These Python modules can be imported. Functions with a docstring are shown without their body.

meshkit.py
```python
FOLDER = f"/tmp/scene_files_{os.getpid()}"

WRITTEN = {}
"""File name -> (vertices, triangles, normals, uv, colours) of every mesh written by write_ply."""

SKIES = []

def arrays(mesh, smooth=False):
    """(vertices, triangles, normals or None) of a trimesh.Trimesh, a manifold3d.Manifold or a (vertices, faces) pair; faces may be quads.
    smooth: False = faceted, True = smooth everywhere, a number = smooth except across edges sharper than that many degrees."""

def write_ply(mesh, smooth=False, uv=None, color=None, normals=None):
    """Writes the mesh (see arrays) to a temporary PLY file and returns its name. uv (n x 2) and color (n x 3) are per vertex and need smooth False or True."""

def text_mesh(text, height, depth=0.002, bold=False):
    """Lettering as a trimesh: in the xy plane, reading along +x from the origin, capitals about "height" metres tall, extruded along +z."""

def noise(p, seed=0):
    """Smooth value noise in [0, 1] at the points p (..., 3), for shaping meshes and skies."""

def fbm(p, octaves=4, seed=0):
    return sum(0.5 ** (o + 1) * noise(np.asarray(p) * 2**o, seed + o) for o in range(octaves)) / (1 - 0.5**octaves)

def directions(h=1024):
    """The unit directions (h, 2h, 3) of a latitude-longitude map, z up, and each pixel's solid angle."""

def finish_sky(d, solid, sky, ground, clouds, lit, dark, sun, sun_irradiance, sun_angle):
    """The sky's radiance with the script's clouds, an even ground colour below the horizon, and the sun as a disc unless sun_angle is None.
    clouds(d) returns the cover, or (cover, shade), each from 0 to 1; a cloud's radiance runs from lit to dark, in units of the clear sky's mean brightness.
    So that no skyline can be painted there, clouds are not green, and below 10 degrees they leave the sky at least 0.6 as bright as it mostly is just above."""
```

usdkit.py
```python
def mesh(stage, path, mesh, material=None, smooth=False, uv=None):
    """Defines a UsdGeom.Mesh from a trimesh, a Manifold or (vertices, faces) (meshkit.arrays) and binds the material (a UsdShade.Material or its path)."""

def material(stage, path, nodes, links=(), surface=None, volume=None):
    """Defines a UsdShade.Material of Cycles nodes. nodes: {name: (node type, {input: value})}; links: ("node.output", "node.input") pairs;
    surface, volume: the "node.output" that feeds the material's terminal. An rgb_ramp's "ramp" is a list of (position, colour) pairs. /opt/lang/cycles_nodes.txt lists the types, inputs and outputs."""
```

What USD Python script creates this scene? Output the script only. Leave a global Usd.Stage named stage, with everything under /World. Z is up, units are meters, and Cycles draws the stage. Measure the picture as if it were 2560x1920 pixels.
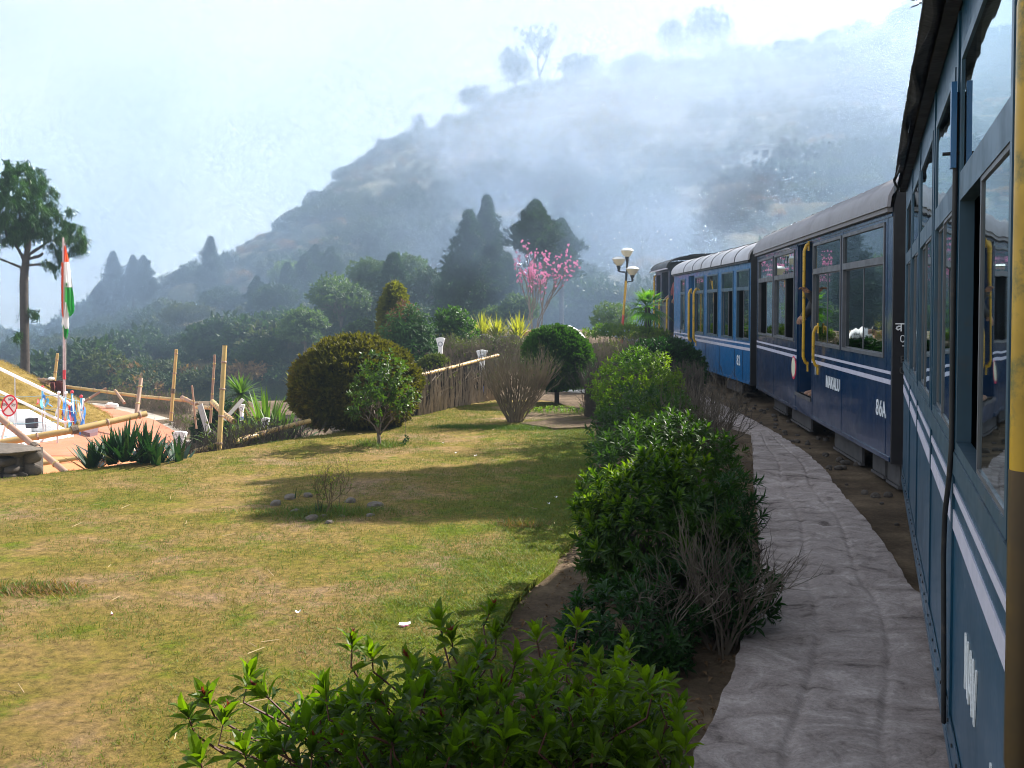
import math
import numpy as np
import trimesh
import shapely
from shapely.geometry import Polygon, box as sbox
from shapely.ops import unary_union
from scipy.interpolate import RBFInterpolator
from pxr import Usd, UsdGeom, UsdLux, UsdShade, Gf, Sdf, Vt
import usdkit
import meshkit

stage = Usd.Stage.CreateInMemory()
UsdGeom.SetStageUpAxis(stage, UsdGeom.Tokens.z)
UsdGeom.SetStageMetersPerUnit(stage, 1.0)
UsdGeom.Xform.Define(stage, "/World")
UsdGeom.Scope.Define(stage, "/World/Looks")

# ------------------------------------------------------------------ camera, sky, sun, exposure
EYE = 1.65
FPX, PW, PH, HORIZON = 2512.0, 2560.0, 1920.0, 765.0
PITCH = math.radians(1.9)
PY0 = HORIZON + FPX * math.tan(PITCH)                      # the row on which the lens axis falls (the lens is shifted a little)
cam = UsdGeom.Camera.Define(stage, "/World/camera")
cam.CreateHorizontalApertureAttr(36.0)
cam.CreateVerticalApertureAttr(27.0)
cam.CreateVerticalApertureOffsetAttr(-36.0 * (PH / 2 - PY0) / PW)
cam.CreateFocalLengthAttr(36.0 * FPX / PW)
cam.CreateClippingRangeAttr(Gf.Vec2f(0.05, 3000))
cam.AddTranslateOp().Set(Gf.Vec3d(0, 0, EYE))
cam.AddRotateXYZOp().Set(Gf.Vec3f(90 - math.degrees(PITCH), 0, 0))
EXPOSURE = 1.62
cam.CreateExposureAttr(EXPOSURE)

SUN_AZ, SUN_EL = math.radians(55.0), math.radians(38.0)
SKY_STRENGTH, SUN_INTENSITY = 0.05, 1.25
sun = UsdLux.DistantLight.Define(stage, "/World/sun")
sun.CreateNormalizeAttr(True)
sun.CreateIntensityAttr(SUN_INTENSITY)
sun.CreateAngleAttr(0.53)
sun.CreateColorAttr(Gf.Vec3f(1.0, 0.94, 0.85))
sun.AddRotateXYZOp().Set(Gf.Vec3f(90 - math.degrees(SUN_EL), 0, 180 - math.degrees(SUN_AZ)))

sky_mat = usdkit.material(stage, "/World/Looks/sky_air", {
    "sky": ("sky_texture", {"sky_type": "single_scattering", "sun_disc": False, "sun_elevation": SUN_EL, "sun_rotation": SUN_AZ, "altitude": 2200.0, "air_density": 1.0, "aerosol_density": 2.0}),
    "tc": ("texture_coordinate", {}),
    "map": ("mapping", {"scale": (1.0, 1.0, 2.2)}),
    "n": ("noise_texture", {"scale": 1.6, "detail": 6.0, "roughness": 0.55}),
    "cover": ("map_range", {"from_min": 0.34, "from_max": 0.60, "to_min": 0.25, "to_max": 1.0, "clamp": True}),
    "mixc": ("mix", {"mix_type": "mix", "color2": (6.7, 6.95, 7.2)}),
    "bg": ("background_shader", {"strength": SKY_STRENGTH}),
}, [("tc.generated", "map.vector"), ("map.vector", "n.vector"), ("n.fac", "cover.value"), ("cover.result", "mixc.fac"),
    ("sky.color", "mixc.color1"), ("mixc.color", "bg.color")], surface="bg.background")
dome = UsdLux.DomeLight.Define(stage, "/World/sky")
dome.CreateIntensityAttr(1.0)
UsdShade.MaterialBindingAPI.Apply(dome.GetPrim()).Bind(sky_mat)
dome.GetPrim().SetCustomDataByKey("kind", "structure")

# ------------------------------------------------------------------ helpers
rng = np.random.default_rng(7)
CP, SP = math.cos(PITCH), math.sin(PITCH)


def ray(px, py):
    """direction of the photograph's pixel (2560 x 1920), scaled so that y = 1"""
    u, v = (px - PW / 2) / FPX, (PY0 - py) / FPX
    d = np.array([u, CP + v * SP, -SP + v * CP])
    return d / d[1]


def at_z(px, py, z=0.0):
    d = ray(px, py)
    t = (z - EYE) / d[2]
    return np.array([d[0] * t, t, z])


def at_y(px, py, y):
    d = ray(px, py) * y
    return np.array([d[0], y, EYE + d[2]])


def unit(v):
    v = np.asarray(v, float)
    return v / (np.linalg.norm(v, axis=-1, keepdims=True) + 1e-12)


_names = {}


def _free(parent, name):
    k = (parent, name)
    n = _names.get(k, 0)
    _names[k] = n + 1
    return f"{parent}/{name}" if n == 0 else f"{parent}/{name}_{n:03d}"


def _tag(prim, label=None, cat=None, group=None, kind=None):
    for k, v in (("label", label), ("category", cat), ("group", group), ("kind", kind)):
        if v:
            prim.SetCustomDataByKey(k, v)


class Node:
    """a prim that parts hang from; base: world position of a top-level thing (parts are given in world coordinates unless local)"""

    def __init__(self, path, base, local):
        self.path, self.base, self.local = path, np.asarray(base, float), local
        self.prim = stage.GetPrimAtPath(path)

    def part(self, name, mesh, mat, label=None, smooth=False, kind=None):
        path = _free(self.path, name)
        v, f = vf(mesh)
        if len(v) == 0:
            return None
        if not self.local:
            v = v - self.base
        usdkit.mesh(stage, path, (v, f), mat, smooth)
        n = Node(path, self.base, self.local)
        _tag(n.prim, label, kind=kind)
        return n


def vf(m):
    if isinstance(m, MB):
        return m.arrays()
    if isinstance(m, tuple):
        v, f = np.asarray(m[0], float), np.asarray(m[1], int)
        if len(f) and f.shape[1] == 4:
            f = np.vstack([f[:, [0, 1, 2]], f[:, [0, 2, 3]]])
        return v, f
    if hasattr(m, "to_mesh"):
        q = m.to_mesh()
        return np.array(q.vert_properties[:, :3], float), np.array(q.tri_verts, int)
    return np.array(m.vertices, float), np.array(m.faces, int)


def thing(name, label, cat, base=(0, 0, 0), rot=None, group=None, kind=None):
    path = _free("/World", name)
    x = UsdGeom.Xform.Define(stage, path)
    x.AddTranslateOp().Set(Gf.Vec3d(*map(float, base)))
    if rot is not None:
        x.AddRotateZOp().Set(float(rot))
    _tag(x.GetPrim(), label, cat, group, kind)
    return Node(path, base, rot is not None)


def solo(name, mesh, mat, label=None, cat=None, group=None, kind=None, smooth=False):
    """a top-level thing (or piece of the setting) that is one mesh in world coordinates"""
    path = _free("/World", name)
    usdkit.mesh(stage, path, vf(mesh), mat, smooth)
    n = Node(path, (0, 0, 0), False)
    _tag(n.prim, label, cat, group, kind)
    return n


def copy_of(src, base, rot, scale, label, cat=None, group=None):
    """a further individual: an Xform that references the first one with its parts"""
    name = src.path.split("/")[-1]
    if name[-4:-3] == "_" and name[-3:].isdigit():
        name = name[:-4]
    path = _free("/World", name)
    x = UsdGeom.Xform.Define(stage, path)
    x.GetPrim().GetReferences().AddInternalReference(src.path)
    x.ClearXformOpOrder()
    x.AddTranslateOp().Set(Gf.Vec3d(*map(float, base)))
    x.AddRotateZOp(opSuffix="turn").Set(float(rot))
    sc = (scale,) * 3 if np.ndim(scale) == 0 else scale
    x.AddScaleOp(opSuffix="size").Set(Gf.Vec3f(*map(float, sc)))
    x.GetPrim().SetInstanceable(True)
    _tag(x.GetPrim(), label, cat, group)
    return x


class MB:
    """collects vertices and triangles of one mesh"""

    def __init__(self):
        self.v, self.f, self.n = [], [], 0

    def add(self, m):
        v, f = vf(m)
        if len(v):
            self.v.append(v)
            self.f.append(f + self.n)
            self.n += len(v)
        return self

    def box(self, lo, hi):
        lo, hi = np.minimum(lo, hi), np.maximum(lo, hi)
        m = trimesh.creation.box(hi - lo)
        m.apply_translation((np.asarray(lo) + hi) / 2)
        return self.add(m)

    def tube(self, pts, r, sides=6, cap=True):
        return self.add(tube(pts, r, sides, cap))

    def arrays(self):
        if not self.v:
            return np.zeros((0, 3)), np.zeros((0, 3), int)
        return np.vstack(self.v), np.vstack(self.f)


def tube(pts, r, sides=6, cap=True):
    p = np.asarray(pts, float)
    r = np.broadcast_to(np.asarray(r, float), (len(p),))
    t = unit(np.gradient(p, axis=0))
    ref = np.where(np.abs(t[:, 2:]) < 0.9, [[0, 0, 1.0]], [[1.0, 0, 0]])
    if np.abs(t[:, 2]).max() > 0.9:
        ref = np.broadcast_to([[1.0, 0.13, 0]] if np.abs(t[:, 0]).max() < 0.9 else [[0.1, 1.0, 0.2]], t.shape)
    a = unit(np.cross(t, ref))
    b = np.cross(t, a)
    ang = np.arange(sides) * 2 * np.pi / sides
    v = (p[:, None] + r[:, None, None] * (np.cos(ang)[None, :, None] * a[:, None] + np.sin(ang)[None, :, None] * b[:, None])).reshape(-1, 3)
    i, j = np.meshgrid(np.arange(len(p) - 1), np.arange(sides), indexing="ij")
    j2 = (j + 1) % sides
    q = np.stack([i * sides + j, i * sides + j2, (i + 1) * sides + j2, (i + 1) * sides + j], -1).reshape(-1, 4)
    f = [q[:, [0, 1, 2]], q[:, [0, 2, 3]]]
    if cap:
        n = len(p) * sides
        k = np.arange(1, sides - 1)
        f.append(np.stack([0 * k, k + 1, k], 1))
        f.append(np.stack([0 * k + n - sides, n - sides + k, n - sides + k + 1], 1))
    return v, np.vstack(f)


def many_tubes(a, b, ra, rb, sides=3):
    """straight tapered sticks from a[i] to b[i], in one go"""
    a, b = np.asarray(a, float), np.asarray(b, float)
    n = len(a)
    if n == 0:
        return np.zeros((0, 3)), np.zeros((0, 3), int)
    ra, rb = np.broadcast_to(ra, (n,)), np.broadcast_to(rb, (n,))
    t = unit(b - a)
    ref = np.where(np.abs(t[:, 2:]) < 0.8, [[0, 0, 1.0]], [[1.0, 0, 0]])
    u = unit(np.cross(t, ref))
    w = np.cross(t, u)
    ang = np.arange(sides) * 2 * np.pi / sides
    ring = np.cos(ang)[None, :, None] * u[:, None] + np.sin(ang)[None, :, None] * w[:, None]
    v = np.concatenate([a[:, None] + ring * ra[:, None, None], b[:, None] + ring * rb[:, None, None]], 1).reshape(-1, 3)
    j = np.arange(sides)
    j2 = (j + 1) % sides
    loc = np.vstack([np.stack([j, j2, sides + j2], 1), np.stack([j, sides + j2, sides + j], 1)])
    f = (loc[None] + (np.arange(n) * 2 * sides)[:, None, None]).reshape(-1, 3)
    return v, f


def leaves(base, direction, length, width, up=None, bend=0.25, fold=0.2, r=rng):
    """pointed leaves, 4 triangles each: base points, directions, lengths, widths"""
    base, d = np.asarray(base, float), unit(direction)
    n = len(base)
    if n == 0:
        return np.zeros((0, 3)), np.zeros((0, 3), int)
    length, width = np.broadcast_to(length, (n,)).astype(float), np.broadcast_to(width, (n,)).astype(float)
    if up is None:
        up = np.array([0, 0, 1.0]) + r.normal(0, 0.35, (n, 3))
    side = unit(np.cross(d, up) + 1e-6)
    nor = np.cross(side, d)
    L, W = length[:, None], width[:, None]
    m1 = base + d * L * 0.42 + nor * L * bend * 0.25
    m2 = base + d * L * 0.75 + nor * L * bend * 0.12
    tip = base + d * L - nor * L * bend * 0.35
    l1, r1 = m1 - side * W * 0.5 + nor * W * fold, m1 + side * W * 0.5 + nor * W * fold
    l2, r2 = m2 - side * W * 0.36 + nor * W * fold * 0.7, m2 + side * W * 0.36 + nor * W * fold * 0.7
    v = np.stack([base, l1, m1, r1, l2, m2, r2, tip], 1).reshape(-1, 3)
    loc = np.array([[0, 2, 1], [0, 3, 2], [1, 2, 5], [1, 5, 4], [2, 3, 6], [2, 6, 5], [4, 5, 7], [5, 6, 7]])
    return v, (loc[None] + (np.arange(n) * 8)[:, None, None]).reshape(-1, 3)


def blades(base, direction, length, width, droop=0.3, r=rng, seg=3):
    """narrow strap leaves that arch over: grass, yucca, palm"""
    base, d = np.asarray(base, float), unit(direction)
    n = len(base)
    if n == 0:
        return np.zeros((0, 3)), np.zeros((0, 3), int)
    L = np.broadcast_to(length, (n,)).astype(float)[:, None]
    W = np.broadcast_to(width, (n,)).astype(float)[:, None]
    dr = np.broadcast_to(droop, (n,)).astype(float)[:, None]
    ref = np.array([0, 0, 1.0]) + r.normal(0, 0.05, (n, 3))
    side = np.cross(d, ref)
    bad = np.linalg.norm(side, axis=1) < 0.15
    side[bad] = r.normal(0, 1, (bad.sum(), 3))
    side = unit(side)
    rows = []
    for k in range(seg + 1):
        t = k / seg
        c = base + d * L * t - np.array([0, 0, 1.0]) * (L * dr * t * t)
        w = W * (0.5 if k == 0 else 0.55 * (1 - t ** 2.2) + 0.015)
        if k == seg:
            rows.append(c[:, None])
        else:
            rows.append(np.stack([c - side * w, c + side * w], 1))
    v = np.concatenate(rows, 1)
    m = v.shape[1]
    loc = []
    for k in range(seg - 1):
        loc += [[2 * k, 2 * k + 1, 2 * k + 3], [2 * k, 2 * k + 3, 2 * k + 2]]
    loc.append([2 * seg - 2, 2 * seg - 1, 2 * seg])
    loc = np.array(loc)
    return v.reshape(-1, 3), (loc[None] + (np.arange(n) * m)[:, None, None]).reshape(-1, 3)


def sphere_dirs(n, r=rng):
    return unit(r.normal(0, 1, (n, 3)))


# ------------------------------------------------------------------ materials
def look(name):
    return "/World/Looks/" + name


def plain(name, c, rough=0.6, metallic=0.0, spec=0.5, var=0.25, scale=6.0, bump=0.0, bump_scale=60.0, c2=None, detail=5.0, coat=0.0, dirt=None):
    """paint, stone, soil, wood: a colour that wanders between c and c2, fine relief, and patchy gloss"""
    c = np.asarray(c, float)
    c2 = c * (1 - var) if c2 is None else np.asarray(c2, float)
    nodes = {"tc": ("texture_coordinate", {}), "n": ("noise_texture", {"scale": scale, "detail": detail, "roughness": 0.6}),
             "r": ("rgb_ramp", {"ramp": [(0.3, tuple(c2)), (0.7, tuple(c))]}),
             "rr": ("map_range", {"from_min": 0.3, "from_max": 0.7, "to_min": min(1, rough + 0.1), "to_max": max(0.02, rough - 0.1), "clamp": True}),
             "p": ("principled_bsdf", {"metallic": metallic, "specular_ior_level": spec, "coat_weight": coat})}
    links = [("tc.object", "n.vector"), ("n.fac", "r.fac"), ("n.fac", "rr.value"), ("rr.result", "p.roughness")]
    col = "r.color"
    if dirt:
        nodes["dn"] = ("noise_texture", {"scale": dirt[1], "detail": 6.0, "roughness": 0.7})
        nodes["dr"] = ("map_range", {"from_min": dirt[2], "from_max": dirt[2] + 0.14, "to_min": 0.0, "to_max": dirt[3], "clamp": True})
        nodes["dm"] = ("mix", {"mix_type": "mix", "color2": tuple(dirt[0])})
        links += [("tc.object", "dn.vector"), ("dn.fac", "dr.value"), ("dr.result", "dm.fac"), (col, "dm.color1")]
        col = "dm.color"
    links.append((col, "p.base_color"))
    if bump:
        nodes["bn"] = ("noise_texture", {"scale": bump_scale, "detail": 6.0, "roughness": 0.65})
        nodes["b"] = ("bump", {"strength": 1.0, "distance": bump})
        links += [("tc.object", "bn.vector"), ("bn.fac", "b.height"), ("b.normal", "p.normal")]
    return usdkit.material(stage, look(name), nodes, links, surface="p.BSDF")


def leafy(name, dark, light, transl=0.35, rough=0.5, spec=0.25, tip=None, tcol=(2.3, 2.4, 0.7)):
    """foliage: each leaf its own tone between dark and light, some with the tip colour, lit through from behind"""
    stops = [(0.0, tuple(dark)), (0.75, tuple(light))]
    if tip is not None:
        stops = [(0.0, tuple(dark)), (0.62, tuple(light)), (0.9, tuple(light)), (1.0, tuple(tip))]
    else:
        stops.append((1.0, tuple(np.asarray(light) * 1.25)))
    nodes = {"g": ("geometry", {}), "r": ("rgb_ramp", {"ramp": stops}),
             "tc": ("texture_coordinate", {}), "n": ("noise_texture", {"scale": 1.3, "detail": 3.0}),
             "mixv": ("math", {"math_type": "multiply_add", "value2": 0.7}), "nv": ("math", {"math_type": "multiply_add", "value2": 0.9, "value3": -0.27}),
             "p": ("principled_bsdf", {"roughness": rough, "specular_ior_level": spec}),
             "t": ("translucent_bsdf", {}), "tb": ("mix", {"mix_type": "multiply", "fac": 1.0, "color2": tcol}),
             "m": ("mix_closure", {"fac": transl})}
    links = [("tc.object", "n.vector"), ("n.fac", "nv.value1"), ("g.random_per_island", "mixv.value1"), ("nv.value", "mixv.value3"), ("mixv.value", "r.fac"),
             ("r.color", "p.base_color"), ("r.color", "tb.color1"), ("tb.color", "t.color"), ("p.BSDF", "m.closure1"), ("t.BSDF", "m.closure2")]
    return usdkit.material(stage, look(name), nodes, links, surface="m.closure")
# ------------------------------------------------------------------ the land
# left edge of the lawn in plan: x at a given y
_EY = np.array([-12, 4, 9.3, 11.2, 12.56, 14.5, 16.6, 20, 26, 34, 44])
_EX = np.array([-13, -7.6, -4.74, -3.2, -2.25, -1.35, -0.7, -2.0, -3.6, -4.0, -4.0])


def edge_x(y):
    return np.interp(y, _EY, _EX)


def smooth(t):
    t = np.clip(t, 0, 1)
    return t * t * (3 - 2 * t)


def near_h(x, y):
    """height of the garden ground"""
    x, y = np.asarray(x, float), np.asarray(y, float)
    h = 0.0 * x
    h = h + 0.75 * smooth((y - 17) / 13) * smooth((5.2 - x) / 2.4) * smooth((x + 3.4) / 2.2)                       # garden rises behind the hedges
    drop = smooth((edge_x(y) - x) / 1.6)
    low = -1.05 - 0.0 * x
    h = h * (1 - drop) + low * drop
    h = h - 9.0 * smooth((y - 38 + 0.25 * np.minimum(x, 0)) / 14)                         # the valley beyond the garden
    far_left = smooth((-(x) - 13.5 - 0.12 * y) / 14)
    h = h - 8.0 * far_left
    h = h - 1.6 * smooth((y - 28.5) / 5) * smooth((-3.5 - x) / 4)
    return h + 0.03 * (meshkit.fbm(np.stack([x * 0.8, y * 0.8, 0 * x], -1), 3, 5) - 0.5)


def grid(xs, ys, h):
    X, Y = np.meshgrid(xs, ys)
    Z = h(X, Y)
    v = np.stack([X, Y, Z], -1).reshape(-1, 3)
    nx = len(xs)
    i, j = np.meshgrid(np.arange(len(ys) - 1), np.arange(nx - 1), indexing="ij")
    a = (i * nx + j).ravel()
    q = np.stack([a, a + 1, a + nx + 1, a + nx], 1)
    return v, np.vstack([q[:, [0, 1, 2]], q[:, [0, 2, 3]]])


def spaced(a, b, near, grow, c=0.0):
    """coordinates from a to b, dense about c"""
    out, s, x = [c], near, c
    while x < b:
        x += s
        s *= grow
        out.append(min(x, b))
    s, x = near, c
    while x > a:
        x -= s
        s *= grow
        out.append(max(x, a))
    return np.unique(np.round(out, 4))


soil_mat = usdkit.material(stage, look("garden_soil"), {
    "g": ("geometry", {}), "n": ("noise_texture", {"scale": 1.1, "detail": 8.0, "roughness": 0.7}),
    "r": ("rgb_ramp", {"ramp": [(0.3, (0.06, 0.043, 0.030)), (0.5, (0.145, 0.105, 0.070)), (0.66, (0.27, 0.20, 0.135))]}),
    "n2": ("noise_texture", {"scale": 30.0, "detail": 6.0, "roughness": 0.75}),
    "b": ("bump", {"strength": 1.0, "distance": 0.05}),
    "m": ("mix", {"mix_type": "multiply", "fac": 0.6}), "r2": ("rgb_ramp", {"ramp": [(0.3, (0.45, 0.45, 0.45)), (0.65, (1.3, 1.25, 1.2))]}),
    "p": ("principled_bsdf", {"roughness": 0.95, "specular_ior_level": 0.15})},
    [("g.position", "n.vector"), ("g.position", "n2.vector"), ("n.fac", "r.fac"), ("n2.fac", "r2.fac"), ("r.color", "m.color1"), ("r2.color", "m.color2"),
     ("m.color", "p.base_color"), ("n2.fac", "b.height"), ("b.normal", "p.normal")], surface="p.BSDF")
xs = spaced(-46, 70, 0.16, 1.018, -1.0)
ys = spaced(-14, 62, 0.16, 1.014, 8.0)
solo("ground", grid(xs, ys, near_h), soil_mat, "bare brown garden soil between lawn, hedges and track", kind="structure", smooth=True)

# ------------------------------------------------------------------ the hillside across the valley
_HILL = [  # photograph x, photograph y, distance
    (-700, 1080, 62), (200, 1010, 62), (700, 930, 62), (1300, 850, 62), (1700, 815, 62), (2300, 790, 62), (3000, 760, 62),
    (-700, 1010, 90), (60, 930, 90), (400, 850, 90), (800, 790, 90), (1300, 750, 88), (1700, 700, 88), (2300, 640, 88), (3000, 560, 88),
    (-700, 990, 125), (60, 880, 120), (260, 775, 118), (450, 715, 125), (700, 640, 130), (1000, 590, 130), (1300, 590, 130), (1700, 510, 130), (2300, 440, 130), (3000, 340, 130),
    (-700, 960, 180), (100, 870, 180), (400, 760, 175), (600, 620, 175), (850, 470, 180), (1100, 420, 180), (1400, 400, 180), (1800, 320, 180), (2400, 240, 180), (3000, 180, 180),
    (-700, 930, 240), (200, 860, 240), (600, 700, 240), (950, 370, 235), (1200, 300, 235), (1500, 240, 235), (1800, 190, 235), (2300, 105, 235), (3000, 40, 235),
    (-700, 900, 300), (300, 850, 300), (800, 640, 300), (1150, 330, 285), (1350, 230, 275), (1600, 165, 275), (1900, 150, 275), (2300, 45, 275), (3000, -20, 275),
    (-700, 880, 420), (400, 850, 420), (1000, 640, 420), (1400, 420, 400), (1800, 330, 400), (2300, 260, 400), (3000, 200, 400)]
_hp = np.array([at_y(*h) for h in _HILL])
_rbf = RBFInterpolator(_hp[:, :2] / 100, _hp[:, 2], kernel="thin_plate_spline", smoothing=0.02)


def hill_h(x, y, rough=True):
    x, y = np.asarray(x, float), np.asarray(y, float)
    p = np.stack([x.ravel(), y.ravel()], -1)
    z = _rbf(p / 100).reshape(x.shape)
    if rough:
        q = np.stack([x / 22, y / 22, 0 * x], -1)
        z = z + 5.0 * (meshkit.fbm(q, 4, 11) - 0.5)
        step = 4.6                                              # old field terraces
        k = meshkit.noise(np.stack([x / 60, y / 60, 0 * x + 3.3], -1), 4)
        amount = np.clip((k - 0.3) * 3, 0, 1) * smooth((y - 70) / 30)
        u = z / step
        terr = (np.floor(u) + smooth((u - np.floor(u) - 0.55) / 0.42)) * step
        z = z + (terr - z) * 0.75 * amount
    return z


hill_mat = usdkit.material(stage, look("hill_scrub"), {
    "g": ("geometry", {}), "n": ("noise_texture", {"scale": 0.09, "detail": 9.0, "roughness": 0.68}),
    "r": ("rgb_ramp", {"ramp": [(0.33, (0.022, 0.040, 0.014)), (0.47, (0.05, 0.075, 0.022)), (0.56, (0.10, 0.10, 0.04)), (0.68, (0.19, 0.145, 0.075))]}),
    "s": ("separate_xyz", {}), "n2": ("noise_texture", {"scale": 0.9, "detail": 7.0, "roughness": 0.75}),
    "b": ("bump", {"strength": 1.0, "distance": 0.9}),
    "st": ("math", {"math_type": "multiply_add", "value2": 2.2, "value3": -1.55}), "stc": ("clamp", {"value": 0.0, "min": 0.0, "max": 0.75}),
    "m": ("mix", {"mix_type": "mix", "color2": (0.36, 0.28, 0.14)}),
    "p": ("principled_bsdf", {"roughness": 0.95, "specular_ior_level": 0.1})},
    [("g.position", "n.vector"), ("g.position", "n2.vector"), ("n.fac", "r.fac"), ("g.true_normal", "s.vector"), ("s.z", "st.value1"), ("st.value", "stc.value"),
     ("stc.result", "m.fac"), ("r.color", "m.color1"), ("m.color", "p.base_color"), ("n2.fac", "b.height"), ("b.normal", "p.normal")], surface="p.BSDF")
hx = np.linspace(-330, 330, 331)
hy = np.concatenate([np.linspace(52, 300, 230), np.linspace(304, 430, 32)])
solo("hillside", grid(hx, hy, lambda x, y: hill_h(x, y) - 1.2 * (y < 60)), hill_mat, "steep misty hillside of old terraces and scrub across the valley", kind="structure", smooth=True)
# ------------------------------------------------------------------ the train
def heading(px):
    return math.atan2(ray(px, HORIZON)[0], 1.0)


class Line:
    """the straight left side of a vehicle: perpendicular distance from the eye, heading"""

    def __init__(self, L, a):
        self.L, self.a = L, a
        self.n = np.array([math.cos(a), -math.sin(a), 0])
        self.d = np.array([math.sin(a), math.cos(a), 0])

    def s(self, px, off=0.0):
        th = heading(px)
        return (self.L - off) / math.tan(th - self.a)

    def at(self, s, z=0.0, off=0.0):
        return self.n * (self.L - off) + self.d * s + np.array([0, 0, z])


LINE1 = Line(0.25, heading(2180))
LINE2 = Line(2.47, heading(1520))
LINE3 = Line(4.05, heading(1279))

paint_navy = plain("coach_blue", (0.002, 0.042, 0.082), rough=0.34, spec=0.4, var=0.35, scale=1.7, coat=0.1, bump=0.006, bump_scale=2.6, dirt=((0.022, 0.036, 0.045), 3.0, 0.56, 0.5))
paint_dark = plain("coach_deep_blue", (0.003, 0.020, 0.058), rough=0.24, spec=0.55, var=0.25, scale=1.7, coat=0.4, bump=0.004, bump_scale=2.2, dirt=((0.03, 0.05, 0.07), 3.0, 0.56, 0.4))
paint_blue = plain("coach_bright_blue", (0.004, 0.085, 0.225), rough=0.26, spec=0.5, var=0.2, scale=1.7, coat=0.3, bump=0.003, bump_scale=2.2, dirt=((0.04, 0.10, 0.16), 3.0, 0.58, 0.4))
paint_black = plain("coach_end_black", (0.006, 0.006, 0.009), rough=0.55, dirt=((0.02, 0.02, 0.022), 4.0, 0.55, 0.6))
stripe_mat = plain("stripe_white", (0.52, 0.50, 0.60), rough=0.45, var=0.15, dirt=((0.3, 0.33, 0.38), 9.0, 0.58, 0.5))
letter_mat = plain("letter_white", (0.72, 0.74, 0.76), rough=0.5, var=0.1)
frame_mat = plain("window_frame_grey", (0.038, 0.078, 0.115), rough=0.42, metallic=0.35, var=0.25, scale=4, dirt=((0.06, 0.06, 0.06), 7.0, 0.55, 0.6))
frame_dark = plain("window_frame_brown", (0.085, 0.085, 0.095), rough=0.45, var=0.3, scale=5)
roof_grey = plain("roof_canvas_grey", (0.23, 0.22, 0.24), rough=0.62, var=0.22, scale=2.2, bump=0.004, bump_scale=9.0, dirt=((0.12, 0.11, 0.11), 2.2, 0.52, 0.6))
roof_pale = plain("roof_aluminium_pale", (0.42, 0.41, 0.44), rough=0.5, var=0.18, scale=2.0, dirt=((0.2, 0.2, 0.2), 3.0, 0.55, 0.5))
tarp_mat = plain("roof_tarpaulin_black", (0.012, 0.012, 0.016), rough=0.6, var=0.3, bump=0.01, bump_scale=12.0)
yellow_mat = plain("rail_yellow", (0.62, 0.36, 0.02), rough=0.42, var=0.25, scale=9.0, dirt=((0.10, 0.09, 0.02), 14.0, 0.53, 0.85))
yellow_worn = plain("rail_yellow_worn", (0.50, 0.30, 0.015), rough=0.38, var=0.5, scale=7.0, dirt=((0.03, 0.06, 0.02), 11.0, 0.49, 0.9))
iron_mat = plain("iron_black", (0.012, 0.012, 0.014), rough=0.6, var=0.4, scale=8.0, dirt=((0.07, 0.05, 0.04), 10.0, 0.55, 0.7))
steel_mat = plain("wheel_steel", (0.12, 0.11, 0.10), rough=0.5, metallic=0.6, var=0.4)
plate_mat = plain("footboard_grey", (0.085, 0.08, 0.085), rough=0.75, var=0.35, scale=5.0, dirt=((0.05, 0.045, 0.04), 8.0, 0.55, 0.7))
inside_mat = plain("coach_inside", (0.035, 0.045, 0.05), rough=0.8, var=0.3)
red_mat = plain("badge_red", (0.65, 0.03, 0.09), rough=0.45, var=0.1)
cream_mat = plain("badge_cream", (0.70, 0.68, 0.50), rough=0.5, var=0.1)
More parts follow.
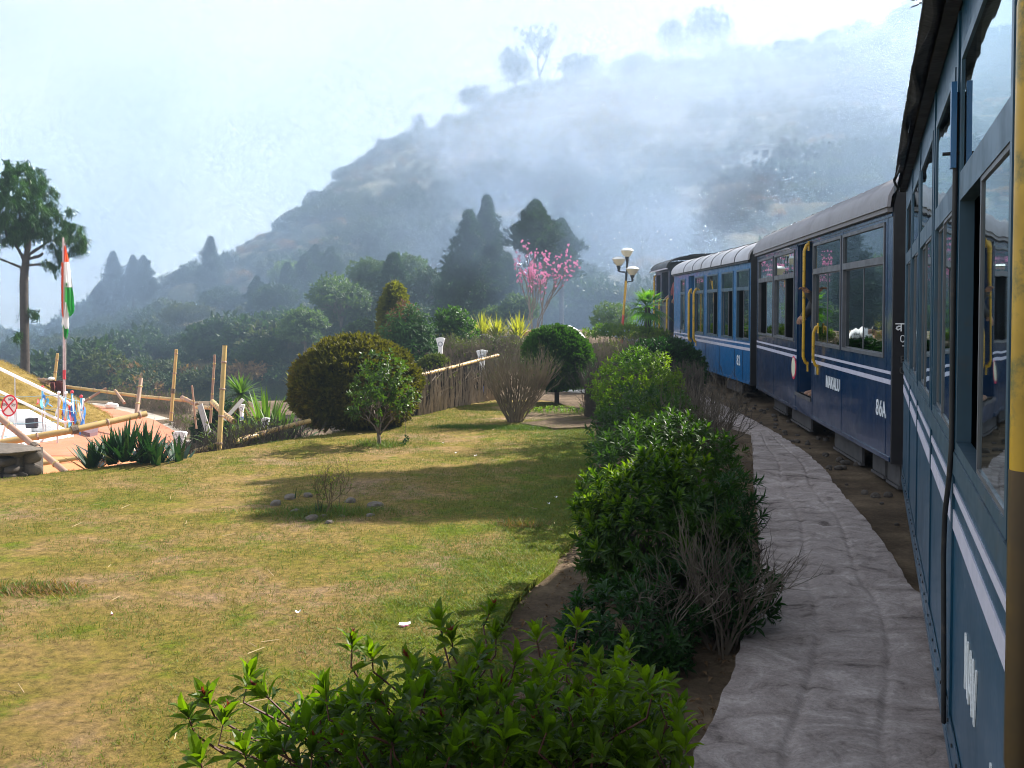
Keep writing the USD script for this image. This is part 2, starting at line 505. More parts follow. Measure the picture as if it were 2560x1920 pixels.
glass_mat = usdkit.material(stage, look("window_glass"), {
    "fr": ("fresnel", {"IOR": 1.7}), "inv": ("math", {"math_type": "subtract", "value1": 1.0}), "sq": ("math", {"math_type": "multiply"}), "two": ("math", {"math_type": "subtract", "value1": 1.0}), "t": ("transparent_bsdf", {"color": (0.22, 0.30, 0.31)}), "g": ("glossy_bsdf", {"color": (0.86, 0.97, 1.0), "roughness": 0.02}),
    "tc": ("texture_coordinate", {}), "n": ("noise_texture", {"scale": 1.4, "detail": 2.0}), "b": ("bump", {"strength": 0.6, "distance": 0.004}), "m": ("mix_closure", {})},
    [("tc.object", "n.vector"), ("n.fac", "b.height"), ("b.normal", "g.normal"), ("fr.fac", "inv.value2"), ("inv.value", "sq.value1"), ("inv.value", "sq.value2"), ("sq.value", "two.value2"), ("two.value", "m.fac"), ("t.BSDF", "m.closure1"), ("g.BSDF", "m.closure2")], surface="m.closure")


def bar(y0, y1, z0, z1, x0=-0.012, x1=0.035):
    m = trimesh.creation.box((x1 - x0, y1 - y0, z1 - z0))
    m.apply_translation(((x0 + x1) / 2, (y0 + y1) / 2, (z0 + z1) / 2))
    return m


def side_text(text, height, y_left, z_base, squeeze=1.0, bold=True):
    """lettering on the left side: reads from the front of the vehicle towards its rear"""
    t = meshkit.text_mesh(text, height, 0.004, bold)
    v, f = np.array(t.vertices), np.array(t.faces)
    return np.stack([-v[:, 2] - 0.001, y_left - v[:, 0] * squeeze, z_base + v[:, 1]], 1), f


def wall_mesh(W, ya, yb, z0, z1, holes, thick=0.035, x0=0.0):
    poly = sbox(ya, z0, yb, z1)
    for h in holes:
        poly = poly.difference(sbox(h[0], h[2], h[1], h[3]))
    out = MB()
    for g in getattr(poly, "geoms", [poly]):
        m = trimesh.creation.extrude_polygon(g, thick, engine="earcut")
        v = np.array(m.vertices)
        out.add((np.stack([x0 + v[:, 2], v[:, 0], v[:, 1]], 1), np.array(m.faces)[:, ::1]))
    v, f = out.arrays()
    t = trimesh.Trimesh(v, f, process=False)
    trimesh.repair.fix_normals(t, multibody=True)
    return t


def arch(W, over, zg, rise, y0, y1, thick=0.03, seg=22, ny=2, sag=0.0):
    th = np.linspace(0, np.pi, seg)
    xo = W / 2 - (W / 2 + over) * np.cos(th)
    zo = zg + rise * np.sin(th) ** 0.85
    xi = W / 2 - (W / 2 + over - thick) * np.cos(th)
    zi = zg + (rise - thick) * np.sin(th) ** 0.85
    ys_ = np.linspace(y0, y1, ny)
    prof = np.concatenate([np.stack([xo, zo], 1), np.stack([xi, zi], 1)[::-1]])
    n = len(prof)
    v = np.concatenate([np.column_stack([prof[:, 0], np.full(n, y), prof[:, 1] + sag * math.sin(3.1 * k)]) for k, y in enumerate(ys_)])
    f = []
    for k in range(ny - 1):
        for i in range(n):
            j = (i + 1) % n
            f += [[k * n + i, k * n + j, (k + 1) * n + j], [k * n + i, (k + 1) * n + j, (k + 1) * n + i]]
    for i in range(seg - 1):
        a, b, c, d = i, i + 1, n - 2 - i, n - 1 - i
        f += [[a, c, b], [a, d, c]]
        o = (ny - 1) * n
        f += [[o + a, o + b, o + c], [o + a, o + c, o + d]]
    t = trimesh.Trimesh(v, np.array(f), process=False)
    trimesh.repair.fix_normals(t)
    return t


def end_profile(W, z0, zg, rise, y0, y1, n=16):
    th = np.linspace(0, np.pi, n)
    pts = [(0, z0), (W, z0)] + [(W / 2 + W / 2 * math.cos(t), zg + (rise - 0.03) * math.sin(t) ** 0.85) for t in th]
    m = trimesh.creation.extrude_polygon(Polygon(pts).buffer(0), y1 - y0, engine="earcut")
    v = np.array(m.vertices)
    t = trimesh.Trimesh(np.stack([v[:, 0], y0 + v[:, 2], v[:, 1]], 1), np.array(m.faces), process=False)
    trimesh.repair.fix_normals(t)
    return t


def disc(cx, cy, cz, r, x0, x1, n=28):
    m = trimesh.creation.cylinder(radius=r, height=x1 - x0, sections=n)
    v = np.array(m.vertices)
    return np.stack([(x0 + x1) / 2 + v[:, 2], cy + v[:, 0], cz + v[:, 1]], 1), np.array(m.faces)


def window(node, ya, yb, zb, zt, tr0, tr1, fmat, halves=2, gap=None, upper=1, frame=0.032, proud=-0.012, lower_open=(), flush=0.010):
    """a framed opening: fixed light above the transom, sliding sashes below it; lower_open: sashes slid away"""
    hl = [(ya + frame, yb - frame, zb + frame, tr0)]
    cu = [ya + frame] + [ya + (yb - ya) * k / upper for k in range(1, upper)] + [yb - frame]
    for k in range(upper):
        hl.append((cu[k] + (0.012 if k else 0), cu[k + 1] - (0.012 if k < upper - 1 else 0), tr1, zt - frame))
    m = wall_mesh(0, ya, yb, zb, zt, hl, 0.035 - proud, proud)
    w = node.part("window", m, fmat)
    for k in range(upper):
        a, b = ya + frame + (yb - ya - 2 * frame) * k / upper, ya + frame + (yb - ya - 2 * frame) * (k + 1) / upper
        w.part("pane", bar(a + 0.004, b - 0.004, tr1, zt - frame, flush, flush + 0.005), glass_mat)
    span = (yb - ya - 2 * frame) / halves
    for k in range(halves):
        if k in lower_open:
            continue
        a, b = ya + frame + span * k, ya + frame + span * (k + 1)
        x = flush + (0.003 if k % 2 == 0 else 0.014)
        s = wall_mesh(0, a, b, zb + frame, tr0, [(a + 0.022, b - 0.022, zb + frame + 0.012, tr0 - 0.012)], 0.014, x - 0.005)
        w.part("sash", s, frame_dark)
        w.part("pane", bar(a + 0.022, b - 0.022, zb + frame + 0.012, tr0 - 0.012, x, x + 0.005), glass_mat)
    return w


def grab_rail(node, y, z0, z1, mat, r=0.016, off=-0.058, plates=True, name="grab_rail", kink=0.0):
    zm = z0 + (z1 - z0) * 0.62
    pts = [(0.0, y, z0), (off * 0.55, y, z0 + 0.02), (off, y, z0 + 0.09), (off, y + kink, zm - 0.05), (off, y, zm + 0.05), (off, y, z1 - 0.09), (off * 0.55, y, z1 - 0.02), (0.0, y, z1)]
    rail = node.part(name, tube(pts, r, 10), mat, smooth=40)
    if plates:
        for z in (z0, z1):
            rail.part("mounting_plate", bar(y - 0.03, y + 0.03, z - 0.09, z + 0.03, -0.012, -0.001), mat)
    return rail


def bogies(node, W, ys_):
    for y in ys_:
        for dy in (-0.55, 0.55):
            w = node.part("wheel", MB().add(disc(0, y + dy, 0.30, 0.27, 0.52, 0.60)).add(disc(0, y + dy, 0.30, 0.30, 0.585, 0.62)), steel_mat, smooth=30)
            if w:
                w.part("axle_box", bar(y + dy - 0.10, y + dy + 0.10, 0.20, 0.40, 0.36, 0.50), iron_mat)
        m = MB().add(bar(y - 0.95, y + 0.95, 0.34, 0.42, 0.38, 0.46)).add(bar(y - 0.95, y + 0.95, 0.34, 0.42, W - 0.46, W - 0.38))
        for dy in (-0.55, 0.55):
            m.add(bar(y + dy - 0.04, y + dy + 0.04, 0.26, 0.34, 0.4, W - 0.4))
        node.part("bogie_frame", m, iron_mat)


def coach(label, line, s0, s1, zz, wall, roof_mat, windows, doors, fmat, rails, bog, W=2.05, ribs=(), group="blue coaches of the narrow gauge train"):
    """local frame: x to the right from the left side, y forward from the rear end, z up"""
    n = thing("passenger_coach", label, "coach", line.at(s0), -math.degrees(line.a), group)
    Ln = s1 - s0
    q = lambda s: s - s0
    holes = [(q(a), q(b), zz["wb"], zz["wt"]) for a, b, *_ in windows] + [(q(a), q(b), zz["bot"] + 0.24, zz["wt"] + 0.04) for a, b in doors]
    body = n.part("body_side", wall_mesh(W, 0.0, Ln, zz["bot"], zz["top"], holes), wall)
    n.part("far_side", bar(0.0, Ln, zz["bot"], zz["top"], W - 0.035, W), wall)
    n.part("end_wall", end_profile(W, zz["bot"] - 0.02, zz["top"], zz["rise"], -0.035, -0.001), paint_black)
    n.part("end_wall", end_profile(W, zz["bot"] - 0.02, zz["top"], zz["rise"], Ln + 0.001, Ln + 0.035), paint_black)
    n.part("floor", bar(0.0, Ln, zz["bot"] + 0.16, zz["bot"] + 0.22, 0.04, W - 0.04), inside_mat)
    n.part("lining", bar(0.0, Ln, zz["bot"] + 0.22, zz["top"], W - 0.06, W - 0.04), inside_mat)
    roof = n.part("roof", arch(W, 0.07, zz["top"] - 0.01, zz["rise"], -0.06, Ln + 0.06, ny=2), roof_mat, smooth=40)
    for s in ribs:
        roof.part("roof_seam", arch(W, 0.078, zz["top"] - 0.012, zz["rise"] + 0.012, q(s) - 0.02, q(s) + 0.02, thick=0.02), tarp_mat, smooth=40)
    n.part("gutter", bar(0.0, Ln, zz["top"] - 0.05, zz["top"] - 0.012, -0.05, -0.004), roof_mat if not ribs else tarp_mat)
    # the white lines, broken at the doors
    cuts = sorted([(q(a), q(b)) for a, b in doors])
    spans, y = [], 0.01
    for a, b in cuts:
        spans.append((y, a - 0.0))
        y = b
    spans.append((y, Ln - 0.01))
    for za, zb in zz["stripes"]:
        m = MB()
        for a, b in spans:
            m.add(bar(a, b, za, zb, -0.004, 0.0005))
        n.part("white_line", m, stripe_mat)
    sk = MB()
    for a, b in spans:
        sk.add(bar(a, b, zz["bot"] - 0.004, zz["bot"] + 0.035, -0.010, 0.0))
    n.part("bottom_rail", sk, wall)
    for a, b, kw in windows:
        window(n, q(a), q(b), zz["wb"], zz["wt"], zz["tr0"], zz["tr1"], fmat, **kw)
    for a, b in doors:
        jm = MB()
        for y0, y1 in ((q(a), q(a) + 0.03), (q(b) - 0.03, q(b))):
            jm.add(bar(y0, y1, zz["bot"] + 0.22, zz["wt"] + 0.04, 0.036, 0.30))
        jm.add(bar(q(a), q(b), zz["wt"] + 0.04, zz["wt"] + 0.07, 0.036, 0.30))
        d = n.part("doorway", jm, wall)
        d.part("step", bar(q(a), q(b), zz["bot"] + 0.20, zz["bot"] + 0.24, -0.02, 0.12), plate_mat)
    for s, z0, z1, mat, r in rails:
        grab_rail(n, q(s), z0, z1, mat, r)
    bogies(n, W, [q(s) for s in bog])
    n.part("underframe", MB().add(bar(0.15, Ln - 0.15, zz["bot"] + 0.02, zz["bot"] + 0.15, 0.2, 0.32)).add(bar(0.15, Ln - 0.15, zz["bot"] + 0.02, zz["bot"] + 0.15, W - 0.32, W - 0.2)), iron_mat)
    return n, q


# ---- the coach the photograph is taken from
Z1 = dict(bot=0.235, top=2.62, wb=1.205, wt=2.42, tr0=1.965, tr1=2.05, rise=0.42, stripes=((0.953, 1.013), (1.067, 1.094)))
s0, s1 = -1.7, LINE1.s(2262)
W1 = [(2.10, 3.33, dict(lower_open=(1,))), (3.56, 4.58, {}), (4.80, 5.98, {}), (6.20, 7.16, {}), (7.36, 8.32, {})]
W1 = [(a, b, dict(frame=0.034, proud=-0.006, flush=-0.001, **k)) for a, b, k in W1]
c1, q1 = coach("near blue coach running along the right edge of the picture, seen along its windows", LINE1, s0, s1, Z1, paint_navy, tarp_mat, W1, [(0.15, 1.35)], frame_mat, [], (0.4, 6.9))
RS = LINE1.s(2572, 0.062)
rail = c1.part("grab_rail", tube([(-0.002, q1(RS), 2.135), (-0.03, q1(RS), 2.13), (-0.052, q1(RS), 2.10), (-0.062, q1(RS), 2.03), (-0.062, q1(RS), 1.5), (-0.062, q1(RS), 1.06), (-0.05, q1(RS), 0.99), (-0.02, q1(RS), 0.96), (-0.002, q1(RS), 0.955)], 0.0195, 14), yellow_worn, "worn yellow and green grab rail close to the lens", smooth=50)
rail.part("worn_sleeve", tube([(-0.062, q1(RS), 1.44), (-0.062, q1(RS), 1.06), (-0.05, q1(RS), 0.985), (-0.02, q1(RS), 0.955)], 0.0205, 14), plain("rail_dark_worn", (0.055, 0.030, 0.010), rough=0.45, var=0.5, scale=9.0, dirt=((0.28, 0.16, 0.012), 8.0, 0.62, 0.6)), smooth=50)
pl = rail.part("mounting_plate", bar(q1(RS - 0.06), q1(RS + 0.06), 0.86, 1.03, -0.020, -0.002), iron_mat)
for z in (0.985, 0.955):
    rail.part("bolt", disc(0, q1(RS), z - 0.035, 0.008, -0.030, -0.021, 8), yellow_mat)
# pressed battens over the panel joints, the sill band below the glass and its clips
for s in (3.445, 4.69, 6.09, 7.26):
    c1.part("joint_batten", MB().add(bar(q1(s) - 0.030, q1(s) + 0.030, 0.29, 2.56, -0.007, -0.0005)), paint_navy)
c1.part("sill_band", bar(0.02, s1 - s0 - 0.02, 1.135, 1.203, -0.010, -0.0005), frame_mat)
rp = c1.part("rain_pipe", tube([(-0.014, q1(3.36), 2.30), (-0.016, q1(3.36), 1.7), (-0.015, q1(3.35), 1.22), (-0.02, q1(3.38), 1.10), (-0.024, q1(3.46), 0.99), (-0.024, q1(3.50), 0.85), (-0.02, q1(3.50), 0.60), (-0.02, q1(3.46), 0.44), (-0.016, q1(3.50), 0.30)], 0.0085, 6), iron_mat, smooth=60)
for s in (3.36,):
    hk = c1.part("window_stay", bar(q1(s) - 0.02, q1(s) + 0.02, 2.07, 2.33, -0.030, -0.014), paint_blue)
    hk.part("stay_bolt", tube([(-0.052, q1(s), 2.115), (0.0, q1(s), 2.115)], 0.006, 6), iron_mat)
c1.part("lower_skirt", wall_mesh(2.05, 0.0, s1 - s0, 0.0, 0.11, [], 0.004).apply_transform(trimesh.transformations.translation_matrix((-0.007, 0, 0.25))), paint_navy)
bolts = MB()
for k, s in enumerate(np.arange(1.9, 8.5, 0.17)):
    bolts.add(disc(0, q1(s), 0.325 + 0.012 * (k % 2), 0.006, -0.012, -0.0065, 6))
c1.part("skirt_rivets", bolts, iron_mat, kind="stuff")
c1.part("coach_lettering", MB().add(side_text("NAV", 0.15, q1(2.95), 0.62, 0.75, False)), letter_mat)
c1.part("tick_mark", bar(q1(2.31), q1(2.325), 0.50, 0.68, -0.004, -0.0005), letter_mat)
# ragged tarpaulin hanging over the gutter
tp = [(0.0, 0.0)]
edge = [(y, 2.58 - 0.035 * meshkit.fbm(np.array([[y * 1.7, 0, 0.0]]), 3, 8)[0]) for y in np.linspace(0, s1 - s0, 70)]
poly = Polygon([(0.0, 2.66)] + edge + [(s1 - s0, 2.66)])
tm = trimesh.creation.extrude_polygon(poly, 0.012, engine="earcut")
tv = np.array(tm.vertices)
c1.part("tarpaulin_edge", (np.stack([-0.085 - tv[:, 2] + 0.02 * np.sin(tv[:, 0] * 5.1), tv[:, 0], tv[:, 1]], 1), np.array(tm.faces)[:, ::-1]), tarp_mat)

# ---- the second coach
Z2 = dict(bot=0.285, top=2.52, wb=1.185, wt=2.40, tr0=2.03, tr1=2.095, rise=0.48, stripes=((0.960, 1.002), (1.050, 1.076)))
S2 = LINE2.s
s0, s1 = S2(2230), S2(1893)
W2 = [(S2(2212), S2(2107), dict(upper=1, lower_open=())), (S2(2103), S2(2033), dict(upper=1, lower_open=())), (S2(1986), S2(1936), dict(lower_open=(0,))), (S2(1933), S2(1897), dict(lower_open=(1,)))]
c2, q2 = coach("middle dark blue coach with an open doorway and a round badge", LINE2, s0, s1, Z2, paint_dark, roof_grey, W2, [(S2(2031), S2(1993))], frame_dark,
               [(S2(2031.5, 0.07), 0.93, 1.42, yellow_mat, 0.017), (S2(2006, 0.075), 0.93, 2.42, yellow_mat, 0.019)], (s0 + 1.6, s1 - 1.6))
bd = c2.part("round_badge", disc(0, q2(S2(1986.5)), 0.83, 0.155, -0.007, -0.0005, 32), red_mat)
bd.part("badge_face", disc(0, q2(S2(1986.5)), 0.835, 0.128, -0.011, -0.0065, 32), cream_mat)
c2.part("coach_name", side_text("MAKALU", 0.125, q2(S2(2067)), 0.735, 0.95), letter_mat)
c2.part("coach_number", side_text("86A", 0.135, q2(S2(2193)), 0.655, 0.92), letter_mat)
c2.part("tick_mark", bar(q2(S2(2040)) - 0.008, q2(S2(2040)) + 0.008, 0.83, 1.0 - 0.045, -0.004, -0.0005), letter_mat)
for sa, sb, za in ((2226, 2196, 0.02), (2190, 2160, 0.03), (2134, 2068, 0.02), (2010, 1964, 0.04), (1950, 1922, 0.06)):
    c2.part("side_plate", MB().add(bar(q2(S2(sa)), q2(S2(sb)), za + 0.04, 0.25, 0.10, 0.125)).add(bar(q2(S2(sa)), q2(S2(sb)), za + 0.01, za + 0.035, 0.085, 0.13)), plate_mat)
c2.part("roof_vent", MB().add(bar(q2(S2(2040)), q2(S2(1985)), 2.60, 2.635, -0.03, 0.12)).add(bar(q2(S2(2034)), q2(S2(1992)), 2.55, 2.60, 0.0, 0.10)), tarp_mat)
for px in (2216, 2105, 2032, 1990, 1935):
    c2.part("joint_batten", bar(q2(S2(px)) - 0.022, q2(S2(px)) + 0.022, 0.33, 2.46, -0.0035, -0.0003), paint_dark)
c2.part("cant_rail", MB().add(bar(0.0, q2(S2(2031)), 2.43, 2.455, -0.009, -0.0005)).add(bar(q2(S2(1993)), s1 - s0, 2.43, 2.455, -0.009, -0.0005)), paint_dark)


def strokes(lines, w):
    return unary_union([shapely.LineString(l).buffer(w, cap_style="flat", join_style="mitre") for l in lines])


def rear_glyph(shape, x0, z0, s):
    m = MB()
    for g in getattr(shape, "geoms", [shape]):
        e = trimesh.creation.extrude_polygon(g, 0.004, engine="earcut")
        v = np.array(e.vertices)
        m.add((np.stack([x0 + v[:, 0] * s, -0.0365 - v[:, 2], z0 + v[:, 1] * s], 1), np.array(e.faces)[:, ::-1]))
    return m


va = strokes([[(0, 1), (1.5, 1)], [(0.75, 1), (0.75, 0)], [(1.25, 1), (1.25, 0)], [(0.75, 0.62), (0.45, 0.68), (0.2, 0.55), (0.15, 0.35), (0.35, 0.2), (0.75, 0.4)]], 0.085)
pa = strokes([[(1.75, 1), (2.7, 1)], [(2.45, 1), (2.45, 0)], [(1.95, 1), (1.95, 0.5), (2.1, 0.38), (2.45, 0.42)]], 0.085)
c2.part("end_lettering", rear_glyph(unary_union([va, pa]), 0.02, 1.43, 0.066), letter_mat)
for word, z, x in (("04", 1.335, 0.055), ("T", 1.245, 0.075), ("E", 1.155, 0.062), ("CT", 1.06, 0.055)):
    t = meshkit.text_mesh(word, 0.062, 0.004, False)
    v = np.array(t.vertices)
    c2.part("end_lettering", (np.stack([x + v[:, 0], -0.0365 - v[:, 2], z + v[:, 1]], 1), np.array(t.faces)), letter_mat if word in ("04", "T") else plate_mat)

# ---- the third coach
Z3 = dict(bot=0.32, top=2.44, wb=1.055, wt=2.29, tr0=1.925, tr1=1.985, rise=0.44, stripes=((0.885, 0.935), (0.985, 1.015)))
S3 = LINE3.s
s0, s1 = S3(1876), S3(1685)
W3 = [(S3(1874), S3(1842), dict(lower_open=(1,))), (S3(1833), S3(1804.5), dict(lower_open=(0,))), (S3(1795), S3(1768), dict(lower_open=(0,))), (S3(1760), S3(1737.5), {})]
W3.append((S3(1713), S3(1702), dict(halves=1)))
c3, q3 = coach("far bright blue coach with a pale ribbed roof, next to the locomotive", LINE3, s0, s1, Z3, paint_blue, roof_pale, W3, [(S3(1735), S3(1721))], frame_mat,
               [(S3(1733, 0.07), 0.86, 2.02, yellow_mat, 0.025), (S3(1721, 0.07), 0.86, 2.02, yellow_mat, 0.028)], (s0 + 1.6, s1 - 1.6), ribs=[S3(p) for p in (1716, 1738, 1760, 1785, 1811, 1845)])
c3.part("coach_number", side_text("81", 0.17, q3(S3(1843)), 0.60, 0.9), letter_mat)
for px in (1837.5, 1799.5, 1764, 1858):
    c3.part("joint_batten", bar(q3(S3(px)) - 0.016, q3(S3(px)) + 0.016, 0.36, 0.87, -0.004, -0.0004), paint_dark)
c3.part("side_plate", bar(1.0, 2.3, 0.08, 0.27, 0.10, 0.125), plate_mat)

# ---- the locomotive: cab, saddle tank, boiler, chimney
loco_line = Line(4.05, heading(1279))
lo = thing("steam_locomotive", "small dark tank locomotive at the head of the train, cab with yellow handrails", "locomotive", loco_line.at(S3(1685) + 0.75), 0.0)
cab_navy = plain("loco_navy", (0.006, 0.018, 0.050), rough=0.35, coat=0.2, var=0.3, dirt=((0.03, 0.028, 0.03), 5.0, 0.54, 0.5))
Wl = 2.0
cab = lo.part("cab_side", wall_mesh(Wl, 0.0, 2.45, 0.86, 2.62, [(0.15, 1.35, 0.98, 2.55), (1.55, 2.28, 1.85, 2.5)]), cab_navy)
lo.part("cab_side", wall_mesh(Wl, 0.0, 2.45, 0.86, 2.62, [(0.15, 1.35, 0.98, 2.55), (1.55, 2.28, 1.85, 2.5)], x0=Wl - 0.035), cab_navy)
fw = end_profile(Wl, 0.86, 2.62, 0.33, 2.40, 2.44)
lo.part("spectacle_plate", fw, cab_navy)
lo.part("cab_roof", arch(Wl, 0.12, 2.62, 0.36, -0.25, 2.7), tarp_mat, smooth=40)
lo.part("roof_edge", MB().add(bar(-0.25, 2.7, 2.585, 2.615, -0.14, -0.09)), stripe_mat)
bk = lo.part("bunker", MB().add(bar(-0.55, 0.0, 0.86, 1.75, 0.25, Wl - 0.25)), cab_navy)
lo.part("coal", trimesh.creation.icosphere(2, 0.5).apply_transform(np.diag([1.2, 0.5, 0.5, 1])).apply_translation((1.0, -0.27, 1.72)), iron_mat)
lo.part("footplate", MB().add(bar(-0.6, 6.0, 0.74, 0.85, -0.02, Wl + 0.02)), plate_mat)
lo.part("cab_door_sheet", bar(0.15, 1.35, 0.98, 1.75, 0.005, 0.03), cab_navy)
tank = trimesh.creation.cylinder(radius=0.62, height=2.6, sections=28).apply_transform(trimesh.transformations.rotation_matrix(math.pi / 2, (1, 0, 0))).apply_transform(np.diag([1.05, 1, 0.95, 1])).apply_translation((1.0, 3.75, 1.75))
lo.part("saddle_tank", tank, cab_navy, smooth=40)
sm = trimesh.creation.cylinder(radius=0.42, height=1.0, sections=24).apply_transform(trimesh.transformations.rotation_matrix(math.pi / 2, (1, 0, 0))).apply_translation((1.0, 5.5, 1.55))
lo.part("smokebox", sm, iron_mat, smooth=40)
prof = np.array([(0.0, 1.9), (0.16, 1.9), (0.14, 2.05), (0.135, 2.75), (0.19, 2.8), (0.19, 2.88), (0.13, 2.9), (0.0, 2.9)])
lo.part("chimney", trimesh.creation.revolve(prof, sections=20).apply_translation((1.0, 5.55, 0)), iron_mat, smooth=40)
for y in (1.9, 3.4, 4.9):
    lo.part("driving_wheel", MB().add(disc(0, y, 0.36, 0.36, 0.30, 0.42)).add(disc(0, y, 0.36, 0.12, 0.26, 0.31)), iron_mat)
for y, z0, z1 in ((0.08, 0.95, 1.85), (1.42, 0.95, 1.85), (2.42, 0.9, 2.5)):
    lo.part("handrail", tube([(-0.005, y, z0), (-0.05, y, z0 + 0.04), (-0.05, y, z1 - 0.04), (-0.005, y, z1)], 0.026, 8), yellow_mat, smooth=50)
lo.part("fire_screen", bar(2.446, 2.50, 1.85, 2.5, 0.0, 0.30), plain("loco_rust", (0.22, 0.04, 0.03), rough=0.6))
lo.part("steps", MB().add(bar(0.3, 1.2, 0.30, 0.33, -0.02, 0.16)).add(bar(0.3, 1.2, 0.52, 0.55, -0.02, 0.16)).add(bar(0.32, 0.35, 0.30, 0.74, 0.02, 0.14)).add(bar(1.15, 1.18, 0.30, 0.74, 0.02, 0.14)), iron_mat)
# ------------------------------------------------------------------ lawn, path, track
def band(left, right, z, skirt=0.0, rows=10):
    """a strip of ground between two outlines given point by point"""
    l, r = np.asarray(left, float), np.asarray(right, float)
    t = np.linspace(0, 1, rows)[None, :, None]
    p = l[:, None] * (1 - t) + r[:, None] * t
    n, k = p.shape[:2]
    i, j = np.meshgrid(np.arange(n - 1), np.arange(k - 1), indexing="ij")
    a = (i * k + j).ravel()
    q = np.stack([a, a + 1, a + k + 1, a + k], 1)
    v = np.concatenate([p, np.zeros((n, k, 1))], -1).reshape(-1, 3)
    v[:, 2] = z(v[:, 0], v[:, 1]) if callable(z) else z
    f = [q[:, [0, 1, 2]], q[:, [0, 2, 3]]]
    if skirt:
        rim = np.concatenate([np.arange(n) * k, (n - 1) * k + np.arange(1, k), (np.arange(n - 1)[::-1]) * k + k - 1, np.arange(1, k - 1)[::-1]])
        low = v[rim] - [0, 0, skirt]
        m, c = len(v), len(rim)
        v = np.vstack([v, low])
        e = np.arange(c)
        e2 = (e + 1) % c
        f += [np.stack([rim[e], m + e, m + e2], 1), np.stack([rim[e], m + e2, rim[e2]], 1)]
    t = trimesh.Trimesh(v, np.vstack(f), process=False)
    trimesh.repair.fix_normals(t)
    return t


_LR = [(-2.5, 1480, 1925)]
lawn_right = np.array([(0.15, -6), (0.12, 0.5), (-0.02, 3.6)] + [tuple(at_z(*p)[:2]) for p in ((1238, 1590), (1292, 1520), (1385, 1430), (1438, 1345), (1470, 1260), (1478, 1160), (1484, 1090), (1470, 1040), (1400, 1012), (1300, 1000))])
_ly = np.linspace(-6, 17.2, 150)
_lrx = np.interp(_ly, lawn_right[:, 1], lawn_right[:, 0]) + 0.05 * (meshkit.noise(np.stack([_ly * 3.1, 0 * _ly, 0 * _ly], -1), 2) - 0.5)
_llx = edge_x(_ly) - 0.9


def lawn_h(x, y):
    x, y = np.asarray(x, float), np.asarray(y, float)
    h = near_h(x, y) + 0.045
    p = np.stack([x * 1.3, y * 1.3, 0 * x], -1)
    return h + 0.035 * (meshkit.fbm(p, 3, 21) - 0.5)


lawn_mat = usdkit.material(stage, look("lawn_turf"), {
    "g": ("geometry", {}), "n": ("noise_texture", {"scale": 1.1, "detail": 9.0, "roughness": 0.66, "distortion": 0.5}),
    "r": ("rgb_ramp", {"ramp": [(0.30, (0.135, 0.125, 0.016)), (0.43, (0.195, 0.150, 0.034)), (0.54, (0.235, 0.160, 0.058)), (0.66, (0.275, 0.185, 0.110))]}),
    "gn": ("noise_texture", {"scale": 2.6, "detail": 8.0, "roughness": 0.7}), "sx": ("separate_xyz", {}),
    "d1": ("math", {"math_type": "multiply_add", "value2": -0.15, "value3": 0.55}), "d2": ("math", {"math_type": "add"}),
    "dr": ("map_range", {"from_min": -1.5, "from_max": 0.2, "to_min": -0.02, "to_max": 0.24, "clamp": True}), "ga": ("math", {"math_type": "add"}),
    "gr": ("map_range", {"from_min": 0.50, "from_max": 0.66, "to_min": 0.0, "to_max": 0.9, "clamp": True}), "mg": ("mix", {"mix_type": "mix", "color2": (0.110, 0.150, 0.004)}),
    "n2": ("noise_texture", {"scale": 19.0, "detail": 9.0, "roughness": 0.8}), "r2": ("rgb_ramp", {"ramp": [(0.34, (0.30, 0.31, 0.28)), (0.50, (0.95, 0.95, 0.95)), (0.66, (1.6, 1.5, 1.4))]}),
    "m": ("mix", {"mix_type": "multiply", "fac": 0.9}), "b": ("bump", {"strength": 1.0, "distance": 0.035}),
    "p": ("principled_bsdf", {"roughness": 0.95, "specular_ior_level": 0.1})},
    [("g.position", "n.vector"), ("g.position", "n2.vector"), ("g.position", "gn.vector"), ("g.position", "sx.vector"), ("sx.y", "d1.value1"), ("d1.value", "d2.value1"), ("sx.x", "d2.value2"), ("d2.value", "dr.value"),
     ("dr.result", "ga.value1"), ("gn.fac", "ga.value2"), ("ga.value", "gr.value"), ("gr.result", "mg.fac"), ("n.fac", "r.fac"), ("r.color", "mg.color1"), ("n2.fac", "r2.fac"), ("mg.color", "m.color1"), ("r2.color", "m.color2"), ("m.color", "p.base_color"),
     ("n2.fac", "b.height"), ("b.normal", "p.normal")], surface="p.BSDF")
lawn = solo("lawn", band(np.stack([_llx, _ly], 1), np.stack([_lrx, _ly], 1), lawn_h, 0.05, 60), lawn_mat, "short dry lawn, brown and green, sloping away to the left", kind="structure", smooth=50)

path_l = [(0.95, -4), (0.75, 1.5)] + [tuple(at_z(*p, 0.05)[:2]) for p in ((1728, 1920), (1800, 1770), (1868, 1560), (1905, 1400), (1895, 1280), (1885, 1170), (1880, 1080))] + [(2.75, 15.0), (2.95, 18.5), (3.0, 24.0)]
path_r = [(1.0, -4.0), (1.55, 2.4)]
path_r += [tuple(at_z(*p, 0.05)[:2]) for p in ((2400, 1860), (2345, 1600), (2308, 1495), (2258, 1440), (2225, 1380), (2169, 1304), (2105, 1232), (2056, 1168), (2021, 1136), (1925, 1072))] + [(3.45, 18.5), (3.5, 24.0)]
path_l, path_r = np.array(path_l), np.array(path_r)
_py = np.linspace(-2, 22, 420)


def wob(y, s):
    return 0.06 * (meshkit.fbm(np.stack([y * 4.2, 0 * y + s, 0 * y], -1), 3, 31) - 0.5)


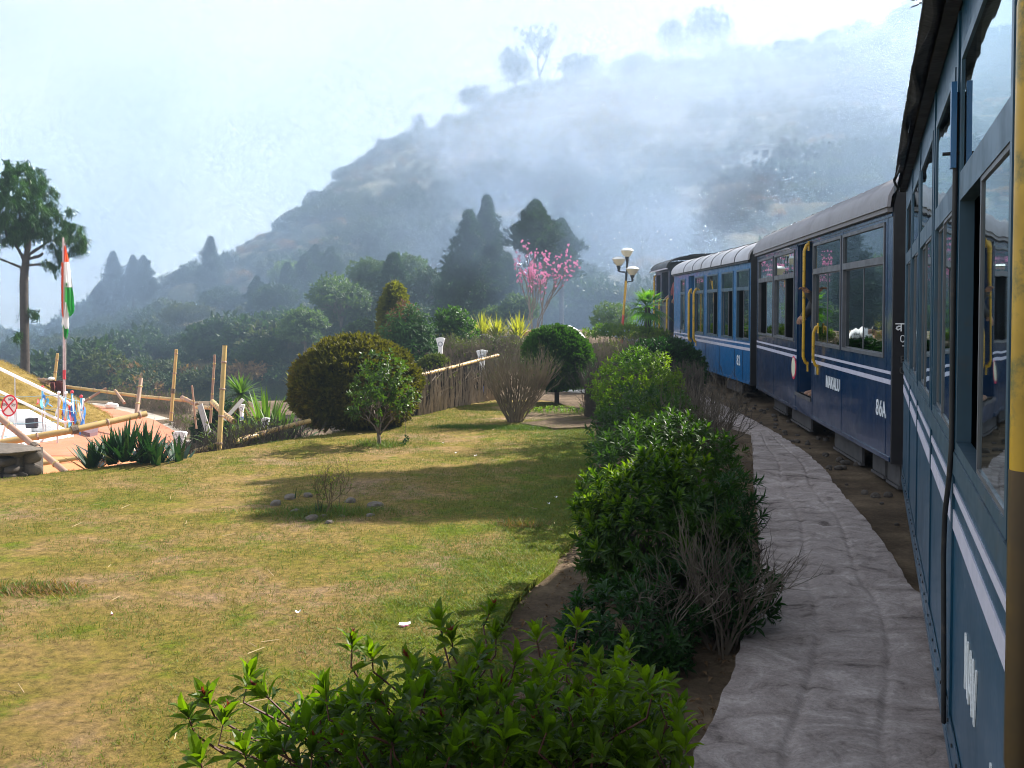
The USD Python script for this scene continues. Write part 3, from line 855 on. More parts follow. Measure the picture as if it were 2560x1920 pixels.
pl_ = np.stack([np.interp(_py, path_l[:, 1], path_l[:, 0]) + wob(_py, 1.5), _py], 1)
pr_ = np.stack([np.interp(_py, path_r[:, 1], path_r[:, 0]) + 0.8 * wob(_py, 7.5), _py], 1)
path_mat = usdkit.material(stage, look("path_cement"), {
    "g": ("geometry", {}), "mp": ("mapping", {"scale": (0.9, 1.3, 1.0), "rotation": (0, 0, 0.35)}), "n": ("noise_texture", {"scale": 3.4, "detail": 10.0, "roughness": 0.7, "distortion": 1.2}),
    "r": ("rgb_ramp", {"ramp": [(0.34, (0.13, 0.105, 0.10)), (0.44, (0.29, 0.245, 0.235)), (0.55, (0.37, 0.32, 0.31)), (0.64, (0.48, 0.42, 0.41))]}),
    "n2": ("noise_texture", {"scale": 55.0, "detail": 5.0, "roughness": 0.8}), "r2": ("rgb_ramp", {"ramp": [(0.3, (0.6, 0.58, 0.58)), (0.6, (1.12, 1.1, 1.08))]}),
    "m": ("mix", {"mix_type": "multiply", "fac": 0.8}), "ad": ("math", {"math_type": "multiply_add", "value2": 0.25}), "b": ("bump", {"strength": 1.0, "distance": 0.03}),
    "p": ("principled_bsdf", {"roughness": 0.9, "specular_ior_level": 0.2})},
    [("g.position", "mp.vector"), ("mp.vector", "n.vector"), ("g.position", "n2.vector"), ("n.fac", "r.fac"), ("n2.fac", "r2.fac"), ("r.color", "m.color1"), ("r2.color", "m.color2"), ("m.color", "p.base_color"),
     ("n2.fac", "ad.value1"), ("n.fac", "ad.value3"), ("ad.value", "b.height"), ("b.normal", "p.normal")], surface="p.BSDF")


def path_h(x, y):
    c, s = math.cos(0.3), math.sin(0.3)
    p = np.stack([(x * c - y * s) * 2.6, (x * s + y * c) * 7.5, 0 * x], -1)
    p = p + 0.8 * (meshkit.fbm(p * 0.6 + 4.1, 3, 7)[..., None] - 0.5)
    rip = 1 - 2 * np.abs(meshkit.fbm(p, 4, 44) - 0.5)
    chip = np.clip((meshkit.fbm(np.stack([x * 6.5, y * 11.0, 0 * x], -1), 4, 52) - 0.57) * 9, 0, 1)
    lo_, hi2 = np.interp(y, path_l[:, 1], path_l[:, 0]), np.interp(y, path_r[:, 1], path_r[:, 0])
    u = (x - lo_) / np.maximum(hi2 - lo_, 0.2) + 0.03 * np.sin(y * 2.3)
    seam = np.exp(-((u - 0.36) / 0.022) ** 2) + np.exp(-((u - 0.72) / 0.020) ** 2)
    row = (y + 0.10 * np.sin(x * 5) + 0.35 * (u > 0.36) + 0.6 * (u > 0.72)) / 0.95
    cross = np.exp(-((row - np.round(row)) / 0.018) ** 2)
    return near_h(x, y) * 0.3 + 0.055 + 0.006 * (rip - 0.8) - 0.010 * chip - 0.012 * np.clip(seam + cross, 0, 1)


solo("footpath", band(pl_, pr_, path_h, 0.09, 64), path_mat, "rough grey cement footpath curving beside the train", kind="structure", smooth=50)

# rails on the curve
_mid = [LINE1.at(s, 0.0, -1.02) for s in (-4, 0, 3, 6, LINE1.s(2262))] + [LINE2.at(s, 0.0, -1.02) for s in (S2(2228) + 0.5, S2(2100), S2(1980), S2(1895))] + [LINE3.at(s, 0, -1.02) for s in (S3(1876) + 0.5, 21, 25, 29, 34)] + [np.array([5.6, 44, 0.0])]
_mid = np.array(_mid)
_ty = np.linspace(-3, 40, 90)
_tx = np.interp(_ty, _mid[:, 1], _mid[:, 0])
for side in (-0.305, 0.305):
    tw = thing("track_rail", "%s rusty rail of the narrow gauge track under the coaches" % ("nearer" if side < 0 else "farther"), "rail", (0, 0, 0), group="rails of the track")
    d = unit(np.gradient(np.stack([_tx, _ty, 0 * _tx], 1), axis=0))
    nrm = np.stack([d[:, 1], -d[:, 0], 0 * d[:, 0]], 1)
    c = np.stack([_tx, _ty, 0 * _tx + 0.045], 1) + nrm * side
    prof = np.array([(-0.02, 0.0), (0.02, 0.0), (0.02, 0.05), (-0.02, 0.05)])
    v = (c[:, None] + prof[None, :, :1] * nrm[:, None] + prof[None, :, 1:] * np.array([0, 0, 1.0])).reshape(-1, 3)
    i, j = np.meshgrid(np.arange(len(c) - 1), np.arange(4), indexing="ij")
    qd = np.stack([i * 4 + j, i * 4 + (j + 1) % 4, (i + 1) * 4 + (j + 1) % 4, (i + 1) * 4 + j], -1).reshape(-1, 4)
    tw.part("rail_head", (v, qd), plain("rail_rust_%d" % (side > 0), (0.10, 0.06, 0.04), rough=0.6, metallic=0.3))
# loose stones between path and track
stone_mat = plain("fieldstone", (0.145, 0.118, 0.095), rough=0.9, var=0.5, scale=4.0, bump=0.02, bump_scale=14.0, dirt=((0.10, 0.09, 0.06), 7.0, 0.55, 0.6))
stone_dark = plain("fieldstone_dark", (0.085, 0.07, 0.06), rough=0.9, var=0.5, scale=4.0, bump=0.02, bump_scale=14.0)


def rock(c, r, seed, flat=0.7, sub=2):
    m = trimesh.creation.icosphere(sub, 1.0)
    v = np.array(m.vertices)
    k = 1 + 0.55 * (meshkit.fbm(v * 1.4 + seed * 7.7, 3, seed) - 0.5)
    v = v * k[:, None]
    v = np.sign(v) * np.abs(v) ** 0.85
    a = seed * 1.3
    v = v * (np.asarray(r) if np.ndim(r) else np.array([r, r * 0.8, r * flat]))
    v = np.stack([v[:, 0] * math.cos(a) - v[:, 1] * math.sin(a), v[:, 0] * math.sin(a) + v[:, 1] * math.cos(a), v[:, 2]], 1)
    return v + np.asarray(c), np.array(m.faces)


rk = MB()
r_ = np.random.default_rng(3)
for k in range(150):
    y = r_.uniform(3, 22)
    x = np.interp(y, path_r[:, 1], path_r[:, 0]) + r_.uniform(0.03, 0.8)
    s = r_.uniform(0.012, 0.05)
    rk.add(rock((x, y, near_h(x, y) + s * 0.3), s, k, 0.7, 1))
solo("track_ballast", rk, stone_dark, "loose dark ballast stones along the track edge", "ballast", kind="stuff")

# ------------------------------------------------------------------ grass: tufts instanced over the lawn
grass_mat = leafy("grass_blades", (0.095, 0.110, 0.010), (0.25, 0.195, 0.038), transl=0.3, rough=0.6, spec=0.2, tip=(0.36, 0.25, 0.13), tcol=(1.3, 1.3, 0.7))
green_mat = leafy("grass_green", (0.05, 0.100, 0.006), (0.14, 0.20, 0.012), transl=0.35, rough=0.55, spec=0.25, tcol=(1.5, 1.6, 0.6))


def tuft(n, spread, h, w, seed, lean=0.9):
    r = np.random.default_rng(seed)
    b = np.column_stack([r.normal(0, spread, n), r.normal(0, spread, n), np.zeros(n)])
    d = np.column_stack([r.normal(0, lean, n), r.normal(0, lean, n), np.ones(n)])
    return blades(b, d, r.uniform(0.5, 1.2, n) * h, w, r.uniform(0, 0.4, n), r, seg=2)


def scatter(name, protos, mats, pos, scale, label, cat=None, kind="stuff", seed=1):
    """one stuff object: many small copies"""
    r = np.random.default_rng(seed)
    path = _free("/World", name)
    pi = UsdGeom.PointInstancer.Define(stage, path)
    rel = pi.CreatePrototypesRel()
    for k, (m, mt) in enumerate(zip(protos, mats)):
        pp = f"{path}/kinds/kind_{k:03d}"
        usdkit.mesh(stage, pp, vf(m), mt)
        rel.AddTarget(pp)
    n = len(pos)
    pi.CreateProtoIndicesAttr(Vt.IntArray.FromNumpy(r.integers(0, len(protos), n).astype(np.int32)))
    pi.CreatePositionsAttr(Vt.Vec3fArray.FromNumpy(np.asarray(pos, np.float32)))
    a = r.uniform(0, 2 * np.pi, n)
    pi.CreateOrientationsAttr(Vt.QuathArray([Gf.Quath(float(math.cos(t / 2)), 0, 0, float(math.sin(t / 2))) for t in a]))
    s = np.broadcast_to(scale, (n,)) * r.uniform(0.75, 1.3, n)
    pi.CreateScalesAttr(Vt.Vec3fArray.FromNumpy(np.repeat(s[:, None], 3, 1).astype(np.float32)))
    UsdGeom.PrimvarsAPI(pi)
    _tag(pi.GetPrim(), label, cat, kind=kind)
    return pi


r_ = np.random.default_rng(12)
N = 30000
gy = 2.6 + (16.8 - 2.6) * r_.random(N) ** 1.25
lo_, hi_ = edge_x(gy) - 0.5, np.interp(gy, _ly, _lrx) - 0.02
gx = lo_ + (hi_ - lo_) * r_.random(N)
keep = meshkit.fbm(np.stack([gx * 1.6, gy * 1.6, 0 * gx], -1), 3, 17) > 0.36
gx, gy = gx[keep], gy[keep]
scatter("lawn_grass", [tuft(16, 0.035, 0.026, 0.0028, s, 1.3) for s in range(4)] + [tuft(14, 0.03, 0.03, 0.003, 9, 1.0)], [grass_mat] * 3 + [green_mat] * 2,
        np.column_stack([gx, gy, lawn_h(gx, gy) - 0.003]), 1.0, "short dry grass blades of the lawn", "grass")
# greener, longer fringe on the right border of the lawn and round the beds
fy = r_.uniform(3.5, 15.5, 5200)
fx = np.interp(fy, _ly, _lrx) - np.abs(r_.normal(0, 0.55, 5200))
scatter("lawn_fringe", [tuft(16, 0.035, 0.035, 0.003, 20 + s, 0.8) for s in range(3)], [green_mat, green_mat, grass_mat], np.column_stack([fx, fy, lawn_h(fx, fy) - 0.003]), 1.0,
        "greener longer grass along the right border of the lawn", "grass", seed=4)
straw = plain("dry_straw", (0.38, 0.28, 0.15), rough=0.8, var=0.2)
n = 150
sy = 3.0 + 12 * r_.random(n) ** 1.4
sx = edge_x(sy) + (np.interp(sy, _ly, _lrx) - edge_x(sy)) * r_.random(n)
aa = r_.uniform(0, np.pi, n)
ll = r_.uniform(0.03, 0.14, n)
b0 = np.column_stack([sx, sy, lawn_h(sx, sy) + 0.016])
solo("straw_litter", many_tubes(b0, b0 + np.column_stack([np.cos(aa) * ll, np.sin(aa) * ll, r_.uniform(0, 0.012, n)]), 0.0022, 0.0014), straw, "dry straws lying about on the lawn", "straw", kind="stuff")
r_ = np.random.default_rng(33)
n = 1500
ly_ = r_.uniform(3.2, 12, n)
lx_ = np.interp(ly_, _ly, _lrx) + (np.interp(ly_, path_l[:, 1], path_l[:, 0]) - np.interp(ly_, _ly, _lrx)) * r_.uniform(0.03, 1.0, n)
q0 = np.column_stack([lx_, ly_, near_h(lx_, ly_) + 0.008])
solo("leaf_litter", leaves(q0, np.column_stack([r_.normal(0, 1, n), r_.normal(0, 1, n), r_.uniform(0, 0.35, n)]), r_.uniform(0.025, 0.06, n), r_.uniform(0.012, 0.022, n), bend=0.6, r=r_), leafy("leaf_fallen", (0.07, 0.040, 0.020), (0.20, 0.12, 0.06), transl=0.2, rough=0.8, tip=(0.34, 0.20, 0.06), tcol=(1, 1, 0.7)), "fallen brown leaves on the soil under the path bushes", "leaf litter", kind="stuff")
# ------------------------------------------------------------------ plants
bark = plain("bark_grey", (0.16, 0.12, 0.09), rough=0.9, var=0.5, scale=9.0, bump=0.01, bump_scale=40.0)
bark_dark = plain("bark_dark", (0.05, 0.038, 0.032), rough=0.9, var=0.4, scale=9.0, bump=0.01, bump_scale=40.0)
bark_red = plain("stem_red_brown", (0.10, 0.035, 0.025), rough=0.7, var=0.4)
twig_mat = plain("twig_grey_brown", (0.21, 0.165, 0.115), rough=0.85, var=0.5, scale=3.0)
twig_dark = plain("twig_dark", (0.075, 0.060, 0.047), rough=0.85, var=0.5, scale=3.0)
twig_mid = plain("twig_mid", (0.125, 0.10, 0.075), rough=0.85, var=0.6, scale=3.0)
L_fore = leafy("leaf_foreground", (0.022, 0.058, 0.003), (0.165, 0.240, 0.006), transl=0.55, rough=0.42, tip=(0.27, 0.33, 0.010))
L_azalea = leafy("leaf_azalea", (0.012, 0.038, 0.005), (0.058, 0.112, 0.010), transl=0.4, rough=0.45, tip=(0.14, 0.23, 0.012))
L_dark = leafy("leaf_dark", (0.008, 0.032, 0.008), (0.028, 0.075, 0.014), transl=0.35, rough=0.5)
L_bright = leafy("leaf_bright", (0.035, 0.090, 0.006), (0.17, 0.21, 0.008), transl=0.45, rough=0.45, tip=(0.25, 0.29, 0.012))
L_red = leafy("leaf_new_red", (0.10, 0.02, 0.02), (0.22, 0.04, 0.03), transl=0.35)
L_golden = leafy("leaf_golden_cypress", (0.038, 0.044, 0.004), (0.150, 0.120, 0.010), transl=0.3, rough=0.6, tip=(0.30, 0.18, 0.025))
L_green_ball = leafy("leaf_green_cypress", (0.014, 0.052, 0.003), (0.060, 0.145, 0.005), transl=0.3, rough=0.6, tip=(0.10, 0.17, 0.015))
L_olive = leafy("leaf_olive", (0.035, 0.055, 0.008), (0.125, 0.140, 0.020), transl=0.25, rough=0.55, tip=(0.14, 0.13, 0.04))
L_gold_tree = leafy("leaf_gold_conifer", (0.06, 0.075, 0.006), (0.20, 0.19, 0.012), transl=0.3, rough=0.55, tip=(0.30, 0.25, 0.02))
L_yucca = leafy("leaf_yucca", (0.010, 0.040, 0.014), (0.030, 0.085, 0.030), transl=0.15, rough=0.3, spec=0.6)
L_strap = leafy("leaf_strap", (0.05, 0.11, 0.02), (0.13, 0.21, 0.05), transl=0.35, rough=0.4)
L_yellowgrass = leafy("leaf_yellow_grass", (0.16, 0.18, 0.02), (0.42, 0.38, 0.04), transl=0.4, rough=0.5, tip=(0.48, 0.30, 0.05))
L_palm = leafy("leaf_palm", (0.04, 0.13, 0.012), (0.18, 0.34, 0.03), transl=0.4, rough=0.35)
L_pine = leafy("leaf_pine", (0.012, 0.050, 0.010), (0.075, 0.190, 0.022), transl=0.2, rough=0.5)
L_dry = leafy("leaf_dry", (0.16, 0.09, 0.04), (0.32, 0.20, 0.10), transl=0.3, rough=0.7)
L_cam = leafy("leaf_camellia", (0.018, 0.066, 0.010), (0.065, 0.165, 0.022), transl=0.38, rough=0.32, spec=0.45, tip=(0.14, 0.24, 0.06))
blossom_mat = leafy("blossom_pink", (0.70, 0.26, 0.46), (0.84, 0.48, 0.64), transl=0.3, rough=0.6, tcol=(1.2, 1.0, 1.2))


def rosettes(c, axis, k, L, W, r, spread=(35, 85), jit=0.2, bend=0.3):
    """k leaves in a whorl about each axis"""
    n = len(c)
    axis = unit(axis)
    u = unit(np.cross(axis, r.normal(0, 1, (n, 3))))
    w = np.cross(axis, u)
    ph = np.arange(k)[None] * 2.39996 + r.uniform(0, 6.3, (n, 1))
    t = np.radians(np.linspace(spread[0], spread[1], k))[None] + r.normal(0, 0.14, (n, k))
    d = (np.cos(t)[..., None] * axis[:, None] + np.sin(t)[..., None] * (np.cos(ph)[..., None] * u[:, None] + np.sin(ph)[..., None] * w[:, None]))
    L = np.broadcast_to(np.asarray(L, float).reshape(-1, 1) if np.ndim(L) else L, (n, k)) * r.uniform(1 - jit, 1 + jit, (n, k))
    b = c[:, None] - axis[:, None] * (np.linspace(0, 0.35, k)[None, :, None] * L[..., None])
    return leaves(b.reshape(-1, 3), d.reshape(-1, 3), L.ravel(), L.ravel() * W, up=np.repeat(axis, k, 0), bend=bend, r=r)


def shell_points(n, c, rad, r, inner=0.55, low=-0.5, bias=1.0, lump=0.25, seed=0):
    """points in the outer part of a lumpy ellipsoid; returns points and outward directions"""
    d = sphere_dirs(n * 3, r)
    d = d[d[:, 2] > low][:n]
    k = inner + (1 - inner) * r.random(len(d)) ** (1 / (1 + bias))
    bump = 1 + lump * (meshkit.fbm(d * 2.1 + seed * 5.3, 3, seed) - 0.5) * 2
    p = np.asarray(c) + d * np.asarray(rad) * (k * bump)[:, None]
    return p, unit(d / np.asarray(rad))


def branches(base, dirs, length, r0, levels, split, ang, r, up=0.15, shrink=0.68, thin=0.6, sides=3, wander=0.12):
    """repeated forking: returns one mesh of sticks, the tips and their directions"""
    mb = MB()
    p, d = np.asarray(base, float), unit(dirs)
    L = np.broadcast_to(length, (len(p),)).astype(float)
    rad = np.broadcast_to(r0, (len(p),)).astype(float)
    nodes = []
    for lv in range(levels):
        mid = p + d * L[:, None] * 0.5 + r.normal(0, 1, p.shape) * (L * wander * 0.3)[:, None]
        e = p + d * L[:, None] + r.normal(0, 1, p.shape) * (L * wander * 0.5)[:, None]
        last = lv == levels - 1
        mb.add(many_tubes(p, mid, rad, rad * (1 + thin) / 2, sides))
        mb.add(many_tubes(mid, e, rad * (1 + thin) / 2, rad * (0.35 if last else thin), sides))
        nodes.append((e, unit(e - mid)))
        if last:
            break
        k = split if np.ndim(split) == 0 else split[lv]
        p = np.repeat(e, k, 0) - np.repeat(e - mid, k, 0) * (r.random((len(e) * k, 1)) * 0.7)
        d0 = np.repeat(unit(e - mid), k, 0)
        d = unit(d0 + r.normal(0, math.tan(ang), d0.shape) + np.array([0, 0, up]))
        L = np.repeat(L, k) * shrink * r.uniform(0.7, 1.25, len(p))
        rad = np.repeat(rad, k) * thin
    return mb, nodes[-1][0], nodes[-1][1], nodes


def shrub(name, label, cat, c, rad, n, k, L, W, mat, base, seed, stem=bark_dark, low=-0.4, inner=0.5, extra=None, lift=0.6, nstem=9, group=None, bend=0.3, spread=(30, 85), lump=0.3, single=0, stem_r=0.008):
    """leafy bush: whorls of leaves on stems that rise from the base"""
    r = np.random.default_rng(seed)
    t = thing(name, label, cat, base, group=group)
    p, d = shell_points(n, c, rad, r, inner, low, 1.0, lump, seed)
    p[:, 2] = np.maximum(p[:, 2], base[2] + 0.04)
    ax = unit(d + np.array([0, 0, lift]) + r.normal(0, 0.25, d.shape))
    if single:
        idx = np.argsort(np.linalg.norm(p - np.array([0, 0, EYE]), axis=1))[:single]
        rest = np.setdiff1d(np.arange(len(p)), idx)
        for i in idx:
            t.part("leaf_whorl", rosettes(p[i:i + 1], ax[i:i + 1], k, L, W, r, spread, bend=bend), mat)
        t.part("foliage", rosettes(p[rest], ax[rest], k, L, W, r, spread, bend=bend), mat, kind="stuff")
    else:
        t.part("foliage", rosettes(p, ax, k, L, W, r, spread, bend=bend), mat, kind="stuff")
    b = np.asarray(base, float)
    cc = np.asarray(c, float)
    sb = b + np.column_stack([r.normal(0, 0.07 * rad[0] * 3, nstem), r.normal(0, 0.07 * rad[1] * 3, nstem), np.zeros(nstem)])
    tgt = cc + sphere_dirs(nstem, r) * np.asarray(rad) * 0.5
    mb, tp, td, _ = branches(sb, tgt - sb, np.linalg.norm(tgt - sb, axis=1) * 0.5, stem_r, 4, 3, 0.45, r, up=0.25, shrink=0.62)
    t.part("stems", mb, stem, kind="stuff")
    if extra:
        extra(t, p, ax, r)
    return t


def ball(name, label, c, rad, n, mat, base, seed, core=None, sprig=0.07, squash=None, group=None, w=0.36, low=-0.75, lump=0.10, flat=0.0, cat="shrub", k=5):
    """clipped bush: a dense skin of small sprays over a dark core"""
    r = np.random.default_rng(seed)
    t = thing(name, label, cat, base, group=group)
    d = sphere_dirs(n * 2, r)
    d = d[d[:, 2] > low][:n]
    bump = 1 + lump * (meshkit.fbm(d * 2.6 + seed, 4, seed) - 0.5) * 2 + 0.05 * (meshkit.noise(d * 9.0 + seed, seed) - 0.5) * 2
    sh = np.ones(len(d))
    if squash:
        sh = squash(d)
    p = np.asarray(c) + d * np.asarray(rad) * (bump * sh * (1 - 0.13 * r.random(len(d)) ** 2))[:, None]
    o = unit(d / np.asarray(rad) + np.array([0, 0, 0.25]) + r.normal(0, 0.3, d.shape))
    t.part("foliage", rosettes(p - o * sprig * 0.4, o, k, sprig * r.uniform(0.6, 1.35, len(p)), w, r, (8, 50), 0.3, 0.15), mat, kind="stuff")
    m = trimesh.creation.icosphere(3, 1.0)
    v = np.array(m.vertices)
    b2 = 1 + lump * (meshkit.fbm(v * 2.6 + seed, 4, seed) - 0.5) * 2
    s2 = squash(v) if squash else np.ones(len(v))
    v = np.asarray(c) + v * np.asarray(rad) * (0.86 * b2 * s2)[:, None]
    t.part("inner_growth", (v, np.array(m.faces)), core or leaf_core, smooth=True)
    b = np.asarray(base, float)
    t.part("trunk", tube([b - [0, 0, 0.1], b * 0.5 + np.asarray(c) * 0.5, np.asarray(c, float)], [0.045, 0.035, 0.02], 7), bark_dark)
    return t


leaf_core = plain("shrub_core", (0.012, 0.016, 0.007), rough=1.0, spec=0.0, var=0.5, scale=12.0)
gz = lambda x, y: float(near_h(np.array(x), np.array(y)))

# ---- the foreground shrub, close under the lens
r_ = np.random.default_rng(41)
fs = thing("foreground_shrub", "large leafy shrub with red tipped shoots at the bottom edge of the picture", "shrub", (-0.1, 2.9, 0))
# shoots end where the photograph shows them (photograph x, y, distance)
shoot_px = [(1130, 1600, 3.0), (1100, 1560, 3.05), (1225, 1530, 3.1), (1340, 1590, 3.1), (1445, 1560, 3.2), (1570, 1610, 3.15), (1030, 1660, 2.9), (930, 1640, 2.85), (880, 1615, 2.85), (800, 1790, 2.6),
            (660, 1735, 2.6), (620, 1700, 2.65), (520, 1755, 2.55), (470, 1790, 2.5), (1200, 1660, 2.9), (1290, 1650, 2.95), (1420, 1650, 3.0), (1500, 1670, 3.05), (1150, 1720, 2.75), (1060, 1740, 2.7), (960, 1760, 2.65),
            (870, 1780, 2.6), (1260, 1730, 2.8), (1380, 1740, 2.85), (1480, 1740, 2.9), (1600, 1770, 3.0), (1670, 1790, 3.05), (1560, 1720, 3.0), (1100, 1820, 2.55), (980, 1850, 2.5), (880, 1870, 2.45), (1220, 1830, 2.6),
            (1330, 1830, 2.65), (1430, 1820, 2.7), (1540, 1850, 2.75), (1640, 1860, 2.85), (780, 1880, 2.45), (700, 1860, 2.45), (1180, 1900, 2.45), (1300, 1910, 2.5), (1480, 1910, 2.6), (1600, 1915, 2.7), (560, 1800, 2.5), (610, 1880, 2.4), (1700, 1850, 3.05), (500, 1900, 2.4), (1350, 1680, 3.0), (1240, 1590, 3.05)]
tips = np.array([at_y(*s) for s in shoot_px])
extra_n = 120
tx_ = np.array([at_y(r_.uniform(760, 1700), 1640 + 330 * r_.random() ** 0.8 + 0.00018 * (r_.uniform(760, 1700) - 1300) ** 2, r_.uniform(2.4, 3.05)) for _ in range(extra_n)])
tx_[:, 2] -= r_.uniform(0.02, 0.16, extra_n)
allp = np.vstack([tips, tx_])
ax = unit(np.column_stack([r_.normal(0, 0.3, len(allp)) + (allp[:, 0] - 0.05) * 0.35, r_.normal(0.0, 0.25, len(allp)), np.full(len(allp), 1.0)]))
for i in range(len(allp)):
    k = 11 if i < len(tips) else 9
    Ls = r_.uniform(0.058, 0.080)
    w = fs.part("leaf_whorl", rosettes(allp[i:i + 1], ax[i:i + 1], k, Ls, 0.36, r_, (14, 84), bend=0.22), L_fore)
    if i < len(tips) and i % 2 == 0:
        w.part("red_shoot_tip", rosettes(allp[i:i + 1] + ax[i:i + 1] * 0.028, ax[i:i + 1], 7, 0.026, 0.28, r_, (8, 55)), L_red)
roots = np.array([0.02, 2.85, 0.0]) + np.column_stack([r_.normal(0, 0.22, len(allp)), r_.normal(0, 0.14, len(allp)), np.zeros(len(allp))])
st = MB()
for i in range(len(allp)):
    m = roots[i] * 0.45 + allp[i] * 0.55 - np.array([0, 0, 0.02]) + r_.normal(0, 0.015, 3)
    e = allp[i] + (ax[i] * 0.02 if i < len(tips) else 0)
    st.tube([roots[i], m, allp[i] - ax[i] * 0.06, e], [0.0055, 0.004, 0.003, 0.0022], 5)
fs.part("stems", st, bark_red, kind="stuff")
nf = 420
fp_ = np.array([at_y(u, 1585 + 0.00030 * (u - 1330) ** 2 + 420 * r_.random() ** 0.75, r_.uniform(2.4, 3.2)) for u in r_.uniform(640, 1720, nf)])
fp_[:, 2] = np.maximum(fp_[:, 2] - r_.uniform(0.02, 0.10, nf), 0.05)
fs.part("foliage", rosettes(fp_, np.column_stack([r_.normal(0, 0.5, nf), r_.normal(0, 0.5, nf), np.ones(nf)]), 9, r_.uniform(0.050, 0.074, nf), 0.34, r_, (20, 95), bend=0.25), L_fore, kind="stuff")
# leaves set along the shoots under the whorls
along_p, along_d = [], []
for i in range(len(allp)):
    n = 12
    t = r_.uniform(0.45, 0.97, n)[:, None]
    q_ = roots[i] * (1 - t) + allp[i] * t
    along_p.append(q_)
    along_d.append(np.column_stack([r_.normal(0, 1, n), r_.normal(0, 1, n), r_.uniform(-0.1, 0.8, n)]))
ap, ad = np.vstack(along_p), np.vstack(along_d)
fs.part("lower_leaves", leaves(ap, ad, r_.uniform(0.03, 0.055, len(ap)), r_.uniform(0.010, 0.016, len(ap)), bend=0.5, r=r_), L_azalea, kind="stuff")

# ---- bushes along the path
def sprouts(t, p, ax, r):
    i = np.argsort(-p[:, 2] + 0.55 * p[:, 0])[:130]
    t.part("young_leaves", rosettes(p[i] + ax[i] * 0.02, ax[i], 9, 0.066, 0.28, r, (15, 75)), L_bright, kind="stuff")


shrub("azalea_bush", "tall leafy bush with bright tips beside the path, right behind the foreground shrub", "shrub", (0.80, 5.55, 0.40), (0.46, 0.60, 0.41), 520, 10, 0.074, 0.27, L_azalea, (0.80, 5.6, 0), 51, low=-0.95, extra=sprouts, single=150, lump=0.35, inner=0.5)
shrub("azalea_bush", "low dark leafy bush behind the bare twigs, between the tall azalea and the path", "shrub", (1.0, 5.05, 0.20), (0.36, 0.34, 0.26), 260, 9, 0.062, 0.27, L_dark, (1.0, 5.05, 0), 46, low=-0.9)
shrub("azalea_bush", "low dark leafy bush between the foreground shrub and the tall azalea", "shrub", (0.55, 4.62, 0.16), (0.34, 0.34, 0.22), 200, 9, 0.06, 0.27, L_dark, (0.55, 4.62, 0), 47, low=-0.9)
c_ = at_y(1915, 1290, 5.3)
shrub("pointed_leaf_bush", "dark bush of narrow pointed leaves leaning over the cement path", "shrub", (1.18, 5.35, 0.52), (0.17, 0.20, 0.26), 90, 11, 0.06, 0.15, L_dark, (1.05, 5.4, 0), 52, low=-0.8, single=50, inner=0.3, nstem=7)


def bare(name, label, base, top, n, seed, spread, mat, r0=0.006, levels=4, split=3, cat="shrub", group=None, ang=0.22, up=0.35, fan=1.0, wander=0.10):
    """leafless bush: stems that fork upward"""
    r = np.random.default_rng(seed)
    t = thing(name, label, cat, base, group=group)
    b = np.asarray(base, float) + np.column_stack([r.normal(0, 0.04, n), r.normal(0, 0.04, n), np.full(n, -0.02)])
    a, q = r.uniform(0, 2 * np.pi, n), np.sqrt(r.random(n)) * spread
    d = np.column_stack([np.cos(a) * q, np.sin(a) * q * fan, np.ones(n)])
    h = top / sum(0.68 ** i for i in range(levels)) * 1.02
    mb, tp, td, nodes = branches(b, d, h * np.linalg.norm(d, axis=1) ** 0.5, r0, levels, split, ang, r, up=up, wander=wander)
    t.part("branches", mb, mat, kind="stuff")
    return t, tp, td, nodes


bare("bare_twig_bush", "leafless grey twiggy bush at the path edge in front of the leafy bush", (1.0, 4.75, 0), 0.68, 20, 53, 0.55, twig_mid, r0=0.0068, levels=4, split=(3, 3, 2), ang=0.28, wander=0.25)
bare("bare_twig_bush", "leafless twiggy bush behind the pointed leaf bush, higher up the path", (1.62, 9.2, 0), 0.92, 24, 54, 0.6, twig_mid, r0=0.010, levels=4, split=(3, 3, 2), ang=0.3, wander=0.25)
bare("bare_twig_bush", "leafless twiggy bush nearest the middle coach, where the path vanishes", (2.12, 10.6, 0), 0.95, 24, 55, 0.6, twig_mid, r0=0.010, levels=4, split=(3, 3, 2), ang=0.3, wander=0.25)
bare("bare_twig_bush", "low leafless stems at the left end of the path, under the azalea", (0.66, 4.6, 0), 0.5, 10, 59, 0.8, twig_mid, r0=0.007, levels=4, split=(3, 2, 2), ang=0.36, wander=0.3)
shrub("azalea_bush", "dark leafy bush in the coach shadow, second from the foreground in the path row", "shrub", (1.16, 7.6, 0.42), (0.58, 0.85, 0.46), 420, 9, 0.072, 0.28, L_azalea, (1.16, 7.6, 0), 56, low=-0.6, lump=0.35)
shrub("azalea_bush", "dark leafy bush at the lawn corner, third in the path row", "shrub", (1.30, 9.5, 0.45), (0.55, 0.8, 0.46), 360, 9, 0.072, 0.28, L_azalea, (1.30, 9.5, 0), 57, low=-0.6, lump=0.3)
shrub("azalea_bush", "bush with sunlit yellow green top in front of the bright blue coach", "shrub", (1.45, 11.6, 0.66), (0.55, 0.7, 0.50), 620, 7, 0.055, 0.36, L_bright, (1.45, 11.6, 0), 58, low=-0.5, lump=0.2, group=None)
ball("clipped_bush", "dark green clipped mound against the side of the bright blue coach", (2.42, 16.2, 0.62), (0.72, 0.75, 0.52), 2600, L_dark, (2.42, 16.2, 0), 60, sprig=0.06)


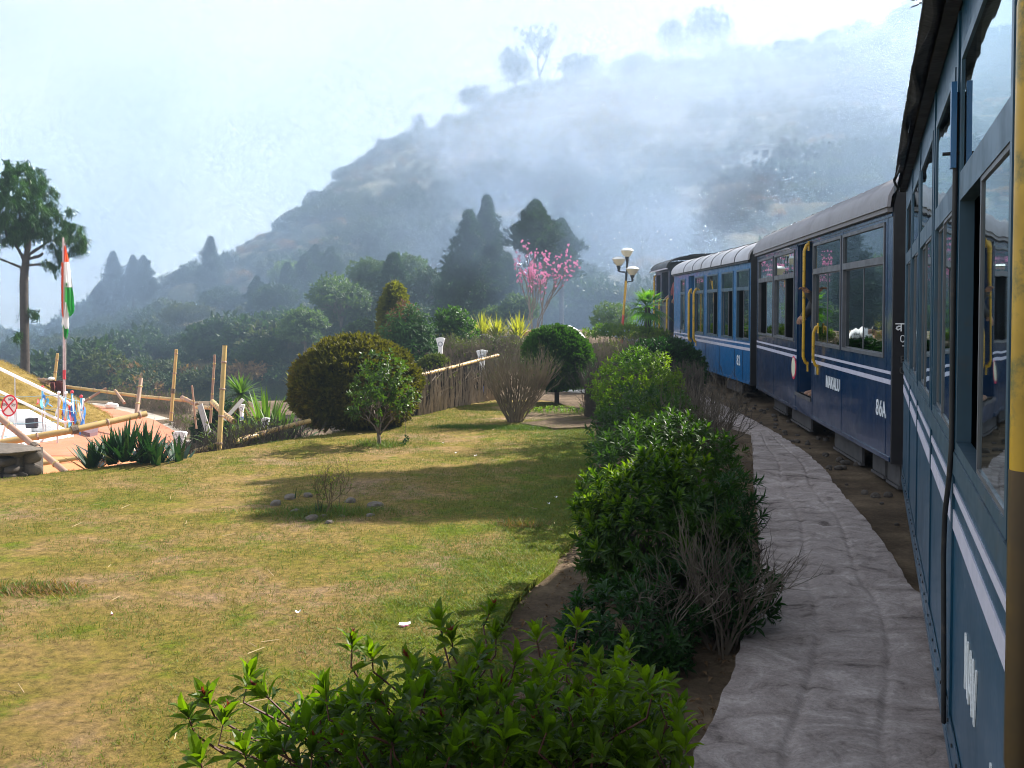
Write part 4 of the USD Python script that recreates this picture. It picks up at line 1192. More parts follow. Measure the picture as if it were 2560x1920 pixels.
# ---- hedges and screens of twigs
def hedge(name, label, a, b, z0, h, th, n, seed, mat, leaf=None, nleaf=0, leafL=0.05, group=None, lean=0.10, cat="hedge", toplump=0.12, side=3, thick=1.0, dark=0):
    r = np.random.default_rng(seed)
    a, b = np.asarray(a, float), np.asarray(b, float)
    t = thing(name, label, cat, (a[0], a[1], 0), group=group)
    u = r.random(n)
    d = unit(np.append(b - a, 0))
    nv = np.array([d[1], -d[0], 0])
    base = np.column_stack([a[0] + (b[0] - a[0]) * u, a[1] + (b[1] - a[1]) * u, np.zeros(n)]) + nv * r.uniform(-th / 2, th / 2, n)[:, None]
    zz = near_h(base[:, 0], base[:, 1]) if z0 is None else np.full(n, z0)
    base[:, 2] = zz - 0.03
    hh = h * (1 + toplump * (meshkit.noise(np.stack([u * 9, 0 * u, 0 * u + seed], -1), seed) - 0.5) * 2) * r.uniform(0.75, 1.05, n)
    top = base + np.column_stack([r.normal(0, lean, n) * hh, r.normal(0, lean, n) * hh, hh])
    mid = (base + top) / 2 + r.normal(0, 0.025, (n, 3))
    mb = MB().add(many_tubes(base, mid, 0.007 * thick, 0.005 * thick)).add(many_tubes(mid, top, 0.005 * thick, 0.0022 * thick))
    if dark:
        i = r.integers(0, n, dark)
        o = np.append(nv[:2] * (th * 0.8 if nv[1] > 0 else -th * 0.8), 0)
        t.part("dark_twigs", MB().add(many_tubes(base[i] + o, top[i] + o + r.normal(0, 0.05, (dark, 3)) - [0, 0, 0.06], 0.012, 0.008)), bark_dark, kind="stuff")
    k = side
    s0_ = np.repeat(mid, k, 0) + np.repeat(top - mid, k, 0) * r.uniform(-0.7, 0.6, (n * k, 1))
    mb.add(many_tubes(s0_, s0_ + np.column_stack([r.normal(0, 0.10, n * k), r.normal(0, 0.10, n * k), r.uniform(0.05, 0.22, n * k)]), 0.0032, 0.0012))
    t.part("twigs", mb, mat, kind="stuff")
    if leaf is not None:
        i = r.integers(0, n, nleaf)
        tt = 0.45 + 0.6 * r.random((nleaf, 1)) ** 0.6
        p = base[i] * (1 - tt) + top[i] * tt + r.normal(0, 0.05, (nleaf, 3))
        t.part("foliage", rosettes(p, np.column_stack([r.normal(0, 0.5, nleaf), r.normal(0, 0.5, nleaf), np.ones(nleaf)]), 5, leafL, 0.4, r, (20, 80)), leaf, kind="stuff")
    return t


twig_pale = plain("twig_pale", (0.29, 0.23, 0.165), rough=0.8, var=0.45, scale=3.0)
fa, fb = at_z(1045, 1046, 0), at_z(1250, 1000, 0)
hedge("twig_fence", "upright fence of woven grey twigs under a bamboo rail, right of the big round bush", fa[:2], fb[:2], None, 0.72, 0.12, 300, 61, twig_pale, L_olive, 60, 0.035, lean=0.04, side=1, thick=1.35, dark=420, cat="fence")
hedge("clipped_hedge", "brown twiggy hedge below the yellow grass, left half green on top", at_y(1115, 900, 22)[:2], at_y(1400, 880, 23)[:2], 0.05, 0.93, 0.8, 1500, 62, twig_mat, L_olive, 1500, 0.05)
hedge("clipped_hedge", "grey brown twiggy hedge between the round green topiary and the lamp", at_y(1475, 880, 19)[:2], at_y(1700, 880, 21.5)[:2], 0.1, 0.93, 0.7, 1100, 63, twig_mat, L_olive, 900, 0.045)
hedge("clipped_hedge", "darker twiggy hedge in front of the dark clipped mound", at_y(1480, 950, 14.2)[:2], at_y(1740, 950, 14.6)[:2], 0.0, 0.82, 0.7, 1300, 64, twig_dark, L_dark, 300, 0.045)
hedge("edge_hedge", "straggly dark twigs along the lawn edge left of the big round bush", at_z(560, 1132, 0)[:2] + [-0.25, 0], at_z(800, 1092, 0)[:2] + [-0.3, 0], -0.30, 0.58, 0.4, 420, 65, twig_dark, L_olive, 110, 0.05, lean=0.25)
hedge("edge_hedge", "thin leafless twigs in front of the white bin beside the yucca", at_z(420, 1150, 0)[:2] + [-0.2, 0], at_z(545, 1135, 0)[:2] + [-0.25, 0], -0.25, 0.42, 0.25, 90, 66, twig_dark, lean=0.25)
hedge("far_hedge", "low grey brown hedge on the far rim of the plaza", at_y(290, 1010, 28)[:2], at_y(470, 1020, 25)[:2], -1.3, 0.75, 0.5, 620, 67, twig_mat, L_olive, 200, 0.05)
hedge("far_hedge", "low hedge on the right rim of the plaza, behind the tilted poles", at_y(440, 1050, 23)[:2], at_y(545, 1080, 19.5)[:2], -1.25, 0.45, 0.4, 420, 68, twig_mat, L_olive, 160, 0.05)

# ---- single garden plants
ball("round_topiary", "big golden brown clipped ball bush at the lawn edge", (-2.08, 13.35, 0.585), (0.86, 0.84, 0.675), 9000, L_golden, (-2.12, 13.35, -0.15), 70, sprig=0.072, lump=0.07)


def mush(d):
    return np.where(d[:, 2] > -0.15, 1.0, 1.0 - 0.75 * np.clip((-d[:, 2] - 0.15) / 0.85, 0, 1) ** 1.0)


def mush2(d):
    return np.where(d[:, 2] > -0.1, 1.0, 1.0)


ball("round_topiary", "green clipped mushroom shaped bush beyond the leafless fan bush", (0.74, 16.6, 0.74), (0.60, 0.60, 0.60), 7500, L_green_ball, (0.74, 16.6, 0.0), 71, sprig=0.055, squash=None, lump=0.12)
ball("round_topiary", "small olive dome bush behind the twig fence", (-1.46, 18.7, 0.18), (0.44, 0.44, 0.58), 2600, L_olive, (-1.46, 18.7, -0.2), 72, sprig=0.05, lump=0.05)
ball("round_topiary", "low dark green mound behind the bamboo poles at the plaza rim", (-5.7, 19.8, -0.85), (0.62, 0.6, 0.62), 1800, L_dark, (-5.7, 19.8, -1.2), 73, sprig=0.06, lump=0.1)
k0 = at_z(1285, 1062, 0.02)
kb, ktp, ktd, _ = bare("bare_fan_bush", "leafless fan shaped bush standing alone on the lawn", k0, 1.06, 62, 74, 0.76, twig_mat, r0=0.0095, levels=4, split=(3, 3, 2), ang=0.17, up=0.30)
sp = np.random.default_rng(74)
kb.part("buds", rosettes(ktp[::3], ktd[::3], 3, 0.022, 0.35, sp), L_olive, kind="stuff")
bare("bare_fan_bush", "small leafless bush right of the green topiary", (1.32, 16.1, 0.0), 0.85, 26, 75, 0.65, twig_dark, r0=0.006, levels=4, split=3)
bare("bare_fan_bush", "second small leafless bush, nearer the dark hedge", (1.62, 15.2, 0.0), 0.8, 24, 76, 0.6, twig_dark, r0=0.006, levels=4, split=3)

# little camellia tree in front of the ball
m0 = at_z(948, 1117, 0.03)
ct = thing("small_leafy_tree", "small glossy leaved tree in front of the big round bush", "tree", m0)
r_ = np.random.default_rng(80)
tr = MB()
tr.tube([m0 - [0, 0, 0.05], m0 + [0.0, 0, 0.10], m0 + [-0.01, 0, 0.16]], [0.028, 0.022, 0.018], 7)
crown_c = m0 + np.array([0.02, 0, 0.70])
forks = np.array([(-0.26, 0, 0.5), (-0.10, 0.1, 0.55), (0.10, -0.05, 0.55), (0.30, 0.0, 0.42), (0.05, 0.15, 0.6), (-0.02, -0.2, 0.5)])
fb_ = np.repeat((m0 + [0, 0, 0.13])[None], len(forks), 0)
bm, ctp, ctd, cn = branches(fb_, forks, 0.26, 0.011, 4, 3, 0.42, r_, up=0.15, shrink=0.7)
tr.add(bm)
ct.part("trunk", tr, bark)
p, d = shell_points(260, crown_c, (0.38, 0.36, 0.42), r_, 0.35, -0.8, 0.5, 0.5, 3)
p, d = p[::2], d[::2]
p = np.vstack([p, ctp[:110]])
dd = np.vstack([d, ctd[:110]])
ct.part("crown", rosettes(p, dd + [0, 0, 0.2], 6, 0.062, 0.48, r_, (25, 95)), leafy("leaf_small_tree", (0.022, 0.052, 0.006), (0.075, 0.125, 0.012), transl=0.35, rough=0.4, spec=0.35, tip=(0.16, 0.22, 0.05)), kind="stuff")
hang = MB()
hp0 = m0 + np.array([0.30, 0.0, 0.02])
ct2 = thing("trailing_sprig", "thin trailing leafy sprig on the lawn beside the small tree", "plant", hp0)
ct2.part("stem", tube([hp0, hp0 + [0.01, 0, 0.10], hp0 + [0.0, 0, 0.25], hp0 + [-0.01, 0.0, 0.34]], 0.003, 5), bark)
ct2.part("leaves", rosettes(hp0 + np.array([[0, 0, 0.04], [0.01, 0, 0.09], [-0.03, 0, 0.02], [0.03, 0, 0.06], [0, 0, 0.0]]), np.array([[0, -0.5, 0.4]] * 5), 4, 0.045, 0.5, r_, (20, 90)), L_dark, kind="stuff")
scatter("tree_foot_grass", [tuft(20, 0.05, 0.06, 0.004, 90, 0.8), tuft(20, 0.05, 0.05, 0.004, 91, 0.8)], [green_mat, grass_mat],
        (lambda q: np.column_stack([q, lawn_h(q[:, 0], q[:, 1])]))(m0[:2] + np.random.default_rng(5).normal(0, 1, (150, 2)) * [0.19, 0.13]), 1.0, "longer grass round the foot of the small leafy tree", "grass", seed=6)

# stone ringed bed with the bare sapling
n0 = at_z(818, 1282, 0.04)
sb_, stp, std, sn = bare("bare_sapling", "bare yellowish sapling inside the ring of stones on the lawn", n0, 0.44, 9, 77, 0.50, plain("twig_olive", (0.12, 0.085, 0.03), rough=0.8, var=0.4), r0=0.0045, levels=5, split=(3, 2, 2, 2), ang=0.3, up=0.25, wander=0.25)
r_ = np.random.default_rng(81)
i = r_.integers(0, len(stp), 60)
sb_.part("small_leaves", rosettes(stp[i], std[i], 3, 0.016, 0.4, r_), L_yellowgrass, kind="stuff")
low_ = np.vstack([n[0] for n in sn[:2]])
sb_.part("low_leaves", rosettes(low_ + r_.normal(0, 0.03, low_.shape), r_.normal(0, 1, low_.shape), 4, 0.018, 0.45, r_), L_bright, kind="stuff")
for px, py, s, lab in ((690, 1258, 0.055, "grey stone at the left end of the ring on the lawn"), (726, 1243, 0.06, "flat pale stone behind the left end of the ring"), (738, 1278, 0.045, "small stone left of the front stone of the ring"),
                       (779, 1296, 0.058, "rounded grey stone at the front of the ring"), (810, 1290, 0.035, "small pinkish stone right of the front stone"), (823, 1306, 0.04, "low stone half sunk at the front of the ring"),
                       (855, 1290, 0.03, "small pale stone beside the green shoots"), (938, 1265, 0.075, "large flat stone at the right end of the ring"), (924, 1290, 0.045, "broken pale stone in front of the large right stone"),
                       (876, 1252, 0.06, "dark stone at the back of the ring"), (770, 1238, 0.05, "dark low stone at the back left of the ring")):
    c = at_z(px, py, 0.05)
    solo("bed_stone", rock(c - [0, 0, 0.006], s * 0.92, px, 0.62, 3), stone_mat, lab, "stone", "stones round the sapling bed", smooth=60)
bg = r_.normal(0, 1, (330, 2)) * [0.24, 0.12] + n0[:2] + [0.0, -0.02]
scatter("bed_grass", [tuft(18, 0.05, 0.05, 0.0035, 92, 0.9), tuft(18, 0.05, 0.045, 0.0035, 93, 0.9)], [green_mat, grass_mat], np.column_stack([bg, lawn_h(bg[:, 0], bg[:, 1])]), 1.0, "ragged grass growing among the stones of the bed", "grass", seed=7)
for px, py, lab in ((848, 1285, "green daffodil shoots right of the sapling"), (800, 1283, "grey green shoots left of the sapling"), (738, 1246, "single upright blade at the left of the bed")):
    c = at_z(px, py, 0.05)
    r2 = np.random.default_rng(px)
    k = 11 if px != 738 else 2
    pt = thing("shoot_clump", lab, "plant", c)
    pt.part("blades", blades(c + r2.normal(0, 0.012, (k, 3)) * [1, 1, 0], np.column_stack([r2.normal(0, 0.25, k), r2.normal(0, 0.25, k), np.ones(k)]), r2.uniform(0.08, 0.13, k), 0.009, 0.1, r2), L_yucca if px != 848 else L_strap, kind="stuff")
for px, py, rx, ry, n, lab, sd in ((1312, 1318, 0.13, 0.06, 120, "brown and green grass tussock on the lawn near the path bushes", 1), (1210, 1300, 0.0, 0.0, 0, "", 2), (70, 1478, 0.22, 0.08, 170, "dark grassy tussock at the left edge of the lawn", 3),
                                   (1300, 1072, 0.55, 0.16, 340, "green grass fringe at the foot of the fan bush", 4), (1150, 1072, 0.35, 0.10, 150, "green patch left of the fan bush", 5)):
    if n:
        c = at_z(px, py, 0.03)
        q = c[:2] + np.random.default_rng(sd).normal(0, 0.6, (n, 2)) * [rx, ry]
        scatter("grass_tussock", [tuft(18, 0.04, 0.055, 0.0035, 94 + sd, 0.9), tuft(18, 0.04, 0.05, 0.0035, 99 + sd, 0.9)], [green_mat, L_dry if sd in (1, 3) else green_mat], np.column_stack([q, lawn_h(q[:, 0], q[:, 1])]), 1.0, lab, "grass", seed=sd)
# dirt bed beyond the fan bush with seedlings
q0 = at_z(1400, 1045, 0.05)
bedp = Polygon([tuple(at_z(*p, 0.06)[:2]) for p in ((1310, 1058), (1330, 1030), (1400, 1018), (1475, 1022), (1490, 1048), (1470, 1066), (1390, 1070))]).buffer(0.05)
bm_ = trimesh.creation.extrude_polygon(bedp, 0.05, engine="earcut").subdivide().subdivide()
bv = np.array(bm_.vertices)
bv[:, 2] = 0.0 + bv[:, 2] * 0.5 + 0.035 + 0.04 * (meshkit.fbm(bv * 3.0, 3, 5) - 0.5) * (bv[:, 2] > 0.02)
solo("seed_bed", (bv, np.array(bm_.faces)), soil_mat, "small bed of bare crumbly earth beyond the fan bush", kind="structure")
sq = q0[:2] + np.random.default_rng(8).uniform(-1, 1, (60, 2)) * [0.55, 0.25] + [0.1, 0.35]
scatter("seedlings", [rosettes(np.array([[0, 0, 0.03], [0, 0, 0.06]]), np.array([[0, 0, 1.0]] * 2), 5, 0.04, 0.5, np.random.default_rng(9))], [L_bright], np.column_stack([sq, near_h(sq[:, 0], sq[:, 1]) + 0.08]), 1.0, "yellow green seedlings along the back of the earth bed", "plants", seed=11)


# ---- strap and sword leaves
def swords(name, label, base, n, L, W, seed, mat, cat="plant", tilt=0.9, droop=0.1, sp=0.06, group=None, dead=0, each=True):
    r = np.random.default_rng(seed)
    t = thing(name, label, cat, base, group=group)
    a = r.uniform(0, 2 * np.pi, n)
    q = np.abs(r.normal(0, tilt, n)).clip(0, 1.7)
    b = np.asarray(base) + np.column_stack([np.cos(a) * q * sp, np.sin(a) * q * sp, np.zeros(n)])
    d = np.column_stack([np.cos(a) * q, np.sin(a) * q, np.full(n, 1.0)])
    LL, WW, dr = r.uniform(0.65, 1.1, n) * L, r.uniform(0.8, 1.2, n) * W, r.uniform(0.3, 1.6, n) * droop
    if each:
        for i in range(n):
            t.part("sword_leaf", blades(b[i:i + 1], d[i:i + 1], LL[i], WW[i], dr[i], r, 4), mat)
    else:
        t.part("leaves", blades(b, d, LL, WW, dr, r, 4), mat, kind="stuff")
    return t


yb = at_z(318, 1168, 0.0)
for k, (dx, dy, n, L, w) in enumerate(((-0.34, -0.03, 34, 0.34, "leftmost"), (-0.17, 0.06, 44, 0.42, "second from left"), (0.0, -0.03, 56, 0.50, "largest central"), (0.15, 0.10, 44, 0.47, "right of centre"), (0.30, 0.02, 34, 0.38, "second from right"), (0.46, 0.22, 26, 0.40, "rightmost"))):
    swords("yucca_plant", w + " rosette of the dark sword leaved yucca clump at the lawn edge", yb + [dx, dy - 0.02, 0.07 - 0.22 * abs(dx)], n, L, 0.046, 100 + k, L_yucca, tilt=0.75, droop=0.10, group="yucca clump at the lawn edge")
swords("strap_leaf_plant", "pale green strap leaved plants left of the big round bush", at_y(665, 1055, 15.5) - [0, 0, 0.15], 60, 0.75, 0.045, 110, L_strap, tilt=0.35, droop=0.15, sp=0.25, each=False)
swords("strap_leaf_plant", "strap leaved plants beside the small white bin in the twigs", at_y(700, 1075, 14.6) - [0, 0, 0.15], 60, 0.55, 0.04, 111, L_strap, tilt=0.6, droop=0.2, sp=0.3, each=False)
swords("strap_leaf_plant", "tangle of strap leaves and stems beside the cordyline", at_y(610, 1080, 15.8) - [0, 0, 0.2], 80, 0.6, 0.045, 112, L_strap, tilt=0.8, droop=0.3, sp=0.4, each=False)
cy = thing("cordyline_plant", "spiky cordyline with a dead leaf skirt at the plaza rim", "plant", at_y(600, 1040, 18))
cyc = at_y(602, 985, 18)
r_ = np.random.default_rng(113)
cy.part("trunk", tube([cyc - [0, 0, 1.2], cyc - [0, 0, 0.1], cyc], [0.06, 0.05, 0.04], 8), bark_dark)
cy.part("leaf_crown", blades(np.repeat(cyc[None], 170, 0), sphere_dirs(170, r_) * [1, 1, 0.9] + [0, 0, 0.35], r_.uniform(0.42, 0.60, 170), 0.034, 0.18, r_, 4), L_strap, kind="stuff")
cy.part("dead_skirt", blades(np.repeat(cyc[None] - [0, 0, 0.05], 60, 0), sphere_dirs(60, r_) * [1, 1, 0.3] - [0, 0, 0.9], r_.uniform(0.25, 0.45, 60), 0.035, 0.1, r_, 3), L_dry, kind="stuff")
sw = swords("spiky_tuft", "yellowish spiky tuft peeping out behind the left of the round bush", at_y(738, 945, 15.2) - [0, 0, 0.1], 40, 0.28, 0.02, 114, L_yellowgrass, tilt=0.6, each=False)

# golden conifer, rhododendron, glossy shrub, yellow grasses
gc = at_y(985, 860, 26)
ball("golden_conifer", "golden flame shaped conifer behind the big round bush", (gc[0], 26, 1.02), (0.41, 0.41, 1.22), 4200, L_gold_tree, (gc[0], 26, -0.4), 120, sprig=0.11, lump=0.18, cat="tree", squash=lambda d: 1 - 0.35 * np.clip(d[:, 2], 0, 1) ** 2 * 0 + 0 * d[:, 0])
sc_ = at_y(1025, 845, 24)
shrub("rhododendron_shrub", "large drooping leaved rhododendron right of the golden conifer", "shrub", (sc_[0], 24, 0.75), (0.66, 0.6, 0.92), 230, 9, 0.20, 0.21, leafy("leaf_rhodo", (0.016, 0.05, 0.012), (0.05, 0.115, 0.03), transl=0.3, rough=0.5, spec=0.12), (sc_[0], 24, -0.3), 121, low=-0.8, bend=0.6, spread=(60, 125), inner=0.35, lump=0.6, stem_r=0.02)
shrub("reddish_shrub", "reddish brown leaved shrub between the golden conifer and the rhododendron", "shrub", at_y(1010, 800, 25) - [0, 0, 0.1], (0.42, 0.4, 0.55), 160, 7, 0.11, 0.24, leafy("leaf_reddish", (0.07, 0.03, 0.025), (0.16, 0.085, 0.06), transl=0.3), (at_y(1010, 800, 25)[0], 25, -0.3), 122, low=-0.8)
uc = at_y(1130, 840, 25)
shrub("glossy_shrub", "glossy green shrub left of the yellow grasses", "shrub", (uc[0], 25, 0.95), (0.58, 0.55, 0.66), 300, 8, 0.12, 0.40, leafy("leaf_glossy", (0.02, 0.06, 0.008), (0.07, 0.15, 0.015), transl=0.35, rough=0.4, spec=0.3), (uc[0], 25, 0.1), 123, low=-0.7)
for k, (px, py, n, L, lab) in enumerate(((1205, 845, 190, 0.92, "arching clump of yellow grass at the left of the rockery"), (1243, 842, 150, 0.80, "yellow green clump next to the planter on the rockery"), (1295, 842, 180, 0.85, "clump of yellow grass at the right of the rockery"))):
    swords("yellow_grass_clump", lab, at_y(px, py, 27) - [0, 0, 0.05], n, L, 0.028, 130 + k, L_yellowgrass, tilt=0.55, droop=0.35, sp=0.12, each=False)
r_ = np.random.default_rng(140)
for k, (px, py, s, m, lab) in enumerate(((1210, 848, 0.20, stone_dark, "dark boulder under the left yellow grass"), (1285, 850, 0.17, stone_dark, "dark boulder right of the black planter"), (1228, 857, 0.10, stone_mat, "pale round stone left of the planter"), (1296, 862, 0.10, stone_mat, "pale stone in front of the right boulder"), (1180, 860, 0.14, stone_dark, "brown boulder at the left end of the rockery"))):
    solo("rockery_stone", rock(at_y(px, py, 26.6), s, 30 + k, 0.75, 3), m, lab, "stone", "rockery stones", smooth=60)
rkm = trimesh.creation.icosphere(4, 1.0)
rv = np.array(rkm.vertices)
rv = rv * (1 + 0.25 * (meshkit.fbm(rv * 3, 3, 3) - 0.5))[:, None] * [2.3, 1.4, 0.75] + at_y(1210, 850, 27.6) - [0, 0, 0.62]
solo("rockery_mound", (rv, np.array(rkm.faces)), soil_mat, "low earth mound of the rockery under the yellow grasses", kind="structure", smooth=True)
# bright ground cover near the lamp and palm
shrub("ground_cover_bed", "yellow green ground cover round the foot of the lamp", "plants", at_y(1560, 828, 25.6) - [0, 0, 0.1], (1.0, 0.5, 0.28), 320, 6, 0.10, 0.3, L_bright, tuple(at_y(1560, 845, 25.6)), 141, low=-0.1)
shrub("ground_cover_bed", "bright green leaves under the fan palm beside the train", "plants", at_y(1625, 838, 20.8) - [0, 0, 0.05], (0.42, 0.4, 0.20), 190, 7, 0.09, 0.24, L_bright, tuple(at_y(1625, 850, 20.8)), 142, low=-0.1)
shrub("pink_flower_bed", "pale rhododendron bush beyond the lamp on the valley side", "shrub", at_y(1530, 800, 42), (0.95, 0.8, 0.75), 330, 9, 0.16, 0.25, leafy("leaf_mist_rhodo", (0.05, 0.10, 0.04), (0.13, 0.20, 0.09), transl=0.3), tuple(at_y(1530, 845, 42)), 143, low=-0.6)

# ---- fan palm
pt = at_y(1618, 768, 21.0)
pb = at_y(1622, 850, 21.0)
fp = thing("fan_palm", "small fan palm between the lamp and the locomotive", "palm", (pb[0], 21.0, 0.2))
r_ = np.random.default_rng(150)
tz = np.linspace(0.2, pt[2], 9)
fp.part("trunk", tube(np.column_stack([np.linspace(pb[0], pt[0], 9), np.full(9, 21.0), tz]), 0.065 + 0.012 * np.sin(np.arange(9) * 2.3), 10), bark_dark, smooth=60)
for k in range(17):
    a = k * 2.39996
    el = math.radians(75 - 100 * (k / 16) ** 1.2)
    dirn = np.array([math.cos(a) * math.cos(el), math.sin(a) * math.cos(el), math.sin(el)])
    hub = pt + dirn * r_.uniform(0.16, 0.24) - [0, 0, 0.02 if el > 0 else 0.05]
    fr = fp.part("frond", (lambda s, u_, w_: blades(np.repeat(hub[None], 17, 0), np.cos(s)[:, None] * u_ + np.sin(s)[:, None] * w_, r_.uniform(0.34, 0.44, 17) * (1 - 0.25 * np.abs(s) / 1.5), 0.034, 0.35 if el > 0.3 else 0.6, r_, 3))(np.linspace(-1.5, 1.5, 17), dirn, unit(np.cross(dirn, [0, 0, 1.0]))), L_palm)
    fr.part("frond_stalk", tube([pt, (pt + hub) / 2 + [0, 0, 0.01], hub], [0.009, 0.007, 0.005], 5), L_palm)

# ---- the lone pine on the left
pc = at_y(62, 990, 31)
pn = thing("umbrella_pine", "tall lone pine with a bare trunk and a leaning umbrella crown at the left edge", "tree", (pc[0], 31, -4.0))
r_ = np.random.default_rng(160)
tpx = [(60, 1060, 0.17), (62, 985, 0.155), (63, 900, 0.135), (61, 800, 0.125), (60, 700, 0.12), (65, 650, 0.105), (72, 610, 0.07), (70, 560, 0.04)]
pn.part("trunk", tube([at_y(a, b, 31) for a, b, _ in tpx], [c for *_, c in tpx], 9), bark_dark, smooth=60)
limbs = [((63, 655), (45, 620), (15, 585), (5, 520)), ((66, 640), (95, 622), (112, 610), (150, 590)), ((65, 648), (100, 640), (106, 634), (108, 633)), ((60, 690), (50, 668), (20, 655), (-20, 640)), ((70, 600), (90, 560), (120, 530), (140, 520)), ((66, 620), (55, 560), (40, 500), (45, 440)), ((70, 590), (85, 520), (75, 460), (70, 430)), ((63, 662), (85, 662), (100, 661), (102, 660)), ((62, 800), (66, 795), (72, 793), (78, 790))]
for l in limbs:
    yy = 31 + r_.uniform(-0.5, 0.5)
    pn.part("limb", tube([at_y(*p, 31 + (yy - 31) * i / 3) for i, p in enumerate(l)], [0.05, 0.038, 0.028, 0.014], 6), bark_dark, smooth=60)
cl = []
hull = [(-75, 470), (-40, 425), (0, 430), (25, 415), (60, 420), (95, 432), (108, 460), (135, 505), (140, 530), (180, 560), (205, 590), (212, 625), (185, 645), (150, 640), (110, 605), (70, 600), (30, 610), (-20, 620), (-60, 600), (-80, 540)]
pg = Polygon(hull)
while len(cl) < 270:
    a, b = r_.uniform(-85, 215), r_.uniform(410, 650)
    if pg.contains(shapely.Point(a, b)):
        w = min(1.0, pg.boundary.distance(shapely.Point(a, b)) / 55)
        cl.append(at_y(a, b, 31 + r_.uniform(-1, 1) * (0.25 + 1.1 * w)))
for a, b in ((20, 412), (65, 418), (97, 432), (108, 455), (130, 478), (140, 490), (175, 530), (200, 575), (210, 600), (205, 622), (128, 668), (115, 660), (140, 672), (150, 652), (60, 785), (75, 782), (88, 788), (45, 842), (38, 850), (150, 632), (-30, 420), (170, 640)):
    cl.append(at_y(a, b, 31 + r_.uniform(-0.4, 0.4)))
cl = np.array(cl)
nn, nl = MB(), 75
dd = sphere_dirs(len(cl) * nl, r_) + np.array([0, 0, 0.35])
nn.add(blades(np.repeat(cl, nl, 0) + r_.normal(0, 0.05, (len(cl) * nl, 3)), dd, r_.uniform(0.14, 0.26, len(dd)), 0.030, 0.35, r_, 2))
pn.part("crown", nn, L_pine, kind="stuff")
# ------------------------------------------------------------------ plaza, memorial bank, bamboo, flag
PZ = -1.05
orange_mat = plain("plaza_orange", (0.62, 0.235, 0.085), rough=0.75, var=0.22, scale=1.2, dirt=((0.40, 0.20, 0.12), 2.5, 0.56, 0.5))
rose_mat = plain("plaza_rose", (0.52, 0.185, 0.095), rough=0.8, var=0.25, scale=1.2, dirt=((0.28, 0.18, 0.14), 2.5, 0.54, 0.6))
kerb_mat = plain("plaza_kerb", (0.42, 0.36, 0.30), rough=0.85, var=0.3, scale=3.0)
white_paint = plain("white_paint", (0.80, 0.80, 0.80), rough=0.6, var=0.08, dirt=((0.5, 0.5, 0.5), 5.0, 0.6, 0.4))
silver_mat = plain("silver_pipe", (0.55, 0.55, 0.58), rough=0.35, metallic=0.7, var=0.15)
bank_mat = usdkit.material(stage, look("dry_bank_grass"), {
    "g": ("geometry", {}), "n": ("noise_texture", {"scale": 2.2, "detail": 8.0, "roughness": 0.7}), "r": ("rgb_ramp", {"ramp": [(0.3, (0.15, 0.105, 0.028)), (0.5, (0.26, 0.18, 0.05)), (0.7, (0.34, 0.24, 0.08))]}),
    "n2": ("noise_texture", {"scale": 24.0, "detail": 6.0, "roughness": 0.75}), "b": ("bump", {"strength": 1.0, "distance": 0.06}), "p": ("principled_bsdf", {"roughness": 0.95, "specular_ior_level": 0.1})},
    [("g.position", "n.vector"), ("g.position", "n2.vector"), ("n.fac", "r.fac"), ("r.color", "p.base_color"), ("n2.fac", "b.height"), ("b.normal", "p.normal")], surface="p.BSDF")
bamboo_mat = plain("bamboo_tan", (0.50, 0.34, 0.13), rough=0.45, var=0.3, scale=3.0, dirt=((0.22, 0.12, 0.05), 9.0, 0.56, 0.6))
bamboo_pink = plain("bamboo_weathered", (0.38, 0.23, 0.16), rough=0.55, var=0.35, scale=3.0, dirt=((0.16, 0.09, 0.06), 9.0, 0.55, 0.6))
plank_mat = plain("plank_grey", (0.36, 0.33, 0.31), rough=0.8, var=0.3, scale=5.0)

pz = lambda px, py, z=PZ: at_z(px, py, z)[:2]
outer = [pz(-420, 1215), pz(-420, 1060), pz(-60, 1010), pz(120, 1003), pz(215, 1005), pz(290, 1013), pz(360, 1028), pz(430, 1048), pz(490, 1078), pz(520, 1105), pz(522, 1130), pz(505, 1150), (-3.4, 12.6), (-4.2, 11.2), (-5.2, 9.6), (-6.5, 7.5), (-10, 6.0)]
op = Polygon(outer)


def slab(poly, z, t, up=True):
    m = trimesh.creation.extrude_polygon(poly, t, engine="earcut")
    m.apply_translation((0, 0, z - t))
    return m


plaza = solo("plaza", slab(op, PZ, 0.25), kerb_mat, "curved paved terrace below the lawn, edged in grey", kind="structure")
ip = op.buffer(-0.42)
near_p = ip.intersection(sbox(-30, 0, -3.0, 17.9))
far_p = ip.intersection(sbox(-30, 17.95, 0, 40))
solo("plaza_paving", slab(near_p, PZ + 0.012, 0.02), orange_mat, "bright orange paving of the nearer terrace", kind="structure")
solo("plaza_paving", slab(far_p, PZ + 0.016, 0.02), rose_mat, "rose red paving of the farther terrace", kind="structure")
# paving joints as rows of shallow tiles on the far terrace are too small to show; a step with a dark riser parts the two levels
st_ = [pz(212, 1050), pz(250, 1062), pz(272, 1085), pz(262, 1100), pz(240, 1105), pz(205, 1100)]
solo("terrace_step", slab(Polygon([pz(205, 1045), pz(238, 1052), pz(247, 1070), pz(244, 1090), pz(225, 1094), pz(195, 1085)]), PZ + 0.09, 0.09), plain("step_purple_brown", (0.16, 0.09, 0.10), rough=0.7), "rounded dark step at the foot of the memorial bank", "step")

# memorial bank: a cone of dry grass
BC, BR, BS = np.array([-13.2, 22.6]), 3.9, 0.60


def bank_h(r):
    return np.minimum((BR - r) * BS, 2.2)


